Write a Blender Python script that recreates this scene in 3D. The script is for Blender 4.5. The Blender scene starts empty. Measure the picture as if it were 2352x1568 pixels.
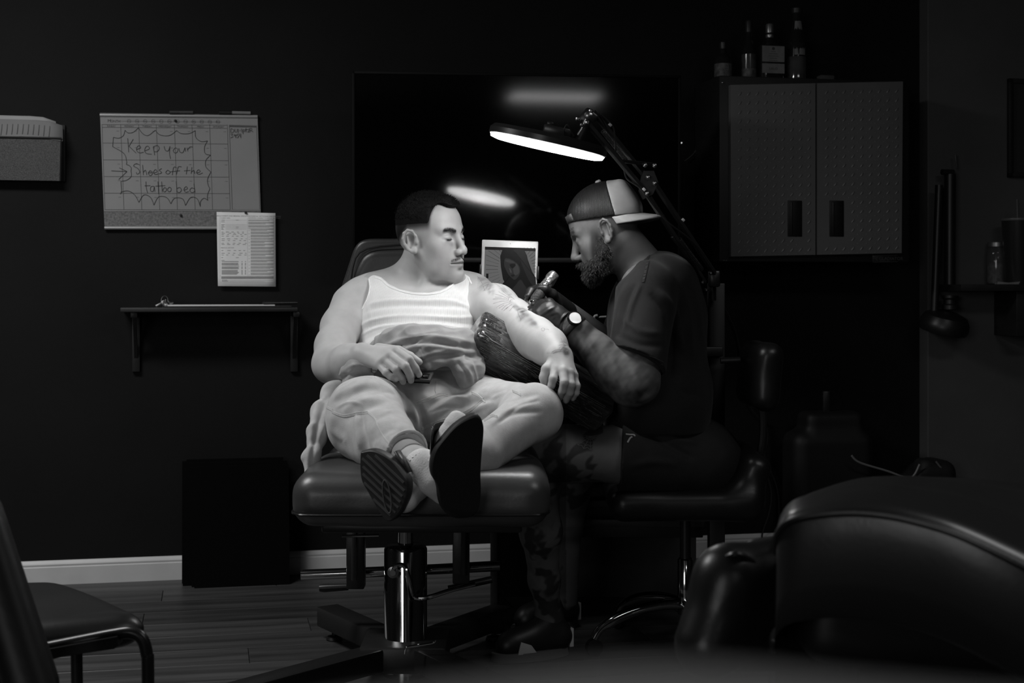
import bpy, bmesh, math, random
import numpy as np
from mathutils import Vector, Matrix
from mathutils.bvhtree import BVHTree

# ------------------------------------------------------------------ camera, world, lights
FPX, HZ, CX, CAMZ = 3267.0, 660.0, 1176.0, 1.087      # focal length and horizon row in a 2352x1568 frame
scene = bpy.context.scene
COL = scene.collection
cam_d = bpy.data.cameras.new('camera')
cam_d.sensor_width = 36.0
cam_d.lens = 36.0 * FPX / 2352.0
cam_d.shift_y = -(784.0 - HZ) / 2352.0
cam_d.clip_start = 0.02
cam_d.dof.use_dof = True
cam_d.dof.focus_distance = 3.95
cam_d.dof.aperture_fstop = 5.6
cam = bpy.data.objects.new('camera', cam_d)
COL.objects.link(cam)
cam.location = (0, 0, CAMZ)
cam.rotation_euler = (math.pi / 2, 0, 0)
scene.camera = cam

wd = bpy.data.worlds.new('world')
scene.world = wd
wd.use_nodes = True
wd.node_tree.nodes['Background'].inputs[0].default_value = (1, 1, 1, 1)
wd.node_tree.nodes['Background'].inputs[1].default_value = 0.012

def area_light(name, loc, target, sx, sy, power):
    l = bpy.data.lights.new(name, 'AREA')
    l.shape = 'RECTANGLE'; l.size = sx; l.size_y = sy; l.energy = power
    o = bpy.data.objects.new(name, l)
    COL.objects.link(o)
    o.location = loc
    o.rotation_euler = (Vector(target) - Vector(loc)).to_track_quat('-Z', 'Y').to_euler()
    return o
# daylight entering through the shop window behind the photographer, a ceiling fixture to the left and one deeper in the room
area_light('window_daylight', (-3.0, -4.9, 1.75), (-3.0, 5, 1.4), 2.6, 1.7, 58)
area_light('ceiling_fixture_light', (-1.9, 3.3, 2.67), (-1.9, 3.3, 0), 1.15, 0.55, 47)
area_light('right_fill_light', (1.7, 2.2, 2.67), (1.7, 2.2, 0), 1.15, 0.55, 11)  # unseen fill light added to brighten the right side
area_light('ceiling_panel_light', (1.85, -3.1, 2.66), (1.85, -3.1, 0), 0.85, 0.55, 12)

vs = scene.view_settings
vs.view_transform = 'Standard'; vs.look = 'None'; vs.gamma = 1.0; vs.use_curve_mapping = False
vs.exposure = 0.0

# ------------------------------------------------------------------ helpers
def at(px, py, Y):
    "the point at distance Y from the camera plane that shows at pixel px, py"
    return Vector(((px - CX) / FPX * Y, Y, CAMZ - (py - HZ) / FPX * Y))
def A(px, py, Y):
    return np.array(at(px, py, Y), dtype=np.float64)
def ppm(Y): return FPX / Y

_mats = {}
def mat(name, v, rough=0.55, metal=0.0, spec=0.5, noise=None, bump=None, wave=None, attr=False, emit=0.0,
        coat=0.0, alpha=None, trans=0.0, ior=1.45, sheen=0.0, sss=0.0, stretch=None):
    """procedural grey material. noise=(scale, amount) varies the base colour, bump=(scale, strength[, distance]) gives
    fine relief, wave=(scale, strength, axis) gives ribs, attr multiplies by the mesh's own 'shade' values"""
    if name in _mats: return _mats[name]
    m = bpy.data.materials.new(name); m.use_nodes = True
    nt = m.node_tree; N = nt.nodes; L = nt.links
    p = N['Principled BSDF']
    p.inputs['Base Color'].default_value = (v, v, v, 1)
    p.inputs['Roughness'].default_value = rough
    p.inputs['Metallic'].default_value = metal
    p.inputs['Specular IOR Level'].default_value = spec
    p.inputs['IOR'].default_value = ior
    if coat: p.inputs['Coat Weight'].default_value = coat; p.inputs['Coat Roughness'].default_value = 0.08
    if trans: p.inputs['Transmission Weight'].default_value = trans
    if sheen: p.inputs['Sheen Weight'].default_value = sheen; p.inputs['Sheen Roughness'].default_value = 0.5
    if sss:
        p.inputs['Subsurface Weight'].default_value = sss
        p.inputs['Subsurface Radius'].default_value = (1, 1, 1); p.inputs['Subsurface Scale'].default_value = 0.006
    if emit:
        p.inputs['Emission Color'].default_value = (1, 1, 1, 1); p.inputs['Emission Strength'].default_value = emit
    if alpha is not None: p.inputs['Alpha'].default_value = alpha
    tc = N.new('ShaderNodeTexCoord')
    src = tc.outputs['Object']
    if stretch:
        mp = N.new('ShaderNodeMapping'); mp.inputs['Scale'].default_value = stretch
        L.new(src, mp.inputs['Vector']); src = mp.outputs['Vector']
    col = None
    if noise:
        n = N.new('ShaderNodeTexNoise'); n.inputs['Scale'].default_value = noise[0]; n.inputs['Detail'].default_value = 5
        L.new(src, n.inputs['Vector'])
        r = N.new('ShaderNodeMapRange'); a = noise[1]
        r.inputs['From Min'].default_value = 0.3; r.inputs['From Max'].default_value = 0.7
        r.inputs['To Min'].default_value = v * (1 - a); r.inputs['To Max'].default_value = v * (1 + a)
        L.new(n.outputs['Fac'], r.inputs['Value']); col = r.outputs['Result']
    if attr:
        at_ = N.new('ShaderNodeAttribute'); at_.attribute_name = 'shade'
        mu = N.new('ShaderNodeMath'); mu.operation = 'MULTIPLY'
        L.new(at_.outputs['Fac'], mu.inputs[0])
        if col is not None: L.new(col, mu.inputs[1])
        else: mu.inputs[1].default_value = v
        col = mu.outputs[0]
    if col is not None: L.new(col, p.inputs['Base Color'])
    h = None
    if bump:
        n2 = N.new('ShaderNodeTexNoise'); n2.inputs['Scale'].default_value = bump[0]; n2.inputs['Detail'].default_value = 4
        L.new(src, n2.inputs['Vector']); h = n2.outputs['Fac']; bs = bump[1]; bd = bump[2] if len(bump) > 2 else 0.001
    if wave:
        w = N.new('ShaderNodeTexWave'); w.bands_direction = wave[2]; w.inputs['Scale'].default_value = wave[0]
        w.inputs['Distortion'].default_value = 0.35
        L.new(src, w.inputs['Vector'])
        if h is None: h = w.outputs['Fac']
        else:
            ad = N.new('ShaderNodeMath'); ad.operation = 'ADD'; L.new(h, ad.inputs[0]); L.new(w.outputs['Fac'], ad.inputs[1]); h = ad.outputs[0]
        bs = wave[1]; bd = 0.001
    if h is not None:
        b = N.new('ShaderNodeBump'); b.inputs['Strength'].default_value = bs; b.inputs['Distance'].default_value = bd
        L.new(h, b.inputs['Height']); L.new(b.outputs['Normal'], p.inputs['Normal'])
    _mats[name] = m
    return m

def tag(o, label=None, cat=None, group=None, kind=None):
    if label: o['label'] = label
    if cat: o['category'] = cat
    if group: o['group'] = group
    if kind: o['kind'] = kind
    return o
def thing(name, label, cat, loc=(0, 0, 0), group=None):
    o = bpy.data.objects.new(name, None); COL.objects.link(o)
    o.location = loc; o.empty_display_size = 0.05
    return tag(o, label, cat, group)
def base_of(o):
    "world offset of the things above o (all parts are modelled in room coordinates)"
    v = Vector((0, 0, 0))
    while o is not None:
        if o.type == 'EMPTY': v += o.location
        o = o.parent
    return v
def link(name, me, material, parent=None, smooth=True, sharp=35):
    o = bpy.data.objects.new(name, me); COL.objects.link(o)
    if material is not None: me.materials.append(material)
    if smooth:
        me.polygons.foreach_set('use_smooth', [True] * len(me.polygons))
        if sharp: me.set_sharp_from_angle(angle=math.radians(sharp))
    if parent is not None:
        o.parent = parent
        if parent.type == 'EMPTY': o.matrix_parent_inverse = Matrix.Translation(-base_of(parent))
    return o
def mesh_from(V, F):
    me = bpy.data.meshes.new('m')
    me.from_pydata([tuple(map(float, v)) for v in V], [], [tuple(f) for f in F])
    me.update(); return me
def mesh_np(V, Q):
    "fast mesh from a quad array"
    me = bpy.data.meshes.new('m')
    nv, nq = len(V), len(Q)
    me.vertices.add(nv); me.vertices.foreach_set('co', np.ascontiguousarray(V, dtype=np.float32).ravel())
    me.loops.add(nq * 4); me.loops.foreach_set('vertex_index', np.ascontiguousarray(Q, dtype=np.int32).ravel())
    me.polygons.add(nq); me.polygons.foreach_set('loop_start', np.arange(0, nq * 4, 4, dtype=np.int32))
    me.update(calc_edges=True); return me
def set_shade(me, s):
    a = me.attributes.new('shade', 'FLOAT', 'POINT')
    a.data.foreach_set('value', np.ascontiguousarray(s, dtype=np.float32))

I4 = Matrix.Identity(4)
class MB:
    "collects shapes, builds ONE mesh object"
    def __init__(s, M=None): s.v = []; s.f = []; s.M = M or I4
    def add(s, vs, fs, M=None):
        T = s.M @ M if M is not None else s.M
        n = len(s.v); s.v += [T @ Vector(v) for v in vs]; s.f += [tuple(i + n for i in f) for f in fs]; return s
    def box(s, c, size, R=None, bev=0.0, seg=2, M=None):
        bm = bmesh.new(); bmesh.ops.create_cube(bm, size=1)
        for v in bm.verts: v.co = Vector((v.co.x * size[0], v.co.y * size[1], v.co.z * size[2]))
        if bev > 0: bmesh.ops.bevel(bm, geom=bm.edges[:], offset=min(bev, min(size) * .49), segments=seg, profile=.5, affect='EDGES')
        T = Matrix.Translation(c) @ (R.to_4x4() if R is not None else I4)
        bm.verts.index_update()
        vs = [T @ v.co for v in bm.verts]; fs = [[v.index for v in f.verts] for f in bm.faces]; bm.free()
        return s.add(vs, fs, M)
    def span(s, lo, hi, bev=0.0, seg=2, M=None):
        lo, hi = Vector(lo), Vector(hi)
        return s.box((lo + hi) / 2, tuple(abs(x) for x in (hi - lo)), None, bev, seg, M)
    def tube(s, pts, r, seg=10, closed=False, M=None, flat=None):
        pts = [Vector(p) for p in pts]; n = len(pts)
        rs = r if isinstance(r, (list, tuple)) else [r] * n
        tang = []
        for i in range(n):
            a = pts[i - 1] if (i > 0 or closed) else pts[i]; b = pts[(i + 1) % n] if (i < n - 1 or closed) else pts[i]
            tang.append((b - a).normalized())
        u = tang[0].orthogonal().normalized(); vs = []; fs = []
        for i in range(n):
            t = tang[i]; u = (u - t * u.dot(t)).normalized(); w = t.cross(u)
            for k in range(seg):
                an = 2 * math.pi * k / seg
                vs.append(pts[i] + (u * math.cos(an) + w * math.sin(an) * (flat or 1)) * rs[i])
        m = n if closed else n - 1
        for i in range(m):
            j = (i + 1) % n
            for k in range(seg):
                k2 = (k + 1) % seg
                fs.append((i * seg + k, i * seg + k2, j * seg + k2, j * seg + k))
        if not closed:
            fs.append(tuple(range(seg))[::-1]); fs.append(tuple((n - 1) * seg + k for k in range(seg)))
        return s.add(vs, fs, M)
    def lathe(s, prof, c=(0, 0, 0), axis=(0, 0, 1), seg=32, M=None, cap=True):
        "prof: list of (radius, height); closed by discs at ends whose radius > 0"
        q = Vector((0, 0, 1)).rotation_difference(Vector(axis).normalized()).to_matrix(); c = Vector(c)
        vs = []; fs = []; n = len(prof)
        for r, z in prof:
            for k in range(seg):
                an = 2 * math.pi * k / seg
                vs.append(c + q @ Vector((r * math.cos(an), r * math.sin(an), z)))
        for i in range(n - 1):
            for k in range(seg):
                k2 = (k + 1) % seg
                fs.append((i * seg + k, i * seg + k2, (i + 1) * seg + k2, (i + 1) * seg + k))
        if prof[0][0] > 1e-5: fs.append(tuple(range(seg))[::-1])
        if prof[-1][0] > 1e-5 and cap: fs.append(tuple((n - 1) * seg + k for k in range(seg)))
        return s.add(vs, fs, M)
    def prism(s, poly, ex, M=None):
        "poly: 3D points of a planar outline, ex: extrusion vector"
        ex = Vector(ex); n = len(poly); P = [Vector(p) for p in poly]
        vs = P + [p + ex for p in P]
        fs = [tuple(range(n))[::-1], tuple(range(n, 2 * n))]
        for i in range(n): j = (i + 1) % n; fs.append((i, j, j + n, i + n))
        return s.add(vs, fs, M)
    def ribbon(s, pts, w, nrm, lift=0.0, M=None):
        "flat strip along pts, nrm one normal or one per point"
        pts = [Vector(p) for p in pts]; n = len(pts)
        if n < 2: return s
        nr = [Vector(x) for x in nrm] if isinstance(nrm, list) else [Vector(nrm)] * n
        ws = w if isinstance(w, (list, tuple)) else [w] * n
        vs = []; fs = []
        for i in range(n):
            t = (pts[min(i + 1, n - 1)] - pts[max(i - 1, 0)])
            t = t.normalized() if t.length > 1e-9 else Vector((1, 0, 0))
            sd = t.cross(nr[i]).normalized() * ws[i] / 2
            p = pts[i] + nr[i] * lift
            vs += [p - sd, p + sd]
        for i in range(n - 1): fs.append((2 * i, 2 * i + 1, 2 * i + 3, 2 * i + 2))
        return s.add(vs, fs, M)
    def grid(s, P, M=None, close_u=False):
        "P[i][j] points"
        a, b = len(P), len(P[0]); vs = [p for r in P for p in r]; fs = []
        for i in range(a if close_u else a - 1):
            i2 = (i + 1) % a
            for j in range(b - 1): fs.append((i * b + j, i * b + j + 1, i2 * b + j + 1, i2 * b + j))
        return s.add(vs, fs, M)
    def build(s, name, material, parent=None, smooth=True, sharp=35):
        me = mesh_from(s.v, s.f)
        bm = bmesh.new(); bm.from_mesh(me); bmesh.ops.recalc_face_normals(bm, faces=bm.faces[:]); bm.to_mesh(me); bm.free()
        return link(name, me, material, parent, smooth, sharp)

def spline(pts, n=8, closed=False):
    "Catmull-Rom through points"
    P = [Vector(p) for p in pts]; m = len(P); out = []
    rng = m if closed else m - 1
    for i in range(rng):
        g = lambda k: P[k % m] if closed else P[max(0, min(m - 1, k))]
        p0, p1, p2, p3 = g(i - 1), g(i), g(i + 1), g(i + 2)
        for k in range(n):
            t = k / n
            out.append(0.5 * ((2 * p1) + (p2 - p0) * t + (2 * p0 - 5 * p1 + 4 * p2 - p3) * t * t + (3 * p1 - p0 - 3 * p2 + p3) * t ** 3))
    if not closed: out.append(P[-1])
    return out
def spl2(pts, n=8, closed=False):
    return [(v.x, v.y) for v in spline([(p[0], p[1], 0) for p in pts], n, closed)]

def text_geo(body, size, spacing=1.0, align='LEFT', shear=0.0):
    "flat lettering as (verts, faces) in the xy plane"
    c = bpy.data.curves.new('t', 'FONT'); c.body = body; c.size = size; c.align_x = align
    c.space_character = spacing; c.shear = shear; c.resolution_u = 3
    o = bpy.data.objects.new('t', c)
    me = bpy.data.meshes.new_from_object(o)
    vs = [tuple(v.co) for v in me.vertices]; fs = [tuple(p.vertices) for p in me.polygons]
    bpy.data.objects.remove(o); bpy.data.curves.remove(c); bpy.data.meshes.remove(me)
    return vs, fs

# ------------------------------------------------------------------ smooth solid modelling (signed distance + surface nets)
def _f(x): return np.asarray(x, dtype=np.float32)
def rc(a, b, ra, rb, flat=None):
    "tapered capsule; flat=(direction, factor) squeezes it along a direction"
    a, b = _f(a), _f(b); ba = b - a
    if flat is not None:
        n = _f(flat[0]); n = n / np.linalg.norm(n); g = np.float32(1.0 / flat[1] - 1.0)
        ba = ba + g * ba.dot(n) * n
    L2 = np.float32(max(ba.dot(ba), 1e-10))
    def fn(P):
        q = P - a
        if flat is not None: q = q + (g * (q @ n))[:, None] * n
        t = np.clip((q @ ba) / L2, 0, 1)
        d = np.sqrt(((q - t[:, None] * ba) ** 2).sum(1)) - (ra + (rb - ra) * t)
        return d * min(1.0, flat[1]) if flat is not None else d
    return fn
def ell(c, r, R=None):
    c, r = _f(c), _f(r); R = _f(R) if R is not None else None
    def fn(P):
        q = P - c
        if R is not None: q = q @ R
        k0 = np.sqrt(((q / r) ** 2).sum(1)); k1 = np.sqrt(((q / (r * r)) ** 2).sum(1)) + 1e-9
        return np.where(k0 < 1e-4, -r.min(), k0 * (k0 - 1) / k1)
    return fn
def rbx(c, h, rad, R=None):
    c, h = _f(c), _f(h) - np.float32(rad); R = _f(R) if R is not None else None
    def fn(P):
        q = P - c
        if R is not None: q = q @ R
        q = np.abs(q) - h
        return np.sqrt((np.maximum(q, 0) ** 2).sum(1)) + np.minimum(q.max(1), 0) - rad
    return fn
def plane(p, n):
    "half space: negative behind the plane"
    p, n = _f(p), _f(n); n = n / np.linalg.norm(n)
    return lambda P: (P - p) @ n
def in_frame(fn, o, R, s=1.0):
    o, R = _f(o), _f(R)
    return lambda P: fn(((P - o) @ R) / np.float32(s)) * np.float32(s)
def smin(a, b, k):
    if k <= 0: return np.minimum(a, b)
    h = np.maximum(k - np.abs(a - b), 0) / k
    return np.minimum(a, b) - h * h * k * np.float32(0.25)
class Solid:
    def __init__(s): s.ops = []
    def u(s, fn, k=0.01): s.ops.append(('u', fn, k)); return s
    def sub(s, fn, k=0.01): s.ops.append(('s', fn, k)); return s
    def cut(s, fn, k=0.002): s.ops.append(('i', fn, k)); return s
    def disp(s, fn): s.ops.append(('d', fn, 0)); return s
    def ev(s, P):
        D = np.full(len(P), 10.0, np.float32)
        for op, fn, k in s.ops:
            if op == 'd': D = D + fn(P)
            else:
                d = fn(P)
                D = smin(D, d, k) if op == 'u' else (-smin(-D, d, k) if op == 's' else -smin(-D, -d, k))
        return D
    def mesh(s, lo, hi, h, relax=1):
        lo = np.asarray(lo, np.float64); hi = np.asarray(hi, np.float64); B = 8; H = h * B
        nb = np.ceil((hi - lo) / H).astype(int) + 1
        ii = np.indices(nb).reshape(3, -1).T
        cen = (lo + (ii + 0.5) * H).astype(np.float32)
        D = np.full(len(cen), 10.0, np.float32); per = []
        for op, fn, k in s.ops:
            if op == 'd': D = D + fn(cen); per.append(None); continue
            d = fn(cen); per.append(d)
            D = smin(D, d, k) if op == 'u' else (-smin(-D, d, k) if op == 's' else -smin(-D, -d, k))
        act = np.abs(D) < H * 1.15
        ids = np.nonzero(act)[0]; bi = ii[ids]; nB = len(ids)
        lat = np.indices((B + 1,) * 3).reshape(3, -1).T; NP = (B + 1) ** 3
        org = (lo + bi * H).astype(np.float32)
        lo_f = (lat * h).astype(np.float32)
        V = np.full((nB, NP), 1.0, np.float32)
        ke = 0.0; kef = []
        for op, fn, k in s.ops[::-1]: ke = max(ke, k); kef.append(ke)
        kef = kef[::-1]
        for (op, fn, k), d0, ke in zip(s.ops, per, kef):
            if op in 'us':
                m = np.nonzero(d0[ids] < H * 1.5 + ke * 1.7)[0]
            else: m = np.arange(nB)
            if len(m) == 0: continue
            for c0 in range(0, len(m), 1500):
                mm = m[c0:c0 + 1500]
                P = (lo + (bi[mm][:, None, :] * B + lat[None]) * h).astype(np.float32).reshape(-1, 3)
                d = fn(P).reshape(len(mm), NP)
                if op == 'u': V[mm] = smin(V[mm], d, k)
                elif op == 's': V[mm] = -smin(-V[mm], d, k)
                elif op == 'i': V[mm] = -smin(-V[mm], -d, k)
                else: V[mm] = V[mm] + d
        V = V.reshape(nB, B + 1, B + 1, B + 1)
        S = V < 0
        cnt = np.zeros((nB, B, B, B), np.int8)
        for dx in (0, 1):
            for dy in (0, 1):
                for dz in (0, 1): cnt += S[:, dx:B + dx, dy:B + dy, dz:B + dz]
        cell = np.argwhere((cnt > 0) & (cnt < 8))
        b = cell[:, 0]; g = cell[:, 1:]
        acc = np.zeros((len(cell), 3)); num = np.zeros(len(cell))
        E = [((0, 0, 0), 0), ((0, 1, 0), 0), ((0, 0, 1), 0), ((0, 1, 1), 0), ((0, 0, 0), 1), ((1, 0, 0), 1), ((0, 0, 1), 1), ((1, 0, 1), 1),
             ((0, 0, 0), 2), ((1, 0, 0), 2), ((0, 1, 0), 2), ((1, 1, 0), 2)]
        for o0, ax in E:
            e = [0, 0, 0]; e[ax] = 1
            v0 = V[b, g[:, 0] + o0[0], g[:, 1] + o0[1], g[:, 2] + o0[2]]
            v1 = V[b, g[:, 0] + o0[0] + e[0], g[:, 1] + o0[1] + e[1], g[:, 2] + o0[2] + e[2]]
            x = (v0 < 0) != (v1 < 0)
            t = np.where(x, v0 / np.where(x, v0 - v1, 1), 0)
            p = np.array(o0, float) + t[:, None] * np.array(e, float)
            acc += np.where(x[:, None], p, 0); num += x
        vert = acc / num[:, None]
        dims = nb * B + 2
        G = bi[b] * B + g
        key = (G[:, 0] * dims[1] + G[:, 1]) * dims[2] + G[:, 2]
        order = np.argsort(key); ks = key[order]
        P = (lo + (G + vert) * h)[order]
        quads = []
        for ax in range(3):
            e = [0, 0, 0]; e[ax] = 1
            s0 = S[:, :B, :B, :B]; s1 = S[:, e[0]:B + e[0], e[1]:B + e[1], e[2]:B + e[2]]
            ed = np.argwhere(s0 != s1)
            bb = ed[:, 0]; gg = bi[bb] * B + ed[:, 1:]
            up = s0[bb, ed[:, 1], ed[:, 2], ed[:, 3]]
            a1, a2 = (ax + 1) % 3, (ax + 2) % 3
            q = []
            for d1, d2 in ((0, 0), (-1, 0), (-1, -1), (0, -1)):
                c = gg.copy(); c[:, a1] += d1; c[:, a2] += d2
                kk = (c[:, 0] * dims[1] + c[:, 1]) * dims[2] + c[:, 2]
                i = np.searchsorted(ks, kk); i = np.minimum(i, len(ks) - 1)
                q.append(np.where(ks[i] == kk, i, -1))
            q = np.stack(q, 1)
            q[~up] = q[~up][:, ::-1]
            quads.append(q[(q >= 0).all(1)])
        Q = np.concatenate(quads)
        for _ in range(relax):
            i0 = np.concatenate([Q[:, k] for k in range(4) for j in (1, 3)]); i1 = np.concatenate([Q[:, (k + j) % 4] for k in range(4) for j in (1, 3)])
            n = np.bincount(i0, minlength=len(P)); sm = np.stack([np.bincount(i0, P[i1, c], len(P)) for c in range(3)], 1)
            P = np.where(n[:, None] > 0, P * 0.5 + 0.5 * sm / np.maximum(n, 1)[:, None], P)
        return P, Q
def normals_of(P, Q):
    n = np.cross(P[Q[:, 2]] - P[Q[:, 0]], P[Q[:, 3]] - P[Q[:, 1]])
    i0 = Q.ravel(); n4 = np.repeat(n, 4, 0)
    N = np.stack([np.bincount(i0, n4[:, c], len(P)) for c in range(3)], 1)
    return N / np.maximum(np.linalg.norm(N, axis=1), 1e-12)[:, None]
def proj(P):
    "pixel coordinates of room points"
    return np.stack([CX + P[:, 0] / P[:, 1] * FPX, HZ - (P[:, 2] - CAMZ) / P[:, 1] * FPX], 1)
def dist_poly(U, line):
    "2D distance to a polyline and position along it (0..1)"
    line = np.asarray(line, float); best = np.full(len(U), 1e9); par = np.zeros(len(U)); n = len(line) - 1; sgn = np.zeros(len(U))
    for i in range(n):
        a, b = line[i], line[i + 1]; ab = b - a
        t = np.clip(((U - a) @ ab) / max(ab @ ab, 1e-9), 0, 1)
        dv = U - a - t[:, None] * ab
        d = np.hypot(dv[:, 0], dv[:, 1]); m = d < best
        best[m] = d[m]; par[m] = ((i + t) / n)[m]; sgn[m] = (ab[0] * dv[:, 1] - ab[1] * dv[:, 0])[m]
    return best, par, np.sign(sgn)
def sstep(a, b, x):
    t = np.clip((x - a) / (b - a), 0, 1); return t * t * (3 - 2 * t)
_rng = np.random.RandomState(7)
_K = _rng.normal(size=(24, 3)); _PH = _rng.uniform(0, 6.28, 24)
def vnoise(P, freq):
    "cheap smooth noise in -1..1"
    out = np.zeros(len(P), np.float32)
    P = np.asarray(P, np.float32)
    for i in range(6): out += np.sin(P @ _f(_K[i] * freq) + np.float32(_PH[i]) + np.float32(1.3) * np.sin(P @ _f(_K[i + 10] * freq * 0.7)))
    return out / np.float32(3.4)
def folds(P, Q, lines, front=True, weight=1.0):
    "raise or press ripples along lines traced over the cloth: (points, width_px, height_m)"
    N = normals_of(P, Q); U = proj(P); d = np.zeros(len(P))
    face = np.clip(-(N * (P / np.linalg.norm(P, axis=1)[:, None])).sum(1) * 2.2, 0, 1) if front else 1
    for pts, w, hgt in lines:
        pts = spl2(pts, 6)
        a = np.asarray(pts); lo = a.min(0) - 3 * w; hi = a.max(0) + 3 * w
        m = np.nonzero(((U > lo) & (U < hi)).all(1))[0]
        if len(m) == 0: continue
        dd, t, sg = dist_poly(U[m], pts)
        fade = np.sin(np.pi * np.clip(t * 0.92 + 0.04, 0, 1)) ** 0.5
        d[m] += hgt * np.exp(-(dd / w) ** 2) * fade
    return P + N * (d * face * weight)[:, None]
class Caster:
    "finds where a line of sight meets given meshes"
    def __init__(s, V, Q, box=None):
        if box is not None:
            U = proj(V); m = (U[:, 0] > box[0]) & (U[:, 1] > box[1]) & (U[:, 0] < box[2]) & (U[:, 1] < box[3])
            Q = Q[m[Q].all(1)]
        n = np.cross(V[Q[:, 2]] - V[Q[:, 0]], V[Q[:, 3]] - V[Q[:, 1]])
        Q = Q[(n * V[Q[:, 0]]).sum(1) - n[:, 2] * CAMZ < 0]                 # faces turned to the photographer
        ids, inv = np.unique(Q, return_inverse=True)
        s.t = BVHTree.FromPolygons(V[ids].tolist(), inv.reshape(-1, 4).tolist())
    def hit(s, px, py):
        d = (at(px, py, 1.0) - Vector((0, 0, CAMZ))).normalized()
        loc, nrm, i, dist = s.t.ray_cast(Vector((0, 0, CAMZ)), d)
        return (loc, nrm) if loc is not None else None
    def trace(s, pts, mb, w, lift=0.0006, n=6, step=True):
        "lay a strip of width w (m) on the surface along pixel points"
        pl = spl2(pts, n) if step else pts
        run = []; nr = []
        for p in pl:
            r = s.hit(*p)
            if r is None or (run and (r[0] - run[-1]).length > 0.03):
                if len(run) > 1: mb.ribbon(run, w, nr, lift)
                run = []; nr = []
                if r is None: continue
            run.append(r[0]); nr.append(r[1])
        if len(run) > 1: mb.ribbon(run, w, nr, lift)
def cushion(name, parts, material, parent, h=0.006, disp=None, pad=0.03, relax=2, cut=None):
    "soft upholstery from rounded boxes: (centre, half sizes, rounding, rotation or None, blend)"
    S = Solid(); pts = []
    for c, hs, r, R, k in parts:
        S.u(rbx(c, hs, r, R), k); m = np.linalg.norm(hs); pts += [np.asarray(c, float) - m, np.asarray(c, float) + m]
    if disp is not None: S.disp(disp)
    if cut is not None: S.cut(cut, 0.004)
    pts = np.array(pts)
    P, Q = S.mesh(pts.min(0) - pad, pts.max(0) + pad, h, relax)
    return link(name, mesh_np(P, Q), material, parent, True, None)
def rot(x=0, y=0, z=0):
    "rotation matrix in degrees, XYZ order"
    from mathutils import Euler
    return Euler((math.radians(x), math.radians(y), math.radians(z))).to_matrix()
TV_YAW, TV_TILT, LAMP_E = 5.0, 0.78, 16.0

# ------------------------------------------------------------------ room shell
WA = math.radians(12.0)
WM = Matrix.Translation((0, 5.57, 0)) @ Matrix.Rotation(WA, 4, 'Z')      # back wall: x along it, y into it, z up
WI = WM.inverted()
def W(px, py, off=0.0):
    "point in wall coordinates, off metres in front of the back wall"
    o = WI @ Vector((0, 0, CAMZ)); d = WI.to_3x3() @ (at(px, py, 1.0) - Vector((0, 0, CAMZ)))
    t = (-off - o.y) / d.y
    return o + d * t
def WS(px, py, off=0.0):
    "metres per pixel there"
    return (WM @ W(px, py, off)).y / FPX

m_wall = mat('black_wall_paint', 0.0076, 0.72, noise=(3, .12), bump=(26, .16, .004), spec=.2)
m_wall2 = mat('grey_wall_paint', 0.085, 0.7, noise=(4, .1), bump=(60, .2, .003), spec=.3)
m_ceil = mat('ceiling_paint', 0.2, 0.8)
m_base = mat('white_trim_paint', 0.62, 0.4, noise=(9, .06), bump=(30, .1))
XR = W(2112, 800, 0).x                                                    # where the grey wall starts
b = MB(WM); b.span((-4.4, 0, 0), (XR + .05, .12, 2.75)); tag(b.build('wall_back', m_wall, smooth=False), kind='structure')
b = MB(WM); b.span((XR, -.07, 0), (XR + 1.6, .12, 2.75), .004); tag(b.build('wall_right', m_wall2, smooth=False), kind='structure')
b = MB(); b.span((-4.35, -5.1, 0), (-4.2, 4.5, 2.75)); tag(b.build('wall_left', m_wall, smooth=False), kind='structure')
b = MB(); b.span((3.3, -5.1, 0), (3.45, 6.2, 2.75)); tag(b.build('wall_side', m_wall, smooth=False), kind='structure')
b = MB()                                                                  # wall behind the photographer, with the shop window opening
b.span((-4.35, -5.2, 0), (-4.3, -5.05, 2.75)); b.span((-1.7, -5.2, 0), (3.45, -5.05, 2.75))
b.span((-4.35, -5.2, 0), (-1.7, -5.05, .9)); b.span((-4.35, -5.2, 2.6), (-1.7, -5.05, 2.75))
tag(b.build('wall_front', m_wall, smooth=False), kind='structure')
b = MB(); b.span((-4.35, -5.2, 2.75), (3.45, 6.9, 2.85)); tag(b.build('ceiling', m_ceil, smooth=False), kind='structure')
b = MB(); b.span((-4.35, -5.2, -.12), (3.45, 6.9, -.004)); tag(b.build('floor', mat('floor_underlay', .02, .8), smooth=False), kind='structure')
floor_obj = bpy.data.objects['floor']

# vinyl planks running along the back wall
m_plank = [mat('dark_vinyl_plank_%d' % i, v, .42, noise=(2.2, .6), bump=(7, .25, .0015), stretch=(.55, 7.5, 1), spec=.45) for i, v in enumerate((.044, .055, .066, .05))]
PW, PLN = .178, 1.22
me_pl = []
for i in range(4):
    q = MB(); q.box((0, 0, 0), (PLN - .0025, PW - .0025, .008), bev=.0012, seg=1)
    me = mesh_from(q.v, q.f); me.materials.append(m_plank[i]); me_pl.append(me)
rnd = random.Random(3)
for r in range(13):
    offx = rnd.uniform(0, PLN)
    for k in range(-2, 3):
        c = WM @ Vector((k * PLN + offx - .6, -.013 - PW * (r + .5), 0))
        if c.y < 2.9: continue
        o = bpy.data.objects.new('plank', me_pl[rnd.randrange(4)]); COL.objects.link(o)
        o.location = (c.x, c.y, -.004); o.rotation_euler = (0, 0, WA); o.parent = floor_obj
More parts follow.
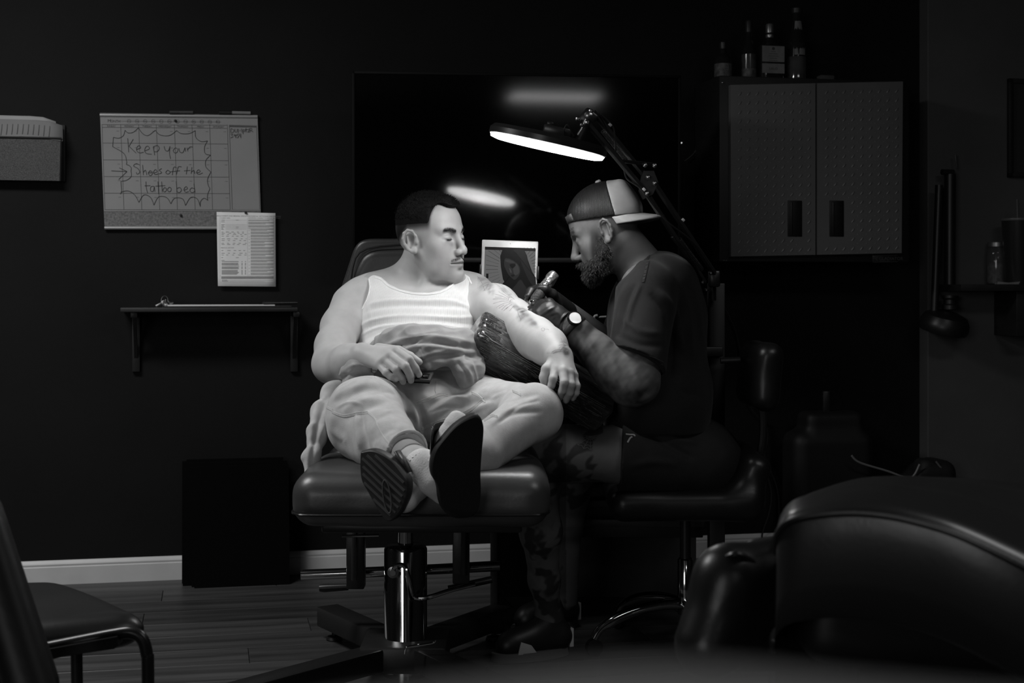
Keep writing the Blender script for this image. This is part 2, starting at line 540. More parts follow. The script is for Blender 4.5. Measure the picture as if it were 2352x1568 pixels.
# baseboard with a moulded top edge
def baseboard(x0, x1, name, y=0):
    q = MB(WM); z = .088
    prof = [(0, 0), (-.014, 0), (-.014, z * .72), (-.011, z * .76), (-.0125, z * .84), (-.008, z * .95), (-.004, z), (0, z)]
    q.prism([(x0, y + a, c) for a, c in prof], (x1 - x0, 0, 0))
    return tag(q.build(name, m_base), kind='structure')
baseboard(-3.6, XR, 'baseboard_back')
baseboard(XR, XR + 1.5, 'baseboard_right', -.07)

# window frame around the daylight opening behind the camera, ceiling fixture
q = MB()
for x in (-4.3, -3.0, -1.7): q.span((x - .04, -5.12, .9), (x + .04, -5.0, 2.6), .006)
for z in (.9, 2.6): q.span((-4.34, -5.12, z - .04), (-1.66, -5.0, z + .04), .006)
tag(q.build('window_1', mat('dark_window_frame', .04, .5)), kind='structure')
fx = thing('ceiling_light', 'white ceiling light panel above the calendar board side of the room', 'light', (-1.9, 3.3, 2.7), 'ceiling light panels')
q = MB(); q.span((-2.5, 3.0, 2.69), (-1.3, 3.6, 2.75), .01); q.build('housing', mat('white_metal', .6, .5), fx)
fx = thing('ceiling_light', 'unseen panel added as fill light above the empty tattoo chair', 'light', (1.7, 2.2, 2.7), 'ceiling light panels')  # housing made up for the added fill light
q = MB(); q.span((1.1, 1.9, 2.69), (2.3, 2.5, 2.75), .01); q.build('housing', mat('white_metal', .6, .5), fx)
fx = thing('ceiling_light', 'white rectangular ceiling light panel mirrored in the television', 'light', (1.85, -3.1, 2.7))
q = MB(); q.span((1.38, -3.42, 2.69), (2.32, -2.78, 2.75), .01); q.build('housing', mat('white_metal', .6, .5), fx)

# ------------------------------------------------------------------ things on the back wall
m_blackp = mat('black_plastic', .012, .38)
m_white = mat('whiteboard_gloss', .3, .16, noise=(6, .05), coat=.2)
m_ink = mat('black_marker_ink', .006, .5)
m_print = mat('grey_print', .07, .6)
m_print2 = mat('dark_print', .03, .6)
m_alu = mat('brushed_aluminium', .42, .35, metal=.4, bump=(200, .1))
m_paper = mat('white_paper', .84, .8, noise=(5, .04), bump=(12, .08))
m_cork = mat('grey_cork', .17, .9, noise=(160, .35), bump=(180, .3))

CZ = 3.2667
def cw(x, y, off): return W(x / CZ, 230 + y / CZ, off)                    # coordinates read off an enlarged view of this corner
def quadpanel(mb, pts, off, thick):
    P = [cw(x, y, off) for x, y in pts]
    mb.prism(P, (0, thick, 0))
wb = thing('calendar_whiteboard', 'white dry-erase month calendar board with handwritten shoe notice', 'whiteboard', WM @ cw(1350, 980, 0))
q = MB(WM); quadpanel(q, [(750, 96), (1932, 112), (1956, 830), (779, 834)], .014, .012); q.build('board', m_white, wb, smooth=False)
q = MB(WM); quadpanel(q, [(779, 834), (1956, 830), (1958, 945), (784, 945)], .012, .01); q.build('cork_strip', m_cork, wb, smooth=False)
q = MB(WM)
for (a, c_), (d, e), r in (((749, 112), (1932, 124), .0065), ((784, 958), (1958, 958), .0065)):
    p0, p1 = cw(a, c_, .014), cw(d, e, .014)
    q2 = MB(WM); q2.tube([p0, p1], r, 12); q2.build('rail', m_alu, wb)
q = MB(WM); off = .0150
def line(mb, pts, w, off, crop=True, sm=False, n=5):
    pl = spl2(pts, n) if sm else pts
    mb.ribbon([cw(x, y, off) if crop else W(x, y, off) for x, y in pl], w, (0, -1, 0))
tx = [765, 905, 1040, 1172, 1308, 1440, 1573, 1705]; bx_ = [787, 930, 1064, 1198, 1331, 1464, 1595, 1727]
for a, c_ in zip(tx, bx_): line(q, [(a, 182), (c_, 822)], .0014, off)
rl = [182, 203, 321, 447, 572, 697, 821]; rr = [188, 211, 328, 453, 577, 700, 822]
for a, c_ in zip(rl, rr):
    f0 = (a - 182) / 640; line(q, [(765 + 22 * f0, a), (1705 + 22 * f0, c_)], .0014, off)
line(q, [(1720, 187), (1924, 190), (1950, 820), (1743, 820), (1720, 187)], .0016, off)
line(q, [(1722, 196), (1924, 199)], .0052, off)
line(q, [(905, 157), (1660, 164)], .0007, off)
for k in range(12):
    cx, cy = 968 + 60.6 * k, 157 + .55 * k
    line(q, [(cx + 14 * math.cos(t * .5236), cy + 14 * math.sin(t * .5236)) for t in range(13)], .0009, off)
tag(q.build('calendar_grid', m_print, wb, smooth=False), kind='stuff')
q = MB(WM)
def wtext(mb, body, px, py, cap_px, off, crop=True, align='LEFT', sp=1.0, slope=0.0):
    p = cw(px, py, off) if crop else W(px, py, off)
    s = WS(px / CZ, 230 + py / CZ, off) / CZ if crop else WS(px, py, off)
    vs_, fs_ = text_geo(body, cap_px * s / .69, sp, align)
    mb.add([(p.x + v[0], p.y, p.z + v[1] - v[0] * slope) for v in vs_], fs_)
wtext(q, 'M', 807, 165, 22, off, sp=1.0); wtext(q, 'ONTH', 829, 165, 17, off)
for k, dname in enumerate(['SUNDAY', 'MONDAY', 'TUESDAY', 'WEDNESDAY', 'THURSDAY', 'FRIDAY', 'SATURDAY']):
    wtext(q, dname, 835 + 134 * k, 199 + k, 11, off, align='CENTER')
for k, mm in enumerate(['JAN', 'FEB', 'MAR', 'APR', 'MAY', 'JUN', 'JUL', 'AUG', 'SEP', 'OCT', 'NOV', 'DEC']):
    wtext(q, mm, 968 + 60.6 * k, 161 + .55 * k, 8, off, align='CENTER')
for r in range(5):
    for k in range(7): line(q, [(873 + 134 * k + 4 * r, 231 + 124 * r + k), (893 + 134 * k + 4 * r, 231 + 124 * r + k)], .0008, off)
tag(q.build('printed_words', m_print2, wb, smooth=False), kind='stuff')
hand = [  # burst outline
 [(845, 348), (851, 278)], [(851, 278), (890, 285), (925, 265), (938, 225)], [(938, 225), (960, 245), (1000, 240), (1038, 207)],
 [(1038, 207), (1070, 250), (1110, 265), (1165, 225)], [(1165, 225), (1200, 260), (1270, 265), (1325, 228)], [(1325, 228), (1360, 250), (1420, 250), (1465, 228)],
 [(1465, 228), (1470, 280), (1510, 310), (1557, 305)], [(1557, 305), (1535, 350), (1540, 400), (1580, 412)], [(1580, 412), (1545, 450), (1545, 500), (1582, 538)],
 [(1582, 538), (1558, 590), (1560, 630), (1575, 665)], [(1575, 665), (1560, 700), (1556, 730), (1560, 752)], [(1560, 752), (1530, 735), (1505, 760), (1503, 798)],
 [(1503, 798), (1480, 740), (1430, 730), (1392, 790)], [(1392, 790), (1370, 740), (1310, 735), (1282, 777)], [(1282, 777), (1250, 730), (1190, 725), (1155, 787)],
 [(1155, 787), (1130, 730), (1080, 710), (1042, 766)], [(1042, 766), (1010, 710), (960, 680), (905, 690)], [(900, 702), (912, 690), (907, 608)],
 [(907, 608), (950, 600), (985, 570), (982, 530)], [(982, 530), (985, 510), (970, 490), (947, 482)], [(947, 482), (950, 460), (930, 400), (845, 348)],
 [(835, 530), (953, 535)], [(895, 507), (953, 535)], [(953, 535), (890, 595)],
 # keep your
 [(958, 285), (966, 390)], [(1000, 292), (968, 345)], [(968, 345), (1022, 398)], [(1025, 370), (1055, 357), (1047, 342), (1030, 348), (1025, 375), (1045, 395), (1078, 390)],
 [(1085, 380), (1120, 365), (1112, 346), (1095, 350), (1085, 378), (1100, 400), (1138, 405)], [(1150, 345), (1160, 412)], [(1150, 350), (1180, 340), (1195, 360), (1180, 385), (1155, 385)],
 [(1232, 345), (1240, 375), (1262, 380), (1275, 345)], [(1275, 345), (1272, 400), (1280, 440)], [(1315, 357), (1300, 375), (1308, 394), (1327, 392), (1335, 368), (1315, 357)],
 [(1342, 360), (1350, 388), (1372, 392), (1388, 355)], [(1388, 355), (1392, 385)], [(1403, 355), (1410, 384)], [(1409, 370), (1425, 350), (1446, 352)],
 # shoes off the
 [(1048, 486), (1022, 476), (1002, 493), (1035, 513), (1048, 540), (1030, 555), (1022, 540)], [(1070, 485), (1076, 562)], [(1076, 540), (1092, 525), (1102, 562)],
 [(1128, 527), (1113, 545), (1125, 566), (1142, 555), (1140, 535), (1124, 530)], [(1112, 545), (1140, 543)], [(1150, 548), (1178, 536), (1166, 520), (1152, 540), (1165, 558), (1190, 550)],
 [(1214, 512), (1195, 525), (1213, 542), (1193, 553)], [(1258, 524), (1243, 542), (1260, 554), (1277, 540), (1258, 524)], [(1325, 506), (1305, 502), (1297, 530), (1293, 562)], [(1278, 537), (1315, 533)],
 [(1362, 500), (1338, 500), (1330, 530), (1322, 560)], [(1310, 533), (1350, 529)], [(1405, 497), (1398, 555)], [(1380, 530), (1428, 526)], [(1440, 502), (1434, 552)], [(1437, 538), (1455, 527), (1461, 552)],
 [(1473, 546), (1502, 536), (1490, 521), (1475, 540), (1490, 556), (1521, 545)],
 # tattoo bed
 [(1095, 610), (1098, 660), (1108, 696)], [(1084, 642), (1128, 640)], [(1155, 646), (1132, 650), (1130, 680), (1150, 682), (1157, 646)], [(1157, 646), (1163, 686)], [(1185, 610), (1190, 704)], [(1213, 610), (1217, 690)],
 [(1166, 645), (1240, 640)], [(1234, 655), (1223, 672), (1233, 688), (1247, 678), (1245, 660), (1234, 655)], [(1270, 652), (1257, 668), (1265, 686), (1282, 680), (1283, 660), (1270, 652)],
 [(1322, 608), (1328, 690)], [(1328, 662), (1350, 655), (1361, 675), (1347, 692), (1328, 688)], [(1378, 676), (1406, 663), (1395, 648), (1380, 668), (1392, 690), (1416, 685)],
 [(1455, 626), (1463, 692)], [(1460, 665), (1437, 658), (1424, 678), (1440, 693), (1461, 684)]]
q = MB(WM); off = .0154
for st in hand: line(q, st, .0019, off, sm=len(st) > 2)
dump = [[(1732, 212), (1732, 245), (1750, 240), (1756, 225), (1735, 212)], [(1762, 215), (1763, 240), (1778, 240), (1780, 215)], [(1788, 245), (1788, 215), (1800, 232), (1812, 213), (1815, 242)],
 [(1822, 220), (1824, 255)], [(1822, 222), (1838, 222), (1836, 236), (1824, 236)], [(1845, 208), (1846, 240)], [(1840, 222), (1856, 220)], [(1857, 222), (1868, 215), (1868, 228), (1856, 240), (1872, 240)],
 [(1876, 240), (1874, 210), (1890, 212), (1890, 225), (1878, 226), (1900, 238)], [(1730, 255), (1748, 252), (1738, 266), (1750, 275), (1730, 283)], [(1770, 262), (1756, 258), (1755, 268), (1770, 267), (1770, 258), (1768, 283)],
 [(1792, 254), (1778, 255), (1777, 266), (1790, 268), (1788, 280), (1776, 282)], [(1797, 252), (1795, 268), (1808, 268)], [(1806, 250), (1807, 285)]]
for st in dump: line(q, st, .0019, off)
tag(q.build('handwriting', m_ink, wb, smooth=False), kind='stuff')
def pin(px, py, lab, off):
    t = MB(WM); p = W(px, py, off)
    t.lathe([(.0, 0), (.0045, 0), (.005, .002), (.0035, .004), (.0045, .006), (.004, .0075), (0, .008)], p, (0, -1, 0), 14)
    tag(t.build('push_pin', m_blackp), lab, 'pin', 'push pins on the calendar board')
pin(402.5, 277, 'black push pin at the top edge of the calendar board', .015)
pin(415.5, 494.5, 'black push pin in the cork strip below the calendar grid', .0125)
def marker(x0, y0, x1, y1, lab, col, cap):
    t = thing('dry_erase_marker', lab, 'marker', WM @ cw(x0, y0, .02), 'markers on the board rail')
    a, c_ = cw(x0, y0, .02), cw(x1, y1, .02)
    q = MB(WM); q.tube([a.lerp(c_, .42), c_], .0065, 12); q.build('barrel', col, t)
    q = MB(WM); q.tube([a, a.lerp(c_, .03), a.lerp(c_, .43)], [.004, .0072, .0072], 12); q.build('cap', cap, t)
marker(1635, 92, 1880, 97, 'marker with black cap and pale barrel on the board rail', mat('pale_plastic', .2, .5), m_blackp)
marker(1268, 91, 1448, 92, 'all dark marker lying on the board rail above the pin', mat('dark_grey_plastic', .045, .5), mat('darker_grey_plastic', .03, .5))

# consent form pinned under the board
pf = thing('consent_form', 'white printed consent form hanging below the calendar board', 'paper', WM @ cw(1850, 1398, 0))
q = MB(WM); c4 = [(1625, 838), (2066, 847), (2069, 1398), (1635, 1394)]
P = [[None] * 7 for _ in range(9)]
for i in range(9):
    for j in range(7):
        u, v = j / 6, i / 8
        x = (c4[0][0] * (1 - u) + c4[1][0] * u) * (1 - v) + (c4[3][0] * (1 - u) + c4[2][0] * u) * v
        y = (c4[0][1] * (1 - u) + c4[1][1] * u) * (1 - v) + (c4[3][1] * (1 - u) + c4[2][1] * u) * v
        P[i][j] = cw(x, y, .0225)
q.grid(P); sheet = q.build('sheet', m_paper, pf)
sm = sheet.modifiers.new('thickness', 'SOLIDIFY'); sm.thickness = .0006; sm.offset = 0
q = MB(WM); off = .0230; rnd = random.Random(5)
def bar(x0, x1, y, w): line(q, [(x0, y), (x1, y)], w, off)
wtext(q, 'BODY ART CONSENT AND MEDICAL DISCLOSURE FORM for TATTOOING AND PIERCING', 1848, 874, 9.0, off, align='CENTER', sp=.97)
line(q, [(1651, 862), (1650, 1366), (2058, 1368), (2053, 865)], .0006, off); line(q, [(1857, 882), (1859, 1318)], .0005, off); line(q, [(1651, 1318), (2056, 1320)], .0005, off)
wtext(q, 'CLIENT INFO', 1657, 888, 8, off); wtext(q, 'INFORMED CONSENT TO RECEIVE BODY ART', 1863, 888, 8, off); wtext(q, 'MEDICAL HISTORY', 1657, 1111, 8, off)
y = 900
while y < 1310:
    if not 1095 < y < 1118:
        if y < 985 or 1170 < y < 1205:
            if int(y) % 3 == 0: bar(1690, 1850, y, .0005)
            bar(1660, 1660 + rnd.choice((14, 20, 26)), y, .0016)
            if rnd.random() < .4: bar(1770, 1790, y, .0014)
        elif y < 1165:
            x = 1662
            while x < 1845:
                L = rnd.choice((14, 18, 24)); bar(x, min(x + L, 1850), y, .0015); x += L + rnd.choice((18, 24, 30))
        else:
            bar(1663, 1795 - rnd.random() * 20, y, .0019); bar(1812, 1820, y, .0018); bar(1838, 1846, y, .0018)
    y += rnd.choice((9, 13, 20)) if y < 1210 else rnd.choice((7, 7, 13))
y = 898
while y < 1312:
    n = rnd.choice((2, 3, 3))
    for k in range(n):
        bar(1863 if y < 970 else 1881, 2053 - (rnd.random() * 70 if k == n - 1 else 0), y, .0014); y += 6.4
    if y > 970: bar(1866, 1874, y - 6, .0009)
    y += 5
for y in (1325, 1331, 1337): bar(1660, 2053, y, .002)
bar(1665, 1705, 1349, .0016); bar(1710, 2050, 1351, .0005); bar(1665, 1712, 1357, .0016); bar(1720, 1985, 1360, .0005)
tag(q.build('printed_text', m_print, pf, smooth=False), kind='stuff')
pin(564.5, 488.5, 'black push pin holding the top of the consent form', .0225)

# wall file pocket with papers
fl = thing('wall_file_pocket', 'black mesh wall pocket hung beside the calendar board', 'file holder', WM @ W(60, 415, 0))
m_mesh = mat('grey_wire_mesh', .085, .55, noise=(420, .75), bump=(420, .6, .002))
q = MB(WM)
p0, p1 = W(-260, 318, .075), W(141, 318, .075); z0, z1 = W(60, 414, .05).z, W(60, 316, .075).z
q.prism([(p0.x, -.078, z1), (p1.x, -.078, z1), (p1.x - .006, -.05, z0), (p0.x, -.05, z0)], (0, .004, 0)); q.build('mesh_panel', m_mesh, fl, smooth=False)
q = MB(WM); q.span((p0.x, -.012, z0), (W(150, 300, .012).x, 0, W(60, 285, 0).z), .003); q.build('back_plate', m_blackp, fl)
q = MB(WM); q.tube([(p0.x, -.079, z1), (p1.x, -.079, z1)], .004, 8); q.tube([(p1.x, -.079, z1), (p1.x - .006, -.051, z0)], .003, 8); q.build('rim', m_blackp, fl)
m_paper2 = mat('grey_letter_paper', .2, .8, noise=(4, .1))
m_paper3 = mat('pale_letter_paper', .34, .8, noise=(4, .1))
def curl_sheet(name, lab, x1, ytop, ylow, off0, mm, lines):
    t = thing(name, lab, 'paper', WM @ W(60, 330, .04), 'papers in the wall pocket')
    q = MB(WM); rows = []; a = W(-230, ytop, off0); c_ = W(x1, ytop, off0); zb = W(60, ylow, off0).z
    for i in range(9):
        v = i / 8; r = []
        for j in range(13):
            u = j / 12; x = a.x + (c_.x - a.x) * u
            wob = .010 * math.sin(u * 9 + 1.0) * v
            corner = max(0, u - .86) / .14
            r.append((x + (.006 * v if j == 12 else 0), -off0 - .045 * v * v - .004 * math.sin(u * 6), a.z - .018 * corner ** 2 * (1 - v) + (zb - a.z) * v + wob))
        rows.append(r)
    q.grid(rows); s = q.build('sheet', mm, t); s.modifiers.new('thickness', 'SOLIDIFY').thickness = .0008
    if lines:
        q = MB(WM)
        for k in range(15):
            u = .46 + .033 * k; j = min(11, int(u * 12)); L = []
            for i in range(2, 8):
                p, p2 = Vector(rows[i][j]), Vector(rows[i][j + 1]); L.append(p.lerp(p2, u * 12 - j) + Vector((0, -.0016, 0)))
            q.ribbon(L, .0032, (0, -1, 0))
        tag(q.build('text_lines', m_print, t, smooth=False), kind='stuff')
curl_sheet('folded_letter', 'curled printed letter flopping over the wall pocket front', 143, 268, 322, .036, m_paper2, True)
curl_sheet('loose_sheet', 'plain pale sheet standing behind the curled letter', 128, 259, 330, .024, m_paper3, False)

# small black wall shelf with clipboard, pen and keys
m_blackw = mat('black_painted_wood', .014, .45, noise=(20, .2), bump=(60, .1))
sd = .19; zt = W(480, 706, sd).z
sh = thing('wall_shelf', 'small black wooden wall shelf on two brackets below the form', 'shelf', WM @ W(480, 850, 0))
q = MB(WM); xa, xb = W(276, 710, sd).x, W(684, 700, sd).x
q.span((xa, -sd, zt - .016), (xb, 0, zt), .002); q.build('board', m_blackw, sh)
for px in (312, 676):
    x = W(px, 800, .03).x; z0 = W(px, 854, .03).z
    q = MB(WM); q.span((x - .014, -.02, z0), (x + .014, 0, zt - .016), .002); q.span((x - .012, -sd + .02, zt - .036), (x + .012, 0, zt - .016), .002)
    q.prism([(x - .006, -.02, z0 + .05), (x - .006, -sd + .05, zt - .034), (x - .006, -sd + .075, zt - .034), (x - .006, -.02, z0 + .09)], (.012, 0, 0)); q.build('bracket', m_blackw, sh)
cb = thing('clipboard', 'clipboard of white paper lying flat on the wall shelf', 'clipboard', WM @ Vector((W(520, 700, .1).x, -.1, zt)))
xc, xd = W(378, 700, .12).x, W(668, 700, .12).x
q = MB(WM); q.span((xc, -.17, zt + .001), (xd, -.02, zt + .005), .001); q.build('board', mat('brown_hardboard', .03, .5), cb)
q = MB(WM); q.span((xc + .012, -.168, zt + .005), (xd - .06, -.024, zt + .009), .0008); q.build('paper_stack', mat('bright_paper', .75, .8), cb)
q = MB(WM); q.span((xc + .0, -.15, zt + .005), (xc + .012, -.05, zt + .013), .002); q.build('clip', m_alu, cb)
q = MB(WM); z = zt + .014; x0, x1 = W(602, 690, .12).x, W(683, 690, .12).x
q.tube([(x0, -.14, z), (x0 + .006, -.14, z + .001), (x1 - .02, -.12, z + .002), (x1, -.12, z + .002)], [.002, .006, .006, .0045], 10)
tag(q.build('marker_pen', m_blackp), 'thick black marker pen across the end of the clipboard', 'pen')
ky = thing('key_ring', 'bunch of keys with a ring at the shelf end', 'keys', WM @ Vector((W(378, 700, .1).x, -.1, zt)))
xk = W(378, 700, .1).x
m_steel = mat('steel', .35, .28, metal=1)
q = MB(WM); q.tube([(xk + .012 * math.cos(t * .45), -.1, zt + .026 + .016 * math.sin(t * .45)) for t in range(14)], .0012, 6, True); q.build('ring', m_steel, ky)
for k, (dx, an) in enumerate(((-.016, 25), (.0, 70), (.012, 120))):
    q = MB(WM); R = rot(0, -an, 20 * k)
    q.box((xk + dx, -.1 - .006 * k, zt + .012), (.034, .002, .007), R, .0006); q.box((xk + dx + .012, -.1 - .006 * k, zt + .017), (.013, .0025, .016), R, .001); q.build('key', m_steel, ky)

# flat black panels leaning against the wall
for k, (x0, x1, yt, yb, o0) in enumerate(((418, 560, 1060, 1326, .01), (428, 652, 1056, 1330, .028), (420, 640, 1063, 1336, .05), (440, 662, 1064, 1339, .075), (446, 665, 1072, 1344, .098))):
    a, c_ = W(x0, yb, o0 + .07), W(x1, yb, o0 + .07); ztop = W(x0, yt, o0 + .02).z
    q = MB(WM); q.prism([(a.x, -o0 - .085, .002), (a.x, -o0 - .07, .002), (a.x, -o0 - .005, ztop), (a.x, -o0 - .02, ztop)], (c_.x - a.x, 0, 0))
    q.build('leaning_panel', mat('matte_black_board', .002, .9, bump=(40, .1), spec=.1), smooth=False)
    tag(bpy.context.scene.objects[-1] if False else bpy.data.objects['leaning_panel' + ('' if k == 0 else '.%03d' % k)],
        ['black panel leaning nearest the wall, hidden but for its narrow top edge', 'tallest black panel leaning second from the wall', 'black panel in the middle of the leaning stack',
         'black panel second from the front of the leaning stack', 'frontmost black panel of the stack leaning on the wall'][k], 'panel', 'black panels leaning on the wall')

# television
tvY = 5.1; TVC = at(1190, 386, tvY)
TVM = Matrix.Translation(TVC) @ Matrix.Rotation(math.radians(TV_YAW), 4, 'Z') @ Matrix.Rotation(math.radians(TV_TILT), 4, 'X')
tw, th = 757 * tvY / FPX, 434 * tvY / FPX
tv = thing('television', 'large black wall-mounted television mirroring the ring lamp', 'television', TVM @ Vector((0, 0, -th / 2)))
m_bez = mat('television_bezel', .002, .6, spec=.15)
q = MB(TVM); q.span((-tw / 2 + .02, .012, -th / 2 + .02), (tw / 2 - .02, .05, th / 2 - .02), .01); q.build('back_shell', m_bez, tv)
q = MB(TVM)
for x0, x1, z0, z1 in ((-tw / 2, tw / 2, th / 2 - .010, th / 2), (-tw / 2, -tw / 2 + .010, -th / 2, th / 2), (tw / 2 - .010, tw / 2, -th / 2, th / 2)):
    q.span((x0, -.008, z0), (x1, .014, z1), .002)
q.build('bezel', m_bez, tv)
q = MB(TVM); q.span((-tw / 2, -.010, -th / 2), (tw / 2, .014, -th / 2 + .018), .003); q.build('lower_bezel', mat('television_lower_trim', .018, .4), tv)
q = MB(TVM); q.span((-tw / 2 + .009, -.004, -th / 2 + .016), (tw / 2 - .009, .012, th / 2 - .009)); q.build('screen', mat('television_glass', .0016, .062, spec=.6), tv, smooth=False)
q = MB(TVM); q.span((.375 * tw, -.0115, -th / 2 + .155), (.379 * tw, -.006, -th / 2 + .158)); 
q = MB(TVM); q.span((-.2, .05, -.15), (.2, .08, .15), .004); q.span((-.05, .07, -.04), (.05, .46, .04), .004); q.build('wall_mount', m_blackp, tv)

# ------------------------------------------------------------------ diamond-plate wall cabinet
CD = .30
a, c_ = W(1655, 172, CD), W(2092, 602, CD)
CB = thing('wall_cabinet', 'black wall cabinet with two diamond plate steel doors', 'cabinet', WM @ Vector(((a.x + c_.x) / 2, -CD / 2, c_.z)))
m_cab = mat('black_steel', .009, .5, bump=(120, .08))
q = MB(WM); q.span((a.x, -CD + .012, c_.z), (c_.x, -.005, a.z), .004); q.build('body', m_cab, CB)
m_plate = mat('grey_tread_plate', .15, .34, metal=.25, noise=(5, .08), spec=.6)
def cdoor(x0, y0, x1, y1, x2, y2, x3, y3, hx, name_side):
    P = [W(x, y, CD + .012) for x, y in ((x0, y0), (x1, y1), (x2, y2), (x3, y3))]
    q = MB(WM); q.prism(P, (0, .022, 0)); d = q.build('door', m_plate, CB, smooth=False)
    q = MB(WM)                                                            # raised lozenges and small dots of the tread plate
    w, hgt = x1 - x0, y3 - y0
    nx, ny = 9, 18
    for r in range(ny):
        for k in range(nx):
            px = x0 + 22 + k * (w - 36) / (nx - 1); py = y0 + 21 + r * (hgt - 34) / (ny - 1) - (px - x0) * .018
            if abs(px - hx) < 24 and 458 < py < 552: continue
            p = W(px, py, CD + .012); s = WS(px, py, CD)
            u = Vector((.62, 0, .78)); v = Vector((.78, 0, -.62)); n = Vector((0, -1, 0))
            L, wd_, hh = 6.6 * s, 2.3 * s, .0022
            ring = [p + u * L * math.cos(t) + v * wd_ * math.sin(t) for t in [i * math.pi / 4 for i in range(8)]]
            top = [p + n * hh + u * L * .45 * math.cos(t) + v * wd_ * .35 * math.sin(t) for t in [i * math.pi / 4 for i in range(8)]]
            q.add(ring + top, [(i, (i + 1) % 8, 8 + (i + 1) % 8, 8 + i) for i in range(8)] + [tuple(range(8, 16))])
            if k < nx - 1:
                p2 = W(px + (w - 36) / (nx - 1) / 2 + 1, py + 10, CD + .012); r2 = 1.6 * s
                ring = [p2 + Vector((r2 * math.cos(t), 0, r2 * math.sin(t))) for t in [i * math.pi / 3 for i in range(6)]]
                q.add(ring + [p2 + n * .0014], [(i, (i + 1) % 6, 6) for i in range(6)])
    tag(q.build('tread_pattern', m_plate, d, sharp=60), kind='stuff')
    q = MB(WM); e = W(hx - 17, 460, CD + .012), W(hx + 17, 544, CD + .012)
    q.span((e[0].x, -CD - .014, e[1].z), (e[1].x, -CD - .008, e[0].z), .003); h = q.build('handle', mat('black_handle_recess', .004, .5), d)
    q = MB(WM); q.span((e[0].x + .012, -CD - .017, e[1].z + .006), (e[0].x + .020, -CD - .012, e[0].z - .006), .002); q.build('grip', m_blackp, h)
cdoor(1678, 195, 1873, 191, 1873, 585, 1679, 589, 1825.5, 'l')
cdoor(1877, 191, 2074, 187, 2071, 581, 1877, 585, 1921.5, 'r')
q = MB(WM); e = W(2006, 586, CD + .004), W(2062, 602, CD + .004)
q.span((e[0].x, -CD + .004, e[1].z), (e[1].x, -CD + .014, e[0].z), .001); q.build('badge', mat('badge_black', .01, .4), CB)
q = MB(WM); off = CD - .0035; s = WS(2034, 594, off); m_badge = mat('badge_print', .06, .4)
wtext(q, 'GLADIATOR', 2019, 597, 7.4, off, crop=False, sp=1.0)
for L in ([(2006, 587), (2062, 586), (2062, 601), (2006, 602), (2006, 587)], [(2016, 589), (2010, 594), (2016, 599)], [(2016, 592), (2012.5, 594), (2016, 597)]):
    q.ribbon([W(x, y, off) for x, y in L], .0013, (0, -1, 0))
wtext(q, 'GARAGEWORKS', 2020, 600.5, 2.4, off, crop=False)
tag(q.build('badge_lettering', m_badge, CB, smooth=False), kind='stuff')
for px, py in ((1660, 190), (1662, 600), (1668, 608)):
    q = MB(WM); q.lathe([(.004, 0), (.004, .002), (.002, .004), (0, .0042)], W(px, min(py, 598), CD - .012), (0, -1, 0), 10); q.build('screw', m_steel, CB)

# ------------------------------------------------------------------ bottles on the cabinet
zc = a.z
m_glassd = mat('dark_glass', .012, .06, spec=.7, coat=.5)
m_glassm = mat('grey_glass', .05, .08, spec=.7, coat=.5, noise=(14, .4))
m_lab = mat('pale_bottle_label', .16, .7, noise=(30, .15))
m_lab2 = mat('grey_bottle_label', .07, .6, noise=(60, .6))
m_cap = mat('dark_bottle_cap', .03, .4, metal=.3)
m_capm = mat('metal_bottle_cap', .3, .3, metal=.8)
def bottle(px, ytop, ybot, wpx, prof, label, off, square=False, parts=()):
    p = W(px, 166, off); s = WS(px, 120, off); z = zc
    t = thing('liquor_bottle', label, 'bottle', WM @ Vector((p.x, -off, z)), 'bottles on top of the cabinet')
    H = (ybot - ytop) * s; R = wpx / 2 * s
    for nm, mm, sec in prof:
        q = MB(WM)
        if square and nm == 'glass_body':
            rings = []
            for r, h in sec:
                e = 6.0 if r > .6 else 2.0; ring = []
                for k in range(28):
                    an = 2 * math.pi * k / 28; cx, sx = math.cos(an), math.sin(an)
                    f = (abs(cx) ** e + abs(sx) ** e) ** (-1 / e)
                    ring.append((p.x + R * r * f * cx, -off + R * r * f * sx * .72, z + H * h))
                rings.append(ring)
            vs_ = [v for rg in rings for v in rg]; n = 28
            fs_ = [(i * n + k, i * n + (k + 1) % n, (i + 1) * n + (k + 1) % n, (i + 1) * n + k) for i in range(len(rings) - 1) for k in range(n)] + [tuple(range(n))[::-1], tuple((len(rings) - 1) * n + k for k in range(n))]
            q.add(vs_, fs_)
        else: q.lathe([(R * r, H * h) for r, h in sec], (p.x, -off, z), (0, 0, 1), 28)
        q.build(nm, mm, t)
    return t, p, s, H, R
RB = [(.9, 0), (1, .02), (1, .55), (.9, .62), (.4, .72), (.36, .74)]
t, p, s, H, R = bottle(1661, 82, 169, 40, [('glass_body', m_glassd, [(.9, 0), (1, .03), (1, .5), (.85, .6), (.42, .7), (.36, .84)]), ('label', m_lab2, [(1.015, .08), (1.015, .42)]), ('cap', m_cap, [(.42, .82), (.44, .84), (.42, .99), (.3, 1)])],
    'short dark bottle at the end of the cabinet top', .17)
q = MB(WM); pp = Vector((p.x, -.17 - R * 1.03, zc + H * .27))
for L in ([(-.006, .012), (.0, .016), (.006, .012), (.007, .0), (0, -.012), (-.007, 0), (-.006, .012)], [(-.004, .004), (.004, .004)], [(-.004, -.002), (.004, -.002)]):
    q.ribbon([(pp.x + x * 1.2, pp.y - .001, pp.z + y * 1.2) for x, y in L], .002, (0, -1, 0))
tag(q.build('label_crest', mat('pale_crest', .12, .6), t, smooth=False), kind='stuff')
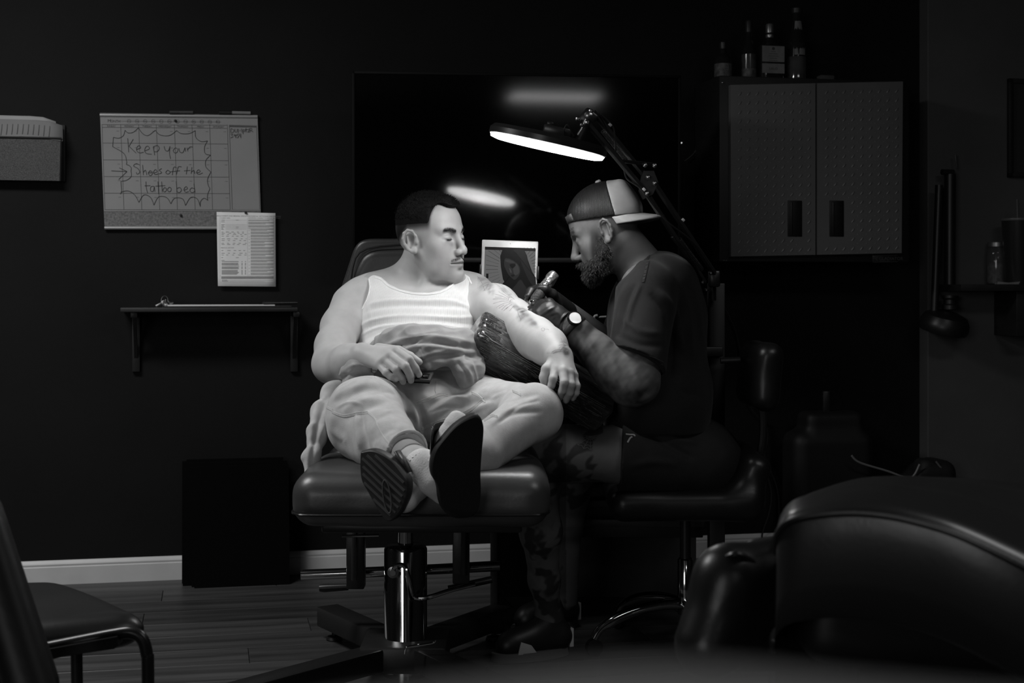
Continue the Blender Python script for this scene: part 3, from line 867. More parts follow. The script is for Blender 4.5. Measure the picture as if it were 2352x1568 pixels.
t, p, s, H, R = bottle(1720, 28, 167, 34, [('glass_body', m_glassd, [(.9, 0), (1, .015), (1, .44), (.8, .55), (.45, .68), (.4, .8)]), ('label', m_lab2, [(1.015, .03), (1.015, .2)]), ('neck_label', m_glassm, [(1.012, .2), (1.012, .44)]),
    ('cap', m_cap, [(.42, .8), (.5, .81), (.5, .97), (.42, 1)])], 'tall narrow bottle with a long neck beside the square one', .16)
t, p, s, H, R = bottle(1768, 33, 167, 58, [('glass_body', m_glassd, [(.9, 0), (1, .02), (1, .57), (.94, .62), (.5, .68), (.3, .72), (.28, .78)]), ('neck_ring', m_capm, [(.31, .76), (.34, .78), (.31, .82)]), ('cap', m_capm, [(.29, .84), (.33, .85), (.33, .97), (.28, 1)])],
    'square bottle with two pale front labels', .15, square=True)
q = MB(WM); yf = -.15 - R * .72 - .0008
for z0, z1 in ((.135, .30), (.33, .60)): q.span((p.x - R * .93, yf - .0006, zc + H * z0), (p.x + R * .93, yf + .0006, zc + H * z1))
tag(q.build('paper_labels', m_lab, t, smooth=False), kind='stuff')
q = MB(WM)
vs_, fs_ = text_geo('LALO', .013, 1.15, 'CENTER'); q.add([(p.x + v[0], yf - .0012, zc + H * .195 + v[1]) for v in vs_], fs_)
for k, wv in enumerate((.012, .03, .034, .022, .028)): q.span((p.x - wv / 2 - .004, yf - .0012, zc + H * (.50 - .038 * k)), (p.x + wv / 2 + .004, yf - .0010, zc + H * (.507 - .038 * k)))
q.lathe([(.006, 0), (.006, .0004)], (p.x, yf - .0008, zc + H * .555), (0, -1, 0), 16); tag(q.build('label_print', mat('label_grey_print', .04, .6), t, smooth=False), kind='stuff')
t, p, s, H, R = bottle(1830, -6, 166, 43, [('glass_body', m_glassd, [(.9, 0), (1, .012), (1, .44), (.92, .56), (.66, .72), (.55, .8), (.52, .93)]), ('frosted_band', m_glassm, [(1.01, .04), (1.01, .34), (.9, .36)]), ('cap', m_cap, [(.54, .92), (.6, .93), (.6, .99), (.5, 1)])],
    'tallest bottle with a pale streak down its front', .16)
q = MB(WM); rows = []
for i in range(7):
    h = .36 + .46 * i / 6; rr_ = R * (1.01 if h < .44 else 1.01 - (h - .44) * 1.22)
    rows.append([(p.x + rr_ * math.sin(an), -.16 - rr_ * math.cos(an), zc + H * h) for an in (-.75, -.4, 0, .3, .6)])
q.grid(rows); q.build('pale_label', m_lab, t)
q = MB(WM); vs_, fs_ = text_geo('RE', .022, 1.0, 'CENTER'); q.add([(p.x + v[0] + .002, -.16 - R * .985, zc + H * .46 + v[1]) for v in vs_], fs_); tag(q.build('label_letters', mat('label_black_print', .01, .5), t, smooth=False), kind='stuff')
q = MB(WM); e0, e1 = W(1880, 150, .2), W(1912, 158, .2); q.span((e0.x, -.22, zc), (e1.x, -.18, zc + .026), .004)
tag(q.build('board_eraser', mat('grey_felt', .05, .9, noise=(80, .2))), 'small grey block lying on the cabinet top beside the bottles', 'eraser')

# ------------------------------------------------------------------ cables on the wall
def cable(name, lab, pts, off, r, m, cat='cable'):
    q = MB(WM); q.tube(spline([W(x, y, off) for x, y in pts], 8), r, 6)
    return tag(q.build(name, m), lab, cat)
m_cable = mat('black_cable', .014, .4)
cable('wall_cable', 'thin cable looping down the wall between television and cabinet', [(1609, 232), (1606, 265), (1603, 310), (1598, 345), (1583, 362), (1572, 370)], .012, .0025, mat('dark_grey_cable', .03, .4))
cable('power_cord', 'black power cord hanging past the padded chair back', [(1662, 700), (1690, 760), (1706, 840), (1722, 930), (1762, 985), (1757, 1060), (1772, 1130), (1766, 1180), (1751, 1225), (1753, 1262)], .02, .0035, m_cable)
cable('extension_lead', 'second black cord crossing the power cord low on the wall', [(1752, 960), (1755, 1040), (1785, 1120), (1790, 1190), (1790, 1260)], .03, .0035, m_cable)
q = MB(WM); q.lathe([(.012, 0), (.014, .004), (.014, .02), (.010, .026), (0, .027)], W(1646, 325, .002), (0, -1, 0), 16)
tag(q.build('wall_hook', mat('dull_knob', .08, .7)), 'small round knob on the wall beside the cabinet', 'hook')
q = MB(WM); q.lathe([(.003, 0), (.003, .003), (0, .004)], W(1565, 328, .002), (0, -1, 0), 8)
tag(q.build('indicator_light', mat('indicator_glow', .8, .4, emit=.6)), 'tiny bright indicator light on the wall by the television', 'light')

# ------------------------------------------------------------------ grey wall: shelf, jar, tumbler, folded lamp, frame
PO = .07
def rwS(px, py, off): return W(px, py, PO + off)
sd2 = .20; zt2 = rwS(2270, 653, sd2).z
s2 = thing('floating_shelf', 'black shelf on the grey wall holding a jar and tumbler', 'shelf', WM @ rwS(2300, 700, 0))
x0 = rwS(2208, 655, sd2).x
q = MB(WM); q.span((x0, -PO - sd2, zt2 - .026), (x0 + .7, -PO, zt2), .002); q.build('board', m_blackw, s2)
q = MB(WM); x1 = rwS(2313, 700, .1).x; q.span((x1, -PO - sd2 + .03, zt2 - .21), (x1 + .3, -PO, zt2 - .026), .003); q.build('under_box', m_blackw, s2)
jr = thing('glass_jar', 'clear mason jar with a metal lid on the floating shelf', 'jar', WM @ Vector((rwS(2288, 650, .045).x, -PO - .045, zt2)))
p = rwS(2289, 650, .045); s = WS(2289, 600, PO + .045); R = 24 * s
m_gl = mat('clear_glass', .8, .03, trans=1.0, ior=1.45)
q = MB(WM); q.lathe([(R * .8, 0), (R * .95, .004), (R, .012), (R, 70 * s), (R * .93, 78 * s), (R * .76, 85 * s), (R * .76, 88 * s)], (p.x, p.y, zt2), seg=36); q.build('glass_body', mat('jar_glass', .1, .06, spec=.8, alpha=.42, coat=.6), jr)
q = MB(WM); q.lathe([(R * .8, 86 * s), (R * .84, 87 * s), (R * .84, 96 * s), (R * .78, 98 * s), (0, 98 * s)], (p.x, p.y, zt2), seg=36); q.build('lid', mat('jar_lid_metal', .25, .35, metal=.8), jr)
q = MB(WM); q.lathe([(R * .75, .004), (R * .85, .01), (R * .85, 46 * s), (R * .6, 50 * s), (0, 48 * s)], (p.x, p.y, zt2), seg=24); q.build('contents', mat('cotton_contents', .12, .9, noise=(60, .5), bump=(80, .6, .004)), jr)
tb = thing('steel_tumbler', 'tall dark steel tumbler with a straw on the floating shelf', 'tumbler', WM @ Vector((rwS(2335, 650, .135).x, -PO - .135, zt2)))
p = rwS(2338, 650, .135); s = WS(2338, 600, PO + .135); R = 36 * s
m_tum = mat('dark_steel_tumbler', .07, .3, metal=.75)
q = MB(WM); q.lathe([(R * .74, 0), (R * .78, .004), (R, 146 * s), (R * 1.02, 148 * s)], (p.x, p.y, zt2), seg=40); q.build('cup', m_tum, tb)
q = MB(WM); q.lathe([(R * 1.02, 146 * s), (R * 1.04, 148 * s), (R * 1.03, 151 * s), (0, 152 * s)], (p.x, p.y, zt2), seg=40); q.build('lid', mat('tumbler_lid', .1, .4), tb)
q = MB(WM); q.tube([(p.x - .001, p.y, zt2 + 145 * s), (p.x - .004, p.y, zt2 + 196 * s)], .0045, 10); q.build('straw', mat('grey_straw', .07, .4), tb)
q = MB(WM); q.tube([(p.x + .006, p.y - R * .9, zt2 + 128 * s), (p.x + .0, p.y - R * .92, zt2 + 116 * s), (p.x - .006, p.y - R * .9, zt2 + 108 * s)], .0012, 6); q.build('scratch_logo', m_blackp, tb)
p = rwS(2316, 650, .178)
q = MB(WM); vs2 = []
for i in range(9):
    u = i / 8; w_ = .007 * (.45 + abs(u - .5) * 1.3); vs2.append([(p.x - .05 + .1 * u, p.y, zt2 + .001), (p.x - .05 + .1 * u, p.y - .004, zt2 + .004 + w_), (p.x - .05 + .1 * u, p.y + .012, zt2 + .004 + w_ * .9), (p.x - .05 + .1 * u, p.y + .018, zt2 + .001)])
q.grid(vs2); tag(q.build('twisted_tissue', mat('tissue_paper', .3, .9)), 'twisted pale tissue on the shelf edge before the tumbler', 'tissue')
# folded wall lamp hanging beside the shelf
fl = thing('swing_arm_lamp', 'black swing-arm lamp folded down against the grey wall', 'lamp', WM @ rwS(2180, 790, .02))
q = MB(WM)
q.tube([rwS(2182, 400, .06), rwS(2181, 668, .06)], .024, 12); q.build('upper_arm', m_blackp, fl)
q = MB(WM); q.tube([rwS(2157, 425, .09), rwS(2146, 720, .09)], .016, 12); q.build('lower_arm', m_blackp, fl)
q = MB(WM); q.lathe([(.03, 0), (.034, .004), (.034, .02), (.026, .026), (.026, .042), (.034, .05), (.034, .06)], rwS(2182, 712, .08), (0, 0, 1), 20); q.build('joint', m_blackp, fl)
q = MB(WM); pc = rwS(2168, 750, .1)
q.lathe([(0, .062), (.05, .06), (.085, .046), (.098, .02), (.1, -.005), (.094, -.02), (0, -.03)], pc, (.12, -.25, 1), 40); q.build('lamp_head', m_blackp, fl)
q = MB(WM); q.tube([rwS(2163, 395, .07), rwS(2190, 396, .07)], .012, 10); q.build('pivot', m_blackp, fl)
q = MB(WM); q.box(rwS(2196, 371, .05), (.008, .006, .062), rot(0, -6, 0), .002); q.build('bracket', mat('grey_metal', .12, .4, metal=.6), fl)
fr = thing('picture_frame', 'dark picture frame cut off by the image edge above the tumbler', 'frame', WM @ rwS(2345, 410, 0))
e0, e1 = rwS(2318, 300, .02), rwS(2500, 410, .02); zt_ = rwS(2330, 180, .02).z
q = MB(WM); q.span((e0.x, -PO - .022, e1.z), (e0.x + .02, -PO, zt_), .003); q.span((e0.x, -PO - .022, e1.z), (e0.x + .3, -PO, e1.z + .02), .003); q.span((e0.x, -PO - .022, zt_ - .02), (e0.x + .3, -PO, zt_), .003); q.build('moulding', m_blackw, fr)
q = MB(WM); q.span((e0.x + .018, -PO - .012, e1.z + .018), (e0.x + .3, -PO, zt_ - .018)); q.build('picture', mat('dim_print', .03, .5), fr, smooth=False)

# ------------------------------------------------------------------ tattoo chair of the client
m_leather = mat('black_leather', .010, .36, noise=(8, .15), bump=(150, .16, .001), spec=.5)
m_leather2 = mat('dark_brown_leather', .03, .4, noise=(7, .25), bump=(120, .2, .001), spec=.55)
m_chrome = mat('chrome', .55, .09, metal=1)
m_dmetal = mat('dark_painted_steel', .02, .38, metal=.2)
TC = thing('tattoo_chair', 'reclined black leather tattoo chair on a chrome column', 'tattoo chair', (-.3, 4.0, 0))
XC = -.216
def puff(a, s): return lambda P: (vnoise(P, s) * a).astype(np.float32)
cushion('leg_rest', [((XC, 3.55, .587), (.305, .235, .066), .055, None, 0)], mat('leg_rest_leather', .05, .38, noise=(8, .15), bump=(150, .16, .001), spec=.8), TC, disp=puff(.0025, 14))
q = MB()
for zz, rr in ((.618, .0035), (.556, .003)):
    q2 = MB(); q2.tube(spline([(XC - .3065, 3.78, zz), (XC - .307, 3.42, zz), (XC - .29, 3.335, zz), (XC - .24, 3.3145, zz), (XC, 3.3135, zz), (XC + .24, 3.3145, zz), (XC + .29, 3.335, zz), (XC + .307, 3.42, zz), (XC + .3065, 3.78, zz)], 6), rr, 6)
    if zz < .6: q2.build('piping', m_leather, TC)
cushion('seat_pad', [((XC, 3.98, .585), (.29, .19, .08), .06, None, 0)], m_leather, TC, disp=puff(.003, 12))
bdir = np.array([0, .756, .655]); bn = np.array([0, -.655, .756])
RBk = np.stack([np.array([1., 0, 0]), bdir, bn], 1)
bc = np.array([XC + .01, 4.0, .68]) + bdir * .27 - bn * .03
cushion('backrest', [(bc, (.285, .34, .055), .05, RBk, 0), (bc + np.array([-.25, 0, 0]) + bn * .03, (.05, .30, .06), .045, RBk, .03), (bc + np.array([.25, 0, 0]) + bn * .03, (.05, .22, .05), .045, RBk, .03)], m_leather2, TC, disp=puff(.003, 12))
# headrest: a wide frame pad with a raised inner cushion
hc = at(900, 618, 4.30); s = 4.30 / FPX
def hexpad(name, pts, Y, thick, m, k=.016, h=.005):
    S = Solid(); P = [np.array(at(x, y, Y)) for x, y in pts]; n = len(P); cen = sum(P) / n
    big = rbx(cen, (1, thick, 1), .01)
    S.u(big, 0)
    for i in range(n):
        p, p2 = P[i], P[(i + 1) % n]; e = p2 - p; nn = np.array([-e[2], 0, e[0]]); nn /= np.linalg.norm(nn)
        if nn @ (cen - p) > 0: nn = -nn
        S.cut(plane(p, nn), k)
    P = np.array(P); P2, Q = S.mesh(P.min(0) - [.02, thick + .02, .02], P.max(0) + [.02, thick + .02, .02], h, 2)
    return link(name, mesh_np(P2, Q), m, TC, True, None)
hexpad('headrest', [(775, 690), (818, 560), (835, 548), (1010, 548), (1030, 565), (1065, 690)], 4.32, .028, m_leather2)
hexpad('headrest_cushion', [(812, 700), (809, 622), (843, 572), (1000, 567), (1030, 622), (1030, 700)], 4.285, .032, m_leather2, .03)
q = MB(); q.tube(spline([at(x, y, 4.258) for x, y in ((811, 690), (809, 622), (843, 571), (990, 566), (1029, 620), (1029, 690))], 4), .0028, 6); q.build('headrest_piping', m_leather, TC)
q = MB(); q.box(at(905, 760, 4.42), (.12, .03, .4), rot(-25), .01); q.build('headrest_bracket', m_dmetal, TC)
# mechanism and base
cxm, cym = -.299, 4.0
q = MB(); q.lathe([(.063, .0), (.063, .06), (.0605, .065), (.0605, .352), (.057, .36), (.045, .366), (.0, .366)], (cxm, cym, 0), seg=48); q.build('column', m_chrome, TC)
q = MB(); q.lathe([(.022, .36), (.022, .47)], (cxm, cym, 0), seg=24); q.build('piston', m_chrome, TC)
q = MB(); q.span((cxm - .16, 3.72, .462), (cxm + .3, 4.2, .51), .006); q.build('seat_frame', m_dmetal, TC)
q = MB(); q.span((XC - .24, 3.4, .50), (XC + .24, 3.8, .525), .006); q.build('leg_rest_plate', m_dmetal, TC)
q = MB(); q.tube([at(692, 1320, 4.12), at(820, 1315, 4.12), at(1000, 1307, 4.12), at(1148, 1299, 4.12)], .0155, 16); q.build('cross_bar', m_chrome, TC)
for x0, x1, y0, y1, r_ in ((797, 838, 1226, 1350, 815), (1040, 1078, 1220, 1338, 1066)):
    q = MB(); e0, e1 = at(x0, y0, 4.02), at(x1, y1, 4.02); q.span((e0.x, 4.0, e1.z), (e1.x, 4.05, e0.z + .03), .004); q.build('side_plate', m_dmetal, TC)
    q = MB(); q.tube([at(r_, y0 - 12, 3.985), at(r_ - 2, y1 - 18, 3.985)], .008, 10); q.build('guide_rod', m_dmetal, TC)
for a_, b_ in ((at(785, 1231, 3.95), at(870, 1229, 3.95)), (at(966, 1219, 3.95), at(1085, 1215, 3.95))): q = MB(); q.tube([a_, b_], .004, 8); q.build('hinge_rod', m_chrome, TC)
q = MB(); q.tube(spline([at(903, 1311, 3.925), at(909, 1300, 3.92), at(922, 1297, 3.915), at(931, 1303, 3.91), at(940, 1330, 3.905), at(950, 1364, 3.90), at(960, 1373, 3.90), at(985, 1371, 3.90), at(1035, 1355, 3.92), at(1090, 1341, 3.95)], 5), .0065, 10); q.build('pump_lever', m_chrome, TC)
q = MB(); q.lathe([(.012, 0), (.016, .003), (.016, .02), (.008, .022), (.008, .028), (0, .028)], at(904, 1311, 3.945), (0, -1, 0), 16); q.build('lever_bolt', m_steel, TC)
q = MB(); q.tube([at(734, 1350, 4.06), at(745, 1350, 4.06), at(800, 1347, 4.06)], [.010, .012, .010], 12); q.build('release_handle', m_blackp, TC)
q = MB(); q.tube([at(1030, 1352, 4.06), at(1130, 1330, 4.06)], .010, 12); q.build('release_handle', m_blackp, TC)
for x, y in ((-.575, 4.43), (-.03, 4.43), (-.72, 3.5), (.02, 3.5)):
    d = Vector((x - cxm, y - cym, 0)); L = d.length
    q = MB(); q.box(Vector(((x + cxm) / 2, (y + cym) / 2, .068)), (L, .075, .062), Matrix.Rotation(math.atan2(d.y, d.x), 3, 'Z'), .006); q.build('base_arm', m_dmetal, TC)
    q = MB(); q.lathe([(.024, 0), (.026, .004), (.022, .012), (.008, .016), (.008, .04)], (x + d.x / L * -.05, y + d.y / L * -.05, 0), seg=18); q.build('levelling_foot', m_blackp, TC)
q = MB(); q.span((cxm - .12, cym - .12, .03), (cxm + .12, cym + .12, .105), .01); q.build('base_block', m_dmetal, TC)
q = MB(); q.tube(spline([at(930, 1500, 3.83), at(932, 1489, 3.82), at(940, 1485, 3.82), at(975, 1480, 3.82), at(996, 1476, 3.82), at(1001, 1470, 3.82)], 4), .0035, 8); q.build('foot_pedal', m_chrome, TC)

# ------------------------------------------------------------------ film-wrapped armrest
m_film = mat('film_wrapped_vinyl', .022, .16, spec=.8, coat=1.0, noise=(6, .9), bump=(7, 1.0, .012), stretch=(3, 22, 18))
AR = thing('armrest_pad', 'black armrest pad wrapped in clear film under the tattooed arm', 'armrest', (.1, 3.95, 0))
p0_, p1_ = A(1106, 776, 3.86), A(1372, 930, 3.93)
ax = (p1_ - p0_); aL = np.linalg.norm(ax); ax /= aL
up_ = np.array([.1, -.55, .83]); up_ -= ax * (ax @ up_); up_ /= np.linalg.norm(up_); sd_ = np.cross(up_, ax)
RA = np.stack([ax, sd_, up_], 1); mid = (p0_ + p1_) / 2
S = Solid(); S.u(rbx(mid, (aL / 2 + .03, .062, .052), .017, RA), 0); S.disp(lambda P: (.0009 * np.sin((((P - _f(mid)) @ _f(RA))[:, 1:] @ _f([170, 120])) + 3 * vnoise(P, 25))).astype(np.float32))
P_, Q_ = S.mesh(mid - .3, mid + .3, .004, 1)
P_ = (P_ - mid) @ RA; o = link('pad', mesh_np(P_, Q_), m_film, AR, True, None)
o.matrix_basis = Matrix.Translation(mid) @ Matrix([list(r) for r in RA]).to_4x4()
q = MB()
for k in range(5):                                                        # gathered film folds round the end
    pts = []
    for j in range(9):
        an = -1.3 + 2.6 * j / 8
        pts.append(mid + ax * (-aL / 2 - .026 + .011 * k + .004 * math.sin(3 * an + k)) + sd_ * math.sin(an + .6) * .0625 + up_ * math.cos(an + .6) * .0525)
    q.tube(pts, .0007, 5)
q.build('film_folds', mat('clear_film', .12, .15, coat=.8, spec=.8), AR)
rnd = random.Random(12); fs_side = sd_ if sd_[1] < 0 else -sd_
q = MB()                                                                  # pale strips painting the glints of stretched film wrinkles
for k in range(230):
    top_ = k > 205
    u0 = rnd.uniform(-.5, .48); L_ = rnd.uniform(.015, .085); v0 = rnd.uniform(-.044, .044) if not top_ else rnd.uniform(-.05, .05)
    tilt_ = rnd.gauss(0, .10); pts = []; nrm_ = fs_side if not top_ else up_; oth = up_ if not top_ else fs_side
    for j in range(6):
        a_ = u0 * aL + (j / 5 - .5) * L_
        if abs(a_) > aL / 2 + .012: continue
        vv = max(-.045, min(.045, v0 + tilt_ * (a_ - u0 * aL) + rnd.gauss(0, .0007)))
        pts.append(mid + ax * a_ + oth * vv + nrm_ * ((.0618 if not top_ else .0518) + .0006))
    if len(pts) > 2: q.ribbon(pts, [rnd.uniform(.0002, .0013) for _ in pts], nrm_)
for a_, b_ in ((fs_side * .060 + up_ * .0505, 1), (fs_side * .0612 + up_ * .046, 0)):  # pale strips painted along the pad edge as its highlight
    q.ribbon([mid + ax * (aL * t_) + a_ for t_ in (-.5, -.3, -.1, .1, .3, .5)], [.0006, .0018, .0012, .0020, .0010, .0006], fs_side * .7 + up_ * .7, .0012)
tag(q.build('film_wrinkle_glints', mat('film_wrinkle_glint', .22, .2, coat=.8, spec=.8, noise=(90, .5)), AR, smooth=False), kind='stuff')
e = mid + ax * .02
q = MB(); q.tube([e - up_ * .05, (e[0] - .05, e[1] + .06, e[2] - .14), (-.0, 4.02, .62), (-.1, 4.05, .56)], .016, 12); q.build('support_arm', m_dmetal, AR)

# ------------------------------------------------------------------ work station behind the artist
DK = thing('work_station', 'black work station with drawers standing behind the artist', 'desk', (.28, 4.75, 0))
zd = .905
dX0, dX1 = at(1095, 800, 4.5).x, at(1646, 800, 4.5).x
q = MB(); q.span((dX0, 4.36, zd - .03), (dX1, 5.02, zd), .004); q.build('top', m_blackw, DK)
q = MB(); q.span((-.066, 5.0, .0), (dX1, 5.02, zd - .03)); q.build('back_panel', m_blackw, DK)
q = MB(); e = at(1645, 700, 4.42); q.span((e.x - .024, 4.395, 0), (e.x + .024, 4.45, 1.10), .003); q.build('upright', m_dmetal, DK)
q = MB(); q.span((-.068, 4.46, 0), (-.045, 5.0, zd - .03), .003); q.build('side_panel', mat('dark_grey_laminate', .02, .5), DK)
for y0 in (1165, 1210):
    p = at(1272, y0, 4.56); p2 = at(1620, y0, 4.56)
    t_ = MB(); t_.span((p.x, 4.565, p.z - .155), (p2.x, 4.98, p.z - .002), .003)
for k, (y0, x0, x1) in enumerate(((1156, 1272, 1560), (1200, 1262, 1616))):
    p = at(x0, y0, 4.56); p2 = at(x1, y0, 4.56)
    q = MB(); q.span((p.x, 4.57, p.z - .05), (p2.x, 4.98, p.z + .012), .003); dr = q.build('drawer', m_blackw, DK)
    q = MB(); q.span((p.x, 4.545, p.z - .012), (p2.x, 4.572, p.z + .013), .002); q.build('pull_strip', mat('dark_grey_edge', .05, .4, metal=.3), dr)
gb = thing('glove_box', 'dark glove box with XL lettering behind the armrest', 'box', at(1138, 850, 4.42))
e0, e1 = at(1092, 806, 4.42), at(1186, 852, 4.42)
q = MB(); q.span((e0.x, 4.42, zd), (e1.x, 4.54, e0.z + .02), .003)
gb.location = (e0.x + .06, 4.48, e1.z); q = MB(); q.span((e0.x, 4.30, e1.z), (e1.x, 4.40, e0.z), .003); q.build('carton', mat('dark_carton', .03, .5), gb)
q = MB(); vs_, fs_ = text_geo('XL', .022, 1.1); p = at(1113, 844, 4.298); q.add([(p.x + v[0], 4.2985, p.z + v[1]) for v in vs_], fs_)
vs_, fs_ = text_geo('00154', .014, 1.1); p = at(1130, 844, 4.298); q.add([(p.x + v[0], 4.2985, p.z + v[1]) for v in vs_], fs_); tag(q.build('carton_lettering', mat('grey_carton_print', .1, .6), gb, smooth=False), kind='stuff')
tr = thing('steel_tray', 'bright edged steel tray under the glove box', 'tray', at(1138, 856, 4.3))
e0, e1 = at(1100, 852, 4.27), at(1180, 856, 4.27); q = MB(); q.span((e0.x, 4.27, e1.z), (e1.x, 4.45, e0.z), .001); q.build('plate', m_chrome, tr)
q = MB(); q.tube([(e0.x + .03, 4.4, e1.z), (e0.x + .03, 4.4, zd - .16)], .008, 8); q.build('arm', m_dmetal, tr)
# drinks cup with a bent straw
cp = thing('plastic_cup', 'clear crinkled plastic cup with a bent straw', 'cup', at(1366, 792, 4.42) * 1)
p = at(1364, 790, 4.42); p.z = zd; cp.location = p; s = 4.42 / FPX
m_cup = mat('crinkled_plastic', .5, .2, noise=(40, .5), bump=(60, 1, .006), spec=.7, coat=.5)
q = MB(); q.lathe([(12 * s, 0), (13 * s, .002), (17 * s, 40 * s), (17.5 * s, 42 * s), (16.5 * s, 42 * s), (12 * s, .006), (0, .005)], p, seg=24); q.build('cup', m_cup, cp)
q = MB(); q.lathe([(16 * s, 30 * s), (17.8 * s, 42 * s), (17 * s, 46 * s), (15.5 * s, 46 * s)], p, seg=24); q.build('rim', mat('clear_rim', .3, .2, alpha=.5), cp)
q = MB(); q.tube(spline([at(1361, 785, 4.42), at(1361.5, 750, 4.42), at(1364, 731, 4.42), at(1367, 725, 4.42), at(1372.5, 724, 4.42)], 5), .0036, 10); q.build('straw', mat('pale_straw', .5, .5), cp)
q = MB(); q.tube([at(1375.5, 728.5, 4.4), at(1379, 727.5, 4.4), at(1420, 725.5, 4.4)], [.001, .0028, .0028], 8); tag(q.build('cotton_swab', mat('pale_swab', .45, .6)), 'pale stick lying level behind the artist shirt front', 'stick')
q = MB(); e = at(1400, 785, 4.5)
q.add([(at(1372, 785, 4.5)), (at(1379, 768, 4.52)), (at(1386, 762, 4.5)), (at(1430, 767, 4.5)), (at(1430, 785, 4.5)), (at(1405, 778, 4.47))], [(0, 1, 5), (1, 2, 5), (2, 3, 5), (3, 4, 5), (4, 0, 5)])
o = q.build('paper_towel', mat('paper_towel', .6, .9, bump=(90, .4))); tag(o, 'crumpled white paper towel beside the plastic cup', 'towel'); o.modifiers.new('thickness', 'SOLIDIFY').thickness = .004
# a cup stand so that nothing floats
# ------------------------------------------------------------------ tablet
IY = 4.26
IPM = Matrix.Translation(at(1172, 552, IY)) @ Matrix.Rotation(math.radians(-6), 4, 'X') @ Matrix.Rotation(math.radians(2), 4, 'Y')
IPI = IPM.inverted()
def IP(px, py, lift=0.0):
    o = IPI @ Vector((0, 0, CAMZ)); d = IPI.to_3x3() @ (at(px, py, 1.0) - Vector((0, 0, CAMZ)))
    t = (-lift - o.y) / d.y
    return o + d * t
def ip(cx, cy, lift): return IP(1100 + cx / 8.713, 540 + cy / 8.713, lift)
tb = thing('tablet', 'white bezel tablet showing a veiled woman with rays', 'tablet', IPM @ Vector((0, 0, -.24)))
q = MB(IPM); q.span((-.0845, 0, -.24), (.0845, .007, 0), .0032, 3); q.build('body', mat('white_tablet_bezel', .62, .25), tb)
e0, e1 = ip(121, 229, 0), ip(1138, 229, 0)
q = MB(IPM); q.span((e0.x, -.0003, -.222), (e1.x, .003, e0.z)); q.build('screen', mat('screen_base', .01, .2, emit=.105), tb, smooth=False)
q = MB(IPM); z2 = ip(120, 287, 0).z; q.span((e0.x, -.0006, z2), (e1.x, 0, e0.z)); q.build('menu_bar', mat('screen_black', .006, .2, emit=.002), tb, smooth=False)
q = MB(IPM)
for cx in (905, 975, 1043, 1110): q.lathe([(.0016, 0), (.0016, .0002)], ip(cx, 261, .0007), (0, -1, 0), 10)
tag(q.build('menu_dots', mat('screen_dots', .01, .2, emit=.03), tb, smooth=False), kind='stuff')
q = MB(IPM); q.lathe([(.0011, 0), (.0011, .0003)], ip(631, 170, 0.0), (0, -1, 0), 10); q.build('camera_dot', m_blackp, tb)
def shape(name, pts, lift, emit_, sm=True):
    q = MB(IPM); pl = spl2(pts, 5, True) if sm else pts
    P = [ip(x, y, lift) for x, y in pl]; cx = sum((p.x for p in P)) / len(P); cz = sum((p.z for p in P)) / len(P)
    bm_ = bmesh.new(); vs_ = [bm_.verts.new(p) for p in P]; f = bm_.faces.new(vs_); bmesh.ops.triangulate(bm_, faces=[f]); bm_.verts.index_update()
    q.add([v.co for v in bm_.verts], [[v.index for v in f.verts] for f in bm_.faces]); bm_.free()
    return q.build(name, mat('screen_tone_%03d' % int(emit_ * 1000), .006, .2, emit=emit_), tb, smooth=False)
q = MB(IPM)
rays = [((300, 290), (440, 410)), ((190, 310), (420, 465)), ((140, 395), (410, 522)), ((150, 498), (395, 575)), ((140, 592), (385, 628)), ((140, 685), (380, 683)), ((150, 770), (390, 735)), ((210, 855), (400, 788)), ((270, 912), (418, 840)), ((360, 945), (430, 897)), ((400, 290), (445, 340)),
        ((975, 290), (940, 345)), ((1045, 292), (970, 385)), ((1130, 305), (1000, 428)), ((1130, 400), (1028, 468)), ((1136, 478), (1048, 520)), ((1138, 550), (1062, 572)), ((1138, 615), (1085, 620)), ((1138, 675), (1090, 675)), ((1138, 738), (1110, 737))]
for a_, b_ in rays: q.ribbon([ip(a_[0], a_[1], .0007), ip(b_[0], b_[1], .0007)], .0009 if a_[0] % 3 else .0005, (0, -1, 0))
tag(q.build('drawn_rays', mat('screen_ink', .005, .2, emit=.002), tb, smooth=False), kind='stuff')
lowz = 1500
shape('drawn_veil', [(470, 290), (425, 420), (440, 640), (480, 880), (520, 950), (440, 1010), (430, lowz), (1138, lowz), (1138, 850), (1060, 770), (1010, 640), (960, 400), (900, 290), (690, 285)], .0009, .0035, False)
shape('drawn_veil_fold', [(690, 290), (800, 420), (880, 640), (1000, 900), (1130, 1050), (1130, 860), (1040, 760), (970, 480), (900, 300)], .0011, .011)
shape('drawn_garment', [(640, 1130), (740, 990), (830, 890), (900, 980), (960, 1100), (960, 1400), (640, 1400)], .0011, .014)
shape('drawn_face', [(520, 470), (610, 470), (740, 545), (815, 640), (820, 760), (770, 850), (710, 890), (650, 850), (580, 770), (540, 690), (505, 600)], .0012, .018)
shape('drawn_cheek_light', [(690, 640), (745, 570), (800, 660), (800, 760), (720, 800), (690, 720)], .0014, .034)
shape('drawn_nose_light', [(605, 655), (640, 690), (655, 745), (632, 750), (618, 705)], .0016, .045)
shape('drawn_brow_light', [(530, 490), (620, 495), (720, 550), (640, 555), (540, 530)], .0014, .03)
shape('drawn_eye_shade', [(620, 585), (700, 570), (735, 600), (680, 660), (640, 640)], .0016, .004)
shape('drawn_lips', [(640, 800), (690, 785), (720, 800), (690, 830), (655, 825)], .0016, .006)
shape('drawn_side_tab', [(145, 770), (190, 770), (190, 860), (145, 860)], .0012, .002, False)
q = MB(IPM)
for sx in (-1, 1): q.span((sx * .086 - .004, -.006, -.115), (sx * .086 + .004, .014, -.075), .002)
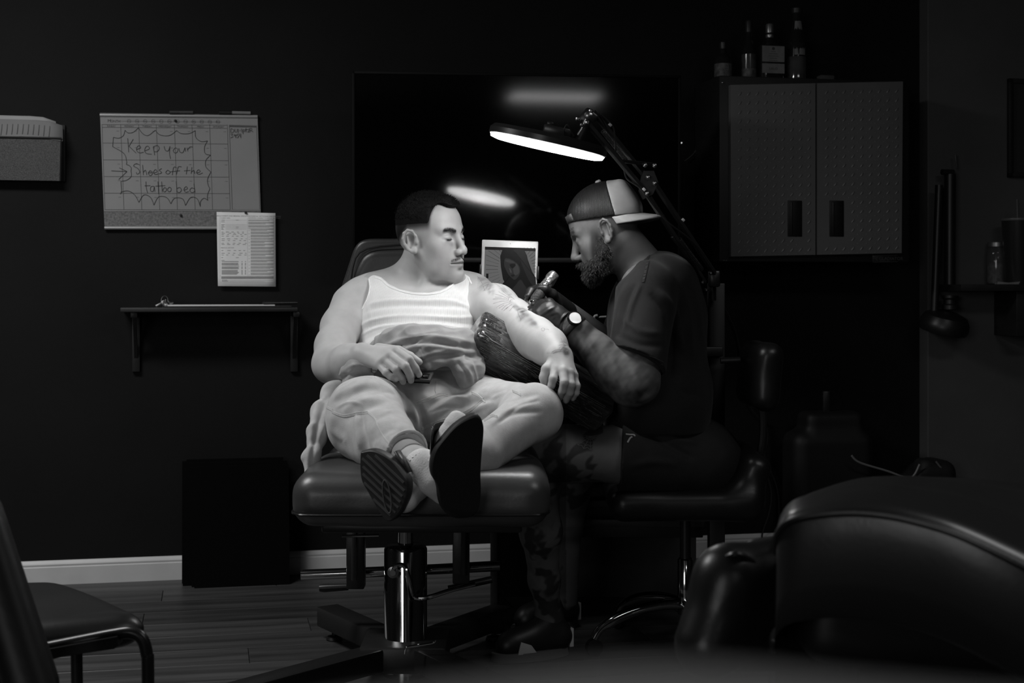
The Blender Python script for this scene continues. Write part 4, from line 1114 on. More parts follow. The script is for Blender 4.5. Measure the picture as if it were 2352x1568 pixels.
q.span((-.09, .008, -.11), (.09, .016, -.08), .002); q.build('clamp', m_blackp, tb)
q = MB(IPM); q.tube([(0, .014, -.095), (0, .05, -.12), (0, .06, -.3), (0, .06, -.36)], .011, 12); q.build('holder_stem', m_blackp, tb)

# ------------------------------------------------------------------ ring lamp on a spring arm
RL = thing('ring_lamp', 'lit white disc lamp on a black spring arm over the client', 'lamp', at(1637, 690, 4.35))
def LP(px, py, Y=3.8): return at(px, py, 3.76 + (Y - 3.8) * 1.06)
LC = LP(1258, 329)
LN = Vector((-.218, .068, -.975)).normalized()
LX = Vector((.976, 0, -.218)); LX = (LX - LN * LX.dot(LN)).normalized(); LY = LN.cross(LX)
LMx = Matrix(((LX.x, LY.x, LN.x, LC.x), (LX.y, LY.y, LN.y, LC.y), (LX.z, LY.z, LN.z, LC.z), (0, 0, 0, 1)))   # local z = the way the light shines
m_lampb = mat('lamp_black', .012, .3, spec=.6)
q = MB(LMx); R = .158
q.lathe([(0, -.026), (R * .5, -.026), (R * .94, -.022), (R * 1.0, -.012), (R * 1.005, .002), (R * .985, .004)], seg=64); q.build('housing', m_lampb, RL)
q = MB(LMx); q.lathe([(R * .56, .016), (R * .85, .017), (R * .955, .013), (R * .985, .002)], seg=64); q.build('ring_diffuser', mat('lit_ring', .8, .5, emit=LAMP_E), RL)
q = MB(LMx); q.lathe([(0, .013), (R * .3, .0145), (R * .56, .016)], seg=64); q.build('centre_diffuser', mat('lit_centre', .8, .5, emit=LAMP_E * .25), RL)

q = MB(LMx); q.span((-.02, -.035, -.048), (.055, .035, -.024), .005); q.build('driver_box', m_lampb, RL)
q = MB(LMx); q.span((-.014, -.025, -.056), (.004, .025, -.046), .003); q.build('switch', m_lampb, RL)
q = MB(); q.tube(spline([LP(1296, 313, 3.76), LP(1296, 297, 3.75), LP(1301, 287, 3.75), LP(1306, 290, 3.75), LP(1318, 312, 3.76)], 5), .0018, 6); q.build('lamp_wire', m_cable, RL)
q = MB(); q.tube([LP(1328, 322), LP(1340, 300), LP(1350, 275)], [.014, .011, .010], 12); q.build('neck', m_lampb, RL)
q = MB(); q.box(LP(1310, 322, 3.765), (.026, .006, .012), rot(0, 12, 0), .002); q.build('bright_clip', mat('bright_metal', .8, .15, metal=1), RL)
q = MB()
for x, y, r_ in ((1327, 274, .006), (1336, 288, .005), (1349, 283, .006), (1357, 256, .006), (1351, 266, .011)):
    q2 = MB(); q2.lathe([(r_ * .8, 0), (r_, .003), (r_, .012), (r_ * .5, .015), (0, .015)], LP(x, y, 3.78), (0, -1, 0), 12); q2.build('knob', m_steel, RL)
q = MB(); q.box(LP(1350, 272, 3.82), (.04, .03, .045), rot(0, 40, 0), .006); q.build('head_joint', m_lampb, RL)
EY = 4.02
def rod(name, a_, b_, r_, m=m_lampb, sq=True):
    q = MB()
    if sq:
        d = b_ - a_; Rm = d.to_track_quat('X', 'Z').to_matrix(); q.box((a_ + b_) / 2, (d.length, r_ * 2, r_ * 2), Rm, .0015)
    else: q.tube([a_, b_], r_, 10)
    return q.build(name, m, RL)
m_arm = mat('arm_black', .06, .3, metal=.5, spec=.6)
rod('upper_rod', LP(1361, 256, 3.82), LP(1480, 402, EY), .0062, m_arm); rod('upper_rod', LP(1349, 283, 3.80), LP(1487, 446, EY - .02), .0062, m_arm)
rod('lower_rod', LP(1497, 412, EY), LP(1641, 628, 4.3), .0062, m_arm); rod('lower_rod', LP(1486, 446, EY - .02), LP(1618, 648, 4.28), .0062, m_arm)
q = MB(); d = LP(1506, 379, EY) - LP(1422, 369, 3.93); q.box((LP(1506, 379, EY - .02) + LP(1422, 369, 3.93)) / 2, (d.length, .012, .009), d.to_track_quat('X', 'Z').to_matrix(), .002); q.build('brace', m_lampb, RL)
q = MB(); q.prism([LP(x, y, EY - .035) for x, y in ((1478, 392), (1502, 392), (1512, 418), (1500, 446), (1480, 456), (1470, 436))], (0, .05, 0)); q.build('elbow_plate', m_lampb, RL)
for x, y in ((1489, 407), (1504, 421), (1487, 444), (1422, 369), (1482, 379), (1504, 380)):
    q = MB(); q.lathe([(.007, 0), (.007, .004), (.004, .008), (0, .009)], LP(x, y, EY - .045), (0, -1, 0), 10); q.build('bolt', m_steel, RL)
def springy(name, a_, b_, r_, turns):
    n = turns * 8; d = b_ - a_; u = d.orthogonal().normalized(); w = d.normalized().cross(u); pts = []
    for i in range(n + 1): an = 2 * math.pi * i / 8; pts.append(a_ + d * (i / n) + (u * math.cos(an) + w * math.sin(an)) * r_)
    q = MB(); q.tube(pts, .0012, 4); q.build(name, m_arm, RL)
springy('spring', LP(1384, 300, 3.85), LP(1438, 368, 3.95), .006, 26); springy('spring', LP(1560, 548, 4.15), LP(1612, 618, 4.22), .006, 26)
q = MB(); q.tube(spline([LP(1380, 262, 3.83), LP(1405, 287, 3.85), LP(1412, 310, 3.86), LP(1416, 365, 3.9), LP(1432, 385, 3.92), LP(1440, 410, 3.95), LP(1470, 432, 3.97), LP(1495, 465, 4.0), LP(1515, 490, 4.03), LP(1540, 515, 4.06), LP(1580, 545, 4.12), LP(1610, 575, 4.18), LP(1640, 620, 4.26)], 6), .0024, 6); q.build('cord', m_arm, RL)
for x, y, Y in ((1401, 287, 3.83), (1479, 435, 3.97), (1569, 505, 4.1)):
    q = MB(); q.box(LP(x, y, Y), (.010, .012, .007), rot(0, 45, 0), .001); q.build('cable_clip', m_alu, RL)
rod('lower_link', LP(1543, 543, 4.12), LP(1605, 620, 4.26), .004, m_arm); 
q = MB(); q.box(LP(1640, 640, 4.36), (.032, .05, .05), None, .006); q.tube([LP(1636, 634, 4.38), LP(1636, 690, 4.38)], .012, 12); q.build('clamp_post', m_lampb, RL)
for x, y in ((1632, 627), (1613, 648), (1622, 666)):
    q = MB(); q.lathe([(.006, 0), (.006, .006), (.003, .009), (0, .009)], LP(x, y, 4.27), (0, -1, 0), 10); q.build('bolt', m_steel, RL)

# ------------------------------------------------------------------ artist's chair
AC = thing('artist_chair', 'black padded rolling chair the artist sits on', 'chair', at(1572, 1486, 4.3))
cushion('seat', [(A(1560, 1138, 4.16), (.215, .22, .045), .04, None, 0), (A(1700, 1090, 4.16), (.045, .2, .085), .042, np.array(rot(0, 24, 0)), .05)], m_leather, AC, disp=puff(.002, 14))
cushion('backrest', [(A(1742, 860, 4.16), (.042, .17, .098), .04, np.array(rot(0, 6, 0)), 0)], m_leather, AC, disp=puff(.003, 20))
q = MB(); q.tube([at(1655, 828, 4.2), at(1700, 826, 4.2)], .009, 10); q.build('back_strut', m_dmetal, AC)
q = MB(); q.tube(spline([at(1740, 900, 4.25), at(1752, 960, 4.25), at(1746, 1040, 4.25), at(1715, 1120, 4.25), at(1640, 1152, 4.25)], 6), .012, 10); q.build('back_support', m_dmetal, AC)
gx = at(1574, 1300, 4.3).x
q = MB(); q.lathe([(.011, .44), (.0125, .445), (.0125, .27), (.0165, .27)][::-1] if False else [(.0165, .25), (.0165, .27), (.0165, .45)], (gx, 4.3, 0), seg=20); q.build('gas_lift', m_dmetal, AC)
q = MB(); q.lathe([(.022, .1), (.0235, .12), (.0235, .265), (.02, .27)], (gx, 4.3, 0), seg=28); q.build('lift_sleeve', m_chrome, AC)
q = MB(); q.tube([(gx + .045 * math.cos(t * .2618), 4.3 + .045 * math.sin(t * .2618), .445) for t in range(24)], .004, 6, True); q.build('lever_ring', m_chrome, AC)
for k in range(5):
    an = math.radians(200 + 72 * k); d = Vector((math.cos(an), math.sin(an), 0))
    q = MB(); q.tube(spline([Vector((gx, 4.3, .13)), Vector((gx, 4.3, .135)) + d * .08, Vector((gx, 4.3, .12)) + d * .18, Vector((gx, 4.3, .085)) + d * .27, Vector((gx, 4.3, .05)) + d * .3], 5), [.017] * 15 + [.013] * 6, 12); q.build('leg', m_chrome, AC)
    e = Vector((gx, 4.3, .026)) + d * .3
    q = MB(); q.lathe([(.012, -.012), (.025, -.01), (.026, 0), (.025, .01), (.012, .012)], e, d.cross(Vector((0, 0, 1))), 18); q.build('caster', m_blackp, AC)

# ------------------------------------------------------------------ bags along the wall
BG = thing('equipment_bag', 'tall black bag with a top handle against the wall', 'bag', WM @ W(1900, 1240, .12))
pb = WM @ W(1900, 1120, .16)
cushion('bag_body', [((pb.x, pb.y, .26), (.17, .09, .26), .05, np.array(rot(0, 0, 12)), 0), ((pb.x + .01, pb.y, .545), (.12, .07, .05), .03, np.array(rot(0, 0, 12)), .03)], mat('black_nylon', .008, .6, bump=(200, .2)), BG, h=.008)
q = MB(); q.box((pb.x - .005, pb.y, .63), (.03, .03, .09), None, .006); q.build('handle', m_blackp, BG)
TG = thing('tote_bag', 'slouched dark tote bag with pale piping beside the tall bag', 'bag', WM @ W(2060, 1240, .2))
pb = WM @ W(2070, 1150, .2)
pb.x += .05
cushion('bag_body', [((pb.x, pb.y, .2), (.15, .1, .2), .05, np.array(rot(0, 0, 12)), 0)], mat('black_canvas', .009, .7, bump=(150, .2)), TG, h=.008, cut=lambda P: P[:, 2] - _f(.36) - .08 * np.sin((P[:, 0] - pb.x) * 14).astype(np.float32) * .6)
q = MB(WM); q.tube(spline([W(x, y, .31) for x, y in ((1956, 1046), (1975, 1062), (2040, 1082), (2085, 1098), (2100, 1090), (2112, 1066))], 6), .004, 6); q.build('piping', mat('pale_piping', .2, .5), TG)
q = MB(WM); q.tube(spline([W(x, y, .3) for x, y in ((2005, 1096), (2030, 1103), (2045, 1116), (2090, 1112))], 6), .003, 6); q.build('strap', mat('grey_strap', .12, .5), TG)
q = MB(WM); q.tube(spline([W(x, y, .3) for x, y in ((2150, 1060), (2165, 1078), (2185, 1098))], 6), .004, 6); q.build('strap', mat('grey_strap', .12, .5), TG)
cushion('top_fold', [(A(2135, 1078, (WM @ W(2135, 1078, .25)).y), (.06, .05, .04), .03, np.array(rot(0, 15, 12)), 0)], mat('black_canvas', .009, .7), TG, h=.008)
p = WM @ W(2060, 1108, .33)
q = MB(); q.lathe([(.0, -.02), (.024, -.018), (.026, .008), (.018, .016), (0, .018)], p, (.2, -.3, 1), 16); q.build('contents', mat('crumpled_foil', .12, .3, metal=.5, bump=(60, 1, .01)), TG)

# ------------------------------------------------------------------ people
def head_frame(O, yaw_dir, pitch, roll=0.0):
    "columns: person's right, forward, up"
    z = np.array([0, 0, 1.0]); f0 = np.array([yaw_dir[0], yaw_dir[1], 0.0]); f0 /= np.linalg.norm(f0)
    p = math.radians(pitch); f = math.cos(p) * f0 - math.sin(p) * z; u = math.sin(p) * f0 + math.cos(p) * z
    r = np.cross(f, u); ro = math.radians(roll)
    r2 = math.cos(ro) * r + math.sin(ro) * u; u2 = -math.sin(ro) * r + math.cos(ro) * u
    return np.stack([r2, f, u2], 1)
def head(S, O, R, s, lids=0.0, nose=1.0, jaw=1.0, mouth=True, mz=0.0):
    def u(fn, k): S.u(in_frame(fn, O, R, s), k * s)
    def sub(fn, k): S.sub(in_frame(fn, O, R, s), k * s)
    u(ell((0, -.006, .034), (.076, .092, .088)), .0)
    u(ell((0, .03, .04), (.061, .055, .055)), .03)
    u(ell((0, .030, -.03), (.059, .056, .076)), .03)
    for x in (-1, 1):
        u(rc((x * .052, .006, -.042), (x * .041 * jaw, .040, -.082), .019, .017), .022)
        u(rc((x * .041 * jaw, .040, -.082), (x * .012, .074, -.098), .017, .016), .018)
        u(ell((x * .043, .056, -.022), (.022, .022, .022)), .024)
        u(ell((x * .034, .050, -.056), (.024, .027, .030)), .024)
    u(ell((0, .081, -.097), (.021, .017, .017)), .016)
    u(ell((0, .072, -.062), (.031, .024, .030)), .02)
    for x in (-1, 1):
        u(rc((x * .044, .068, .024), (x * .012, .085, .020), .009, .009), .016)
        sub(ell((x * .033, .0955, .003), (.022, .020, .0130)), .012)
        u(ell((x * .0325, .0735, .0020), (.0160, .0140, .0130)), .005)
        u(rc((x * .046, .0755, -.0085), (x * .022, .0835, -.0100), .0042, .0042), .008)        # lower lid
    u(rc((0, .086, .014), (0, .1050 * nose, -.028), .0075, .0105), .009)
    u(ell((0, .1070 * nose, -.0335), (.0120, .0110, .0100)), .007)
    for x in (-1, 1):
        u(ell((x * .0135, .099, -.0375), (.0078, .0115, .0085)), .006)
        sub(ell((x * .0072, .1045, -.0462), (.0038, .006, .0035)), .003)
    if mouth:
        for x in (-1, 1):
            u(rc((x * .028, .0830, -.0720 + mz), (x * .004, .0960, -.0665 + mz), .0040, .0068), .005)
            u(rc((x * .025, .0830, -.0775 + mz), (0, .0940, -.0810 + mz), .0040, .0078), .005)
            sub(rc((x * .031, .0850, -.0740 + mz), (0, .1035, -.0733 + mz), .0014, .0018), .003)
        sub(ell((0, .100, -.0925 + mz), (.016, .008, .006)), .008)
    for x in (-1, 1):                                                     # ears
        tilt = np.array(rot(8, 0, x * 22))
        ec = np.array([x * .079, -.004, -.004])
        def L(px, py, pz): return ec + tilt @ np.array([x * px, py, pz])
        u(ell(L(-.002, -.002, 0), (.0065, .0185, .0305), tilt), .006)
        hel = [L(.004, .012, -.001), L(.007, .014, .014), L(.009, .008, .027), L(.011, -.004, .0325), L(.012, -.015, .026), L(.011, -.0205, .012), L(.009, -.019, -.004), L(.007, -.013, -.018), L(.006, -.004, -.027), L(.005, .004, -.0285)]
        sub(ell(L(.008, .001, .004), (.0085, .0105, .020), tilt), .004)
        for a_, b_ in zip(hel, hel[1:]): u(rc(a_, b_, .0036, .0036), .003)
        u(ell(L(.004, .003, -.025), (.005, .008, .009), tilt), .005)
        u(ell(L(.004, .0125, -.004), (.004, .004, .006), tilt), .004)
        u(rc(L(.005, -.010, .018), L(.005, -.010, -.010), .0032, .0035), .004)
    return S
def chain(S, pts, k, flat=None):
    "pts: (point, radius)"
    for (a_, ra), (b_, rb) in zip(pts, pts[1:]): S.u(rc(a_, b_, ra, rb, flat), k)
def strands(P, N, idx, n, length, width, rng, dirf, jit=.35):
    "thin hair blades growing out of surface points"
    pick = rng.choice(idx, n); V = []; F = []
    p = P[pick]; nn = N[pick]; d = dirf(p, nn) + rng.normal(size=(n, 3)) * jit; d /= np.linalg.norm(d, axis=1)[:, None]
    side = np.cross(d, rng.normal(size=(n, 3))); side /= np.linalg.norm(side, axis=1)[:, None]
    L = length * rng.uniform(.6, 1.25, n)[:, None]
    bend = nn * .15
    a_, b_ = p - side * width / 2, p + side * width / 2
    m = p + d * L * .55; t = p + (d - bend) * L
    V = np.stack([a_, b_, m + side * width * .35, m - side * width * .35, t], 1).reshape(-1, 3)
    i = np.arange(n) * 5
    F = [(k, k + 1, k + 2, k + 3) for k in i] + [(k + 3, k + 2, k + 4) for k in i]
    return V, F
def poly_cut(pts, n=5):
    "keep what lies inside an outline seen from the photographer's side"
    pl = np.asarray(spl2(pts, n, True), np.float32)
    def fn(P):
        U = np.stack([CX + P[:, 0] / P[:, 1] * FPX, HZ - (P[:, 2] - CAMZ) / P[:, 1] * FPX], 1).astype(np.float32)
        d = np.full(len(U), 1e9, np.float32); s_ = np.ones(len(U), np.float32)
        m = len(pl)
        for i in range(m):
            a_ = pl[i]; b_ = pl[i - 1]; e = b_ - a_; w = U - a_
            t = np.clip((w @ e) / max(float(e @ e), 1e-6), 0, 1)
            dv = w - t[:, None] * e; d = np.minimum(d, (dv ** 2).sum(1))
            c1 = U[:, 1] >= a_[1]; c2 = U[:, 1] < b_[1]; c3 = e[0] * w[:, 1] > e[1] * w[:, 0]
            fl = (c1 & c2 & c3) | (~c1 & ~c2 & ~c3); s_ = np.where(fl, -s_, s_)
        return (s_ * np.sqrt(d) * P[:, 1] / np.float32(FPX)).astype(np.float32)
    return fn
m_skin = mat('skin', .46, .48, noise=(30, .06), bump=(300, .22, .0008), attr=True, sss=.12, spec=.4)

# ================================================================== client
CL = thing('person', 'man in a white tank top lying back and looking aside', 'person', (XC, 3.9, .66))
hO = A(987, 550, 4.12); hR = head_frame(hO, (math.sin(math.radians(59)), -math.cos(math.radians(59))), -1, -3); hS = 1.06
SM = A(958, 694, 4.15); HP = A(962, 920, 3.87)
tdir = (SM - HP) / np.linalg.norm(SM - HP); tn = np.array([0, -tdir[2], tdir[1]]); tn /= np.linalg.norm(tn)
TR = np.stack([np.array([1., 0, 0]), tdir, tn], 1)
def torso_c(S, off=0.0, k=.05):
    c = HP + (SM - HP) * .66
    S.u(ell(c, (.172 + off, .17 + off, .104 + off), TR), 0)
    S.u(ell(HP + (SM - HP) * .25 + tn * .004, (.158 + off, .15 + off, .112 + off), TR), k)
    S.u(ell(c + np.array([-.075, 0, 0]) + tn * .058 + tdir * .03, (.075 + off, .065 + off, .048 + off), TR), k)
    S.u(ell(c + np.array([.075, 0, 0]) + tn * .058 + tdir * .03, (.075 + off, .065 + off, .048 + off), TR), k)
    S.u(rc(A(862, 682, 4.12), SM + tdir * .02, .052 + off, .06 + off), k)
    S.u(rc(A(1062, 676, 4.14), SM + tdir * .02, .050 + off, .06 + off), k)
B = Solid()
torso_c(B)
B.u(ell(HP + np.array([0, .04, -.03]), (.13, .10, .06), TR), .05)
neckb = A(962, 668, 4.15)
B.u(rc(hO + hR @ np.array([0, -.034, -.045]), neckb + np.array([-.008, 0, 0]), .051, .062), .020)
B.u(rc(A(940, 640, 4.17), A(830, 676, 4.12), .046, .05), .05)              # trapezius
B.u(rc(A(985, 645, 4.17), A(1085, 668, 4.15), .040, .05), .05)
B.u(rc(A(985, 640, 4.09), A(975, 672, 4.06), .016, .012), .02)             # neck tendon
SR = A(812, 704, 4.08)
chain(B, [(SR, .066), (A(781, 750, 4.00), .049), (A(769, 795, 3.92), .050), (A(762, 836, 3.86), .048), (A(780, 840, 3.82), .046), (A(800, 832, 3.76), .044), (A(832, 817, 3.72), .034)], .03)
SLp = A(1098, 690, 4.12)
chain(B, [(SLp, .061), (A(1138, 706, 4.03), .061), (A(1178, 735, 3.95), .055), (A(1212, 762, 3.87), .050), (A(1232, 778, 3.82), .052), (A(1258, 795, 3.76), .047), (A(1284, 821, 3.69), .036)], .03)
# right hand, resting over the phone
def finger(S, pts, r0, r1, k=.004):
    n = len(pts); rs = [r0 + (r1 - r0) * i / (n - 1) for i in range(n)]
    chain(S, list(zip(pts, rs)), k)
rY = 3.70
wrR = A(832, 817, 3.72)
for x, y, Yk in ((905, 806, 3.675), (893, 816, 3.665), (881, 826, 3.66), (869, 836, 3.66)):
    B.u(rc(wrR, A(x, y, Yk), .026, .0135), .012)
finger(B, [A(907, 804, 3.675), A(940, 825, 3.645), A(954, 845, 3.65), A(962, 860, 3.665)], .0115, .0088)
finger(B, [A(894, 815, 3.665), A(931, 841, 3.63), A(942, 862, 3.645), A(944, 873, 3.66)], .0118, .0090)
finger(B, [A(882, 826, 3.66), A(909, 848, 3.632), A(921, 866, 3.645), A(926, 876, 3.66)], .0112, .0086)
finger(B, [A(870, 836, 3.66), A(886, 855, 3.635), A(897, 865, 3.635), A(909, 871, 3.64)], .0100, .0076)
finger(B, [A(870, 802, 3.71), A(915, 806, 3.72), A(942, 818, 3.70), A(963, 831, 3.695)], .0165, .0088)
# left hand, hanging over the pad
wrL = A(1284, 821, 3.69)
for x, y, Yk in ((1277, 849, 3.645), (1293, 852, 3.635), (1307, 856, 3.64), (1317, 862, 3.655)):
    B.u(rc(wrL, A(x, y, Yk), .029, .0135), .012)
finger(B, [A(1276, 847, 3.645), A(1270, 870, 3.62), A(1267, 884, 3.625), A(1262, 897, 3.64)], .0118, .0085)
finger(B, [A(1293, 850, 3.635), A(1296, 878, 3.61), A(1291, 897, 3.62), A(1284, 914, 3.645)], .0120, .0088)
finger(B, [A(1307, 855, 3.64), A(1312, 883, 3.62), A(1308, 902, 3.63), A(1300, 919, 3.65)], .0115, .0086)
finger(B, [A(1317, 861, 3.655), A(1325, 886, 3.64), A(1323, 902, 3.645), A(1316, 914, 3.66)], .0100, .0078)
finger(B, [A(1272, 832, 3.67), A(1256, 848, 3.65), A(1249, 866, 3.645), A(1251, 886, 3.65)], .017, .0095)
# legs inside the trousers, feet in socks
chain(B, [(A(892, 925, 3.95), .06), (A(838, 956, 3.60), .055), (A(905, 1022, 3.425), .038), (A(957, 1067, 3.30), .036), (A(1020, 1110, 3.28), .035)], .03)
chain(B, [(A(1040, 932, 3.97), .06), (A(1222, 950, 3.635), .050), (A(1100, 1043, 3.45), .045), (A(985, 1090, 3.36), .036), (A(935, 1112, 3.33), .036)], .03)
head(B, hO, hR, hS, nose=1.0, mz=.006)
lo = np.array([-.62, 3.15, .5]); hi = np.array([.3, 4.34, 1.4])
P, Q = B.mesh(lo, hi, .0021, 1)
N = normals_of(P, Q)
loc = ((P - hO) @ hR) / hS
U = proj(P)
sh = np.ones(len(P))
x, y, z = loc.T
inh = (np.abs(x) < .12) & (np.abs(y) < .14) & (z > -.14) & (z < .15)
ear = (np.abs(x) > .0790) & (y < .016) & (y > -.035) & (np.abs(z) < .042)
# stubbled fade: rises round the ear, sideburn, up to the hair line
ang = y
def hair_mask(x, y, z):
    front = sstep(.040, .054, y - .10 * np.clip(z - .06, 0, 1))
    topm = sstep(-.005, .006, z - (.083 + .011 * np.exp(-((np.abs(x) - .038) / .014) ** 2)))
    lowz = np.where(y > -.02, .018, .018 + (y + .02) * .8)
    return front * topm + (1 - front) * sstep(0, .036, z - lowz)
fade = (1 - (1 - hair_mask(x, y, z)) ** 2.4) * inh
fade = np.where(ear, 0, fade)
sh *= 1 - .985 * fade
brow = inh & (z > 0)
for sx in (-1, 1):
    t = (np.abs(x) - .012) / .036
    zc_ = .0180 + .0065 * np.sin(np.clip(t, 0, 1) * 2.2) - .004 * np.clip(t - .6, 0, 1)
    bw = np.exp(-((z - zc_) / .0052) ** 2) * sstep(-.05, .12, t) * (1 - sstep(.92, 1.15, t)) * (np.sign(x) == sx) * (y > .055)
    sh *= 1 - .92 * bw
lash = np.exp(-((z - (-.0025 + 12 * (np.abs(x) - .033) ** 2)) / .0026) ** 2) * np.exp(-((np.abs(x) - .033) / .0135) ** 4) * (y > .066) * inh
sh *= 1 - .85 * lash
crease = np.exp(-((z - (.0105 - 12 * (np.abs(x) - .033) ** 2)) / .0014) ** 2) * np.exp(-((np.abs(x) - .033) / .014) ** 4) * (y > .066) * inh
sh *= 1 - .35 * crease
mus = np.exp(-((z - (-.0525 - .24 * np.abs(x))) / .0040) ** 2) * (np.abs(x) < .031) * sstep(.001, .006, np.abs(x)) * (y > .07) * inh
sh *= 1 - .62 * mus * (.75 + .25 * vnoise(P, 700))
lips = (np.exp(-((z + .0690) / .0088) ** 4) * np.exp(-(x / .026) ** 4) * (y > .080)) * inh
sh *= 1 - .34 * lips
slit = np.exp(-((z + .0675) / .0019) ** 2) * (np.abs(x) < .030) * (y > .082) * inh
sh *= 1 - .8 * slit
goat = np.exp(-((z + .112) / .012) ** 2 - (x / .016) ** 2) * (y > .06) * inh
sh *= 1 - .2 * goat
sh = np.where(inh, sh * (1 - .22 * sstep(-.135, -.085, z)), sh)              # face and neck darkened in colour to offset the lamp's glare
# soft tattoo shading on the arm (skin ink)
def patch(cx, cy, rx, ry, an, amt, tex=90):
    global sh
    c_, s_ = math.cos(math.radians(an)), math.sin(math.radians(an)); dx, dy = U[:, 0] - cx, U[:, 1] - cy
    e = ((dx * c_ + dy * s_) / rx) ** 2 + ((-dx * s_ + dy * c_) / ry) ** 2
    w = np.exp(-e ** 2) * (N[:, 1] < .2) * (P[:, 0] > -.1)
    m = np.nonzero(w > .01)[0]; nz = .5 + .5 * np.clip(vnoise(P[m], tex) * 1.6, -1, 1)
    sh[m] *= 1 - amt * w[m] * (.35 + .65 * nz)
patch(1112, 652, 14, 17, 60, .5, 160); patch(1126, 662, 10, 16, -20, .45, 200); patch(1098, 640, 14, 6, 10, .4, 160); patch(1160, 668, 22, 5, 38, .35, 160)
patch(1185, 705, 20, 6, 42, .55, 120); patch(1204, 716, 13, 7, 45, .75, 120); patch(1196, 728, 9, 12, 20, .4, 120); patch(1215, 735, 22, 12, 40, .35, 70); patch(1225, 742, 14, 7, 45, .4, 70)
patch(1295, 795, 12, 16, 35, .75, 220); patch(1302, 808, 8, 12, 20, .75, 220); patch(1270, 809, 16, 3, -8, .4, 200); patch(1226, 740, 9, 5, 45, .5, 80)
nail = np.zeros(len(P), bool)
for px, py, r_ in ((962, 862, 5), (910, 871, 4), (1251, 888, 4)):
    nail |= (np.hypot(U[:, 0] - px, U[:, 1] - py) < r_)
sh = np.where(nail, sh * 1.18, sh)
me = mesh_np(P, Q); set_shade(me, np.clip(sh, .02, 1.3)); link('body', me, m_skin, CL, True, None)
castB = Caster(P, Q, (1060, 610, 1340, 850))
# fine line tattoos lie on the skin
m_tat = mat('tattoo_ink', .15, .6)
q = MB(); ctr = (1178, 690)
ink = [[(1138, 676), (1150, 679), (1166, 686)], [(1132, 687), (1150, 686), (1166, 688)], [(1133, 697), (1148, 693), (1166, 691)], [(1140, 706), (1154, 698), (1168, 694)], [(1152, 712), (1162, 702), (1172, 697)], [(1162, 710), (1170, 703), (1176, 699)], [(1170, 714), (1176, 707), (1181, 702)],
       [(1145, 670), (1158, 677), (1169, 684)], [(1152, 666), (1164, 676), (1172, 683)], [(1160, 668), (1168, 676), (1176, 683)], [(1137, 682), (1152, 683)], [(1146, 708), (1158, 700)], [(1157, 714), (1166, 705)],
       [(1167, 690), (1169, 684), (1175, 683), (1182, 688)], [(1171, 694), (1173, 689), (1178, 689)],
       [(1189, 712), (1191, 722), (1197, 735)], [(1191, 710), (1200, 708), (1211, 714)], [(1196, 738), (1198, 732), (1206, 726)], [(1118, 641), (1138, 652), (1150, 660)], [(1124, 640), (1146, 652), (1162, 664)], [(1096, 634), (1106, 648), (1114, 668)], [(1110, 668), (1118, 660), (1122, 650)],
       [(1243, 757), (1246, 753), (1251, 755), (1249, 760), (1244, 759)], [(1253, 757), (1257, 756), (1261, 758)], [(1268, 808), (1276, 804), (1288, 803), (1300, 806)], [(1270, 812), (1282, 807), (1296, 808)], [(1288, 776), (1292, 786), (1299, 796)], [(1284, 800), (1290, 795), (1297, 800)], [(1287, 806), (1293, 801), (1302, 812)]]
for L in ink: castB.trace(L, q, .0009, .0005, 5)
q.build('tattoo_lines', m_tat, CL, smooth=False); tag(bpy.data.objects['tattoo_lines'], kind='stuff')
# hair: short crop on top
H_ = Solid()
def hairfn(p):
    d = ell((0, -.006, .034), (.076, .092, .088))(p)
    d = smin(d, ell((0, .03, .04), (.061, .055, .055))(p), .03)
    hm = hair_mask(p[:, 0], p[:, 1], p[:, 2])
    th = .0118 * sstep(.028, .100, p[:, 2]) * sstep(.3, 1, hm) * (1 + .10 * vnoise(p, 260)) - .0012
    quiff = np.exp(-(((p[:, 1] - .074) / .016) ** 2) - (p[:, 0] / .04) ** 2) * .007 * sstep(.2, 1, hm) * sstep(.07, .085, p[:, 2])
    return (d - th - quiff).astype(np.float32)
H_.u(in_frame(hairfn, hO, hR, hS), 0)
Hp, Hq = H_.mesh(hO - .16, hO + .16, .0026, 0)
hl = ((Hp - hO) @ hR) / hS
keep = hair_mask(*hl.T) > .3
Hq = Hq[keep[Hq].all(1)]
hair = link('hair', mesh_np(Hp, Hq), mat('black_hair', .006, .7, bump=(500, .6, .002), spec=.12), CL, True, None)
rng = np.random.RandomState(4); Hn = normals_of(Hp, Hq)
dcr = ell((0, -.006, .034), (.076, .092, .088))(_f(hl))
idx = np.nonzero((hl[:, 2] > .055) & (dcr > .003) & (hair_mask(*hl.T) > .85))[0]
if len(idx):
    V_, F_ = strands(Hp, Hn, idx, 5200, .0075, .0007, rng, lambda p, n: n * .8 + (hR[:, 1] * .55 + hR[:, 2] * .2)[None], .3)
    o = link('hair_strands', mesh_from(V_, F_), mat('black_hair_strand', .007, .7, spec=.1), hair, False, None); tag(o, kind='stuff')
idx = np.nonzero((mus > .5))[0]; V_, F_ = strands(P, N, idx, 420, .0032, .0005, rng, lambda p, n: n * .5 - hR[:, 2][None] * .8, .3)
o = link('moustache', mesh_from(V_, F_), mat('black_hair_strand', .007, .7, spec=.1), CL, False, None); tag(o, kind='stuff')
idx = np.nonzero((sh < .5) & inh & (np.abs(z - .023) < .012) & (y > .06) & (np.abs(x) > .012) & (np.abs(x) < .05))[0]
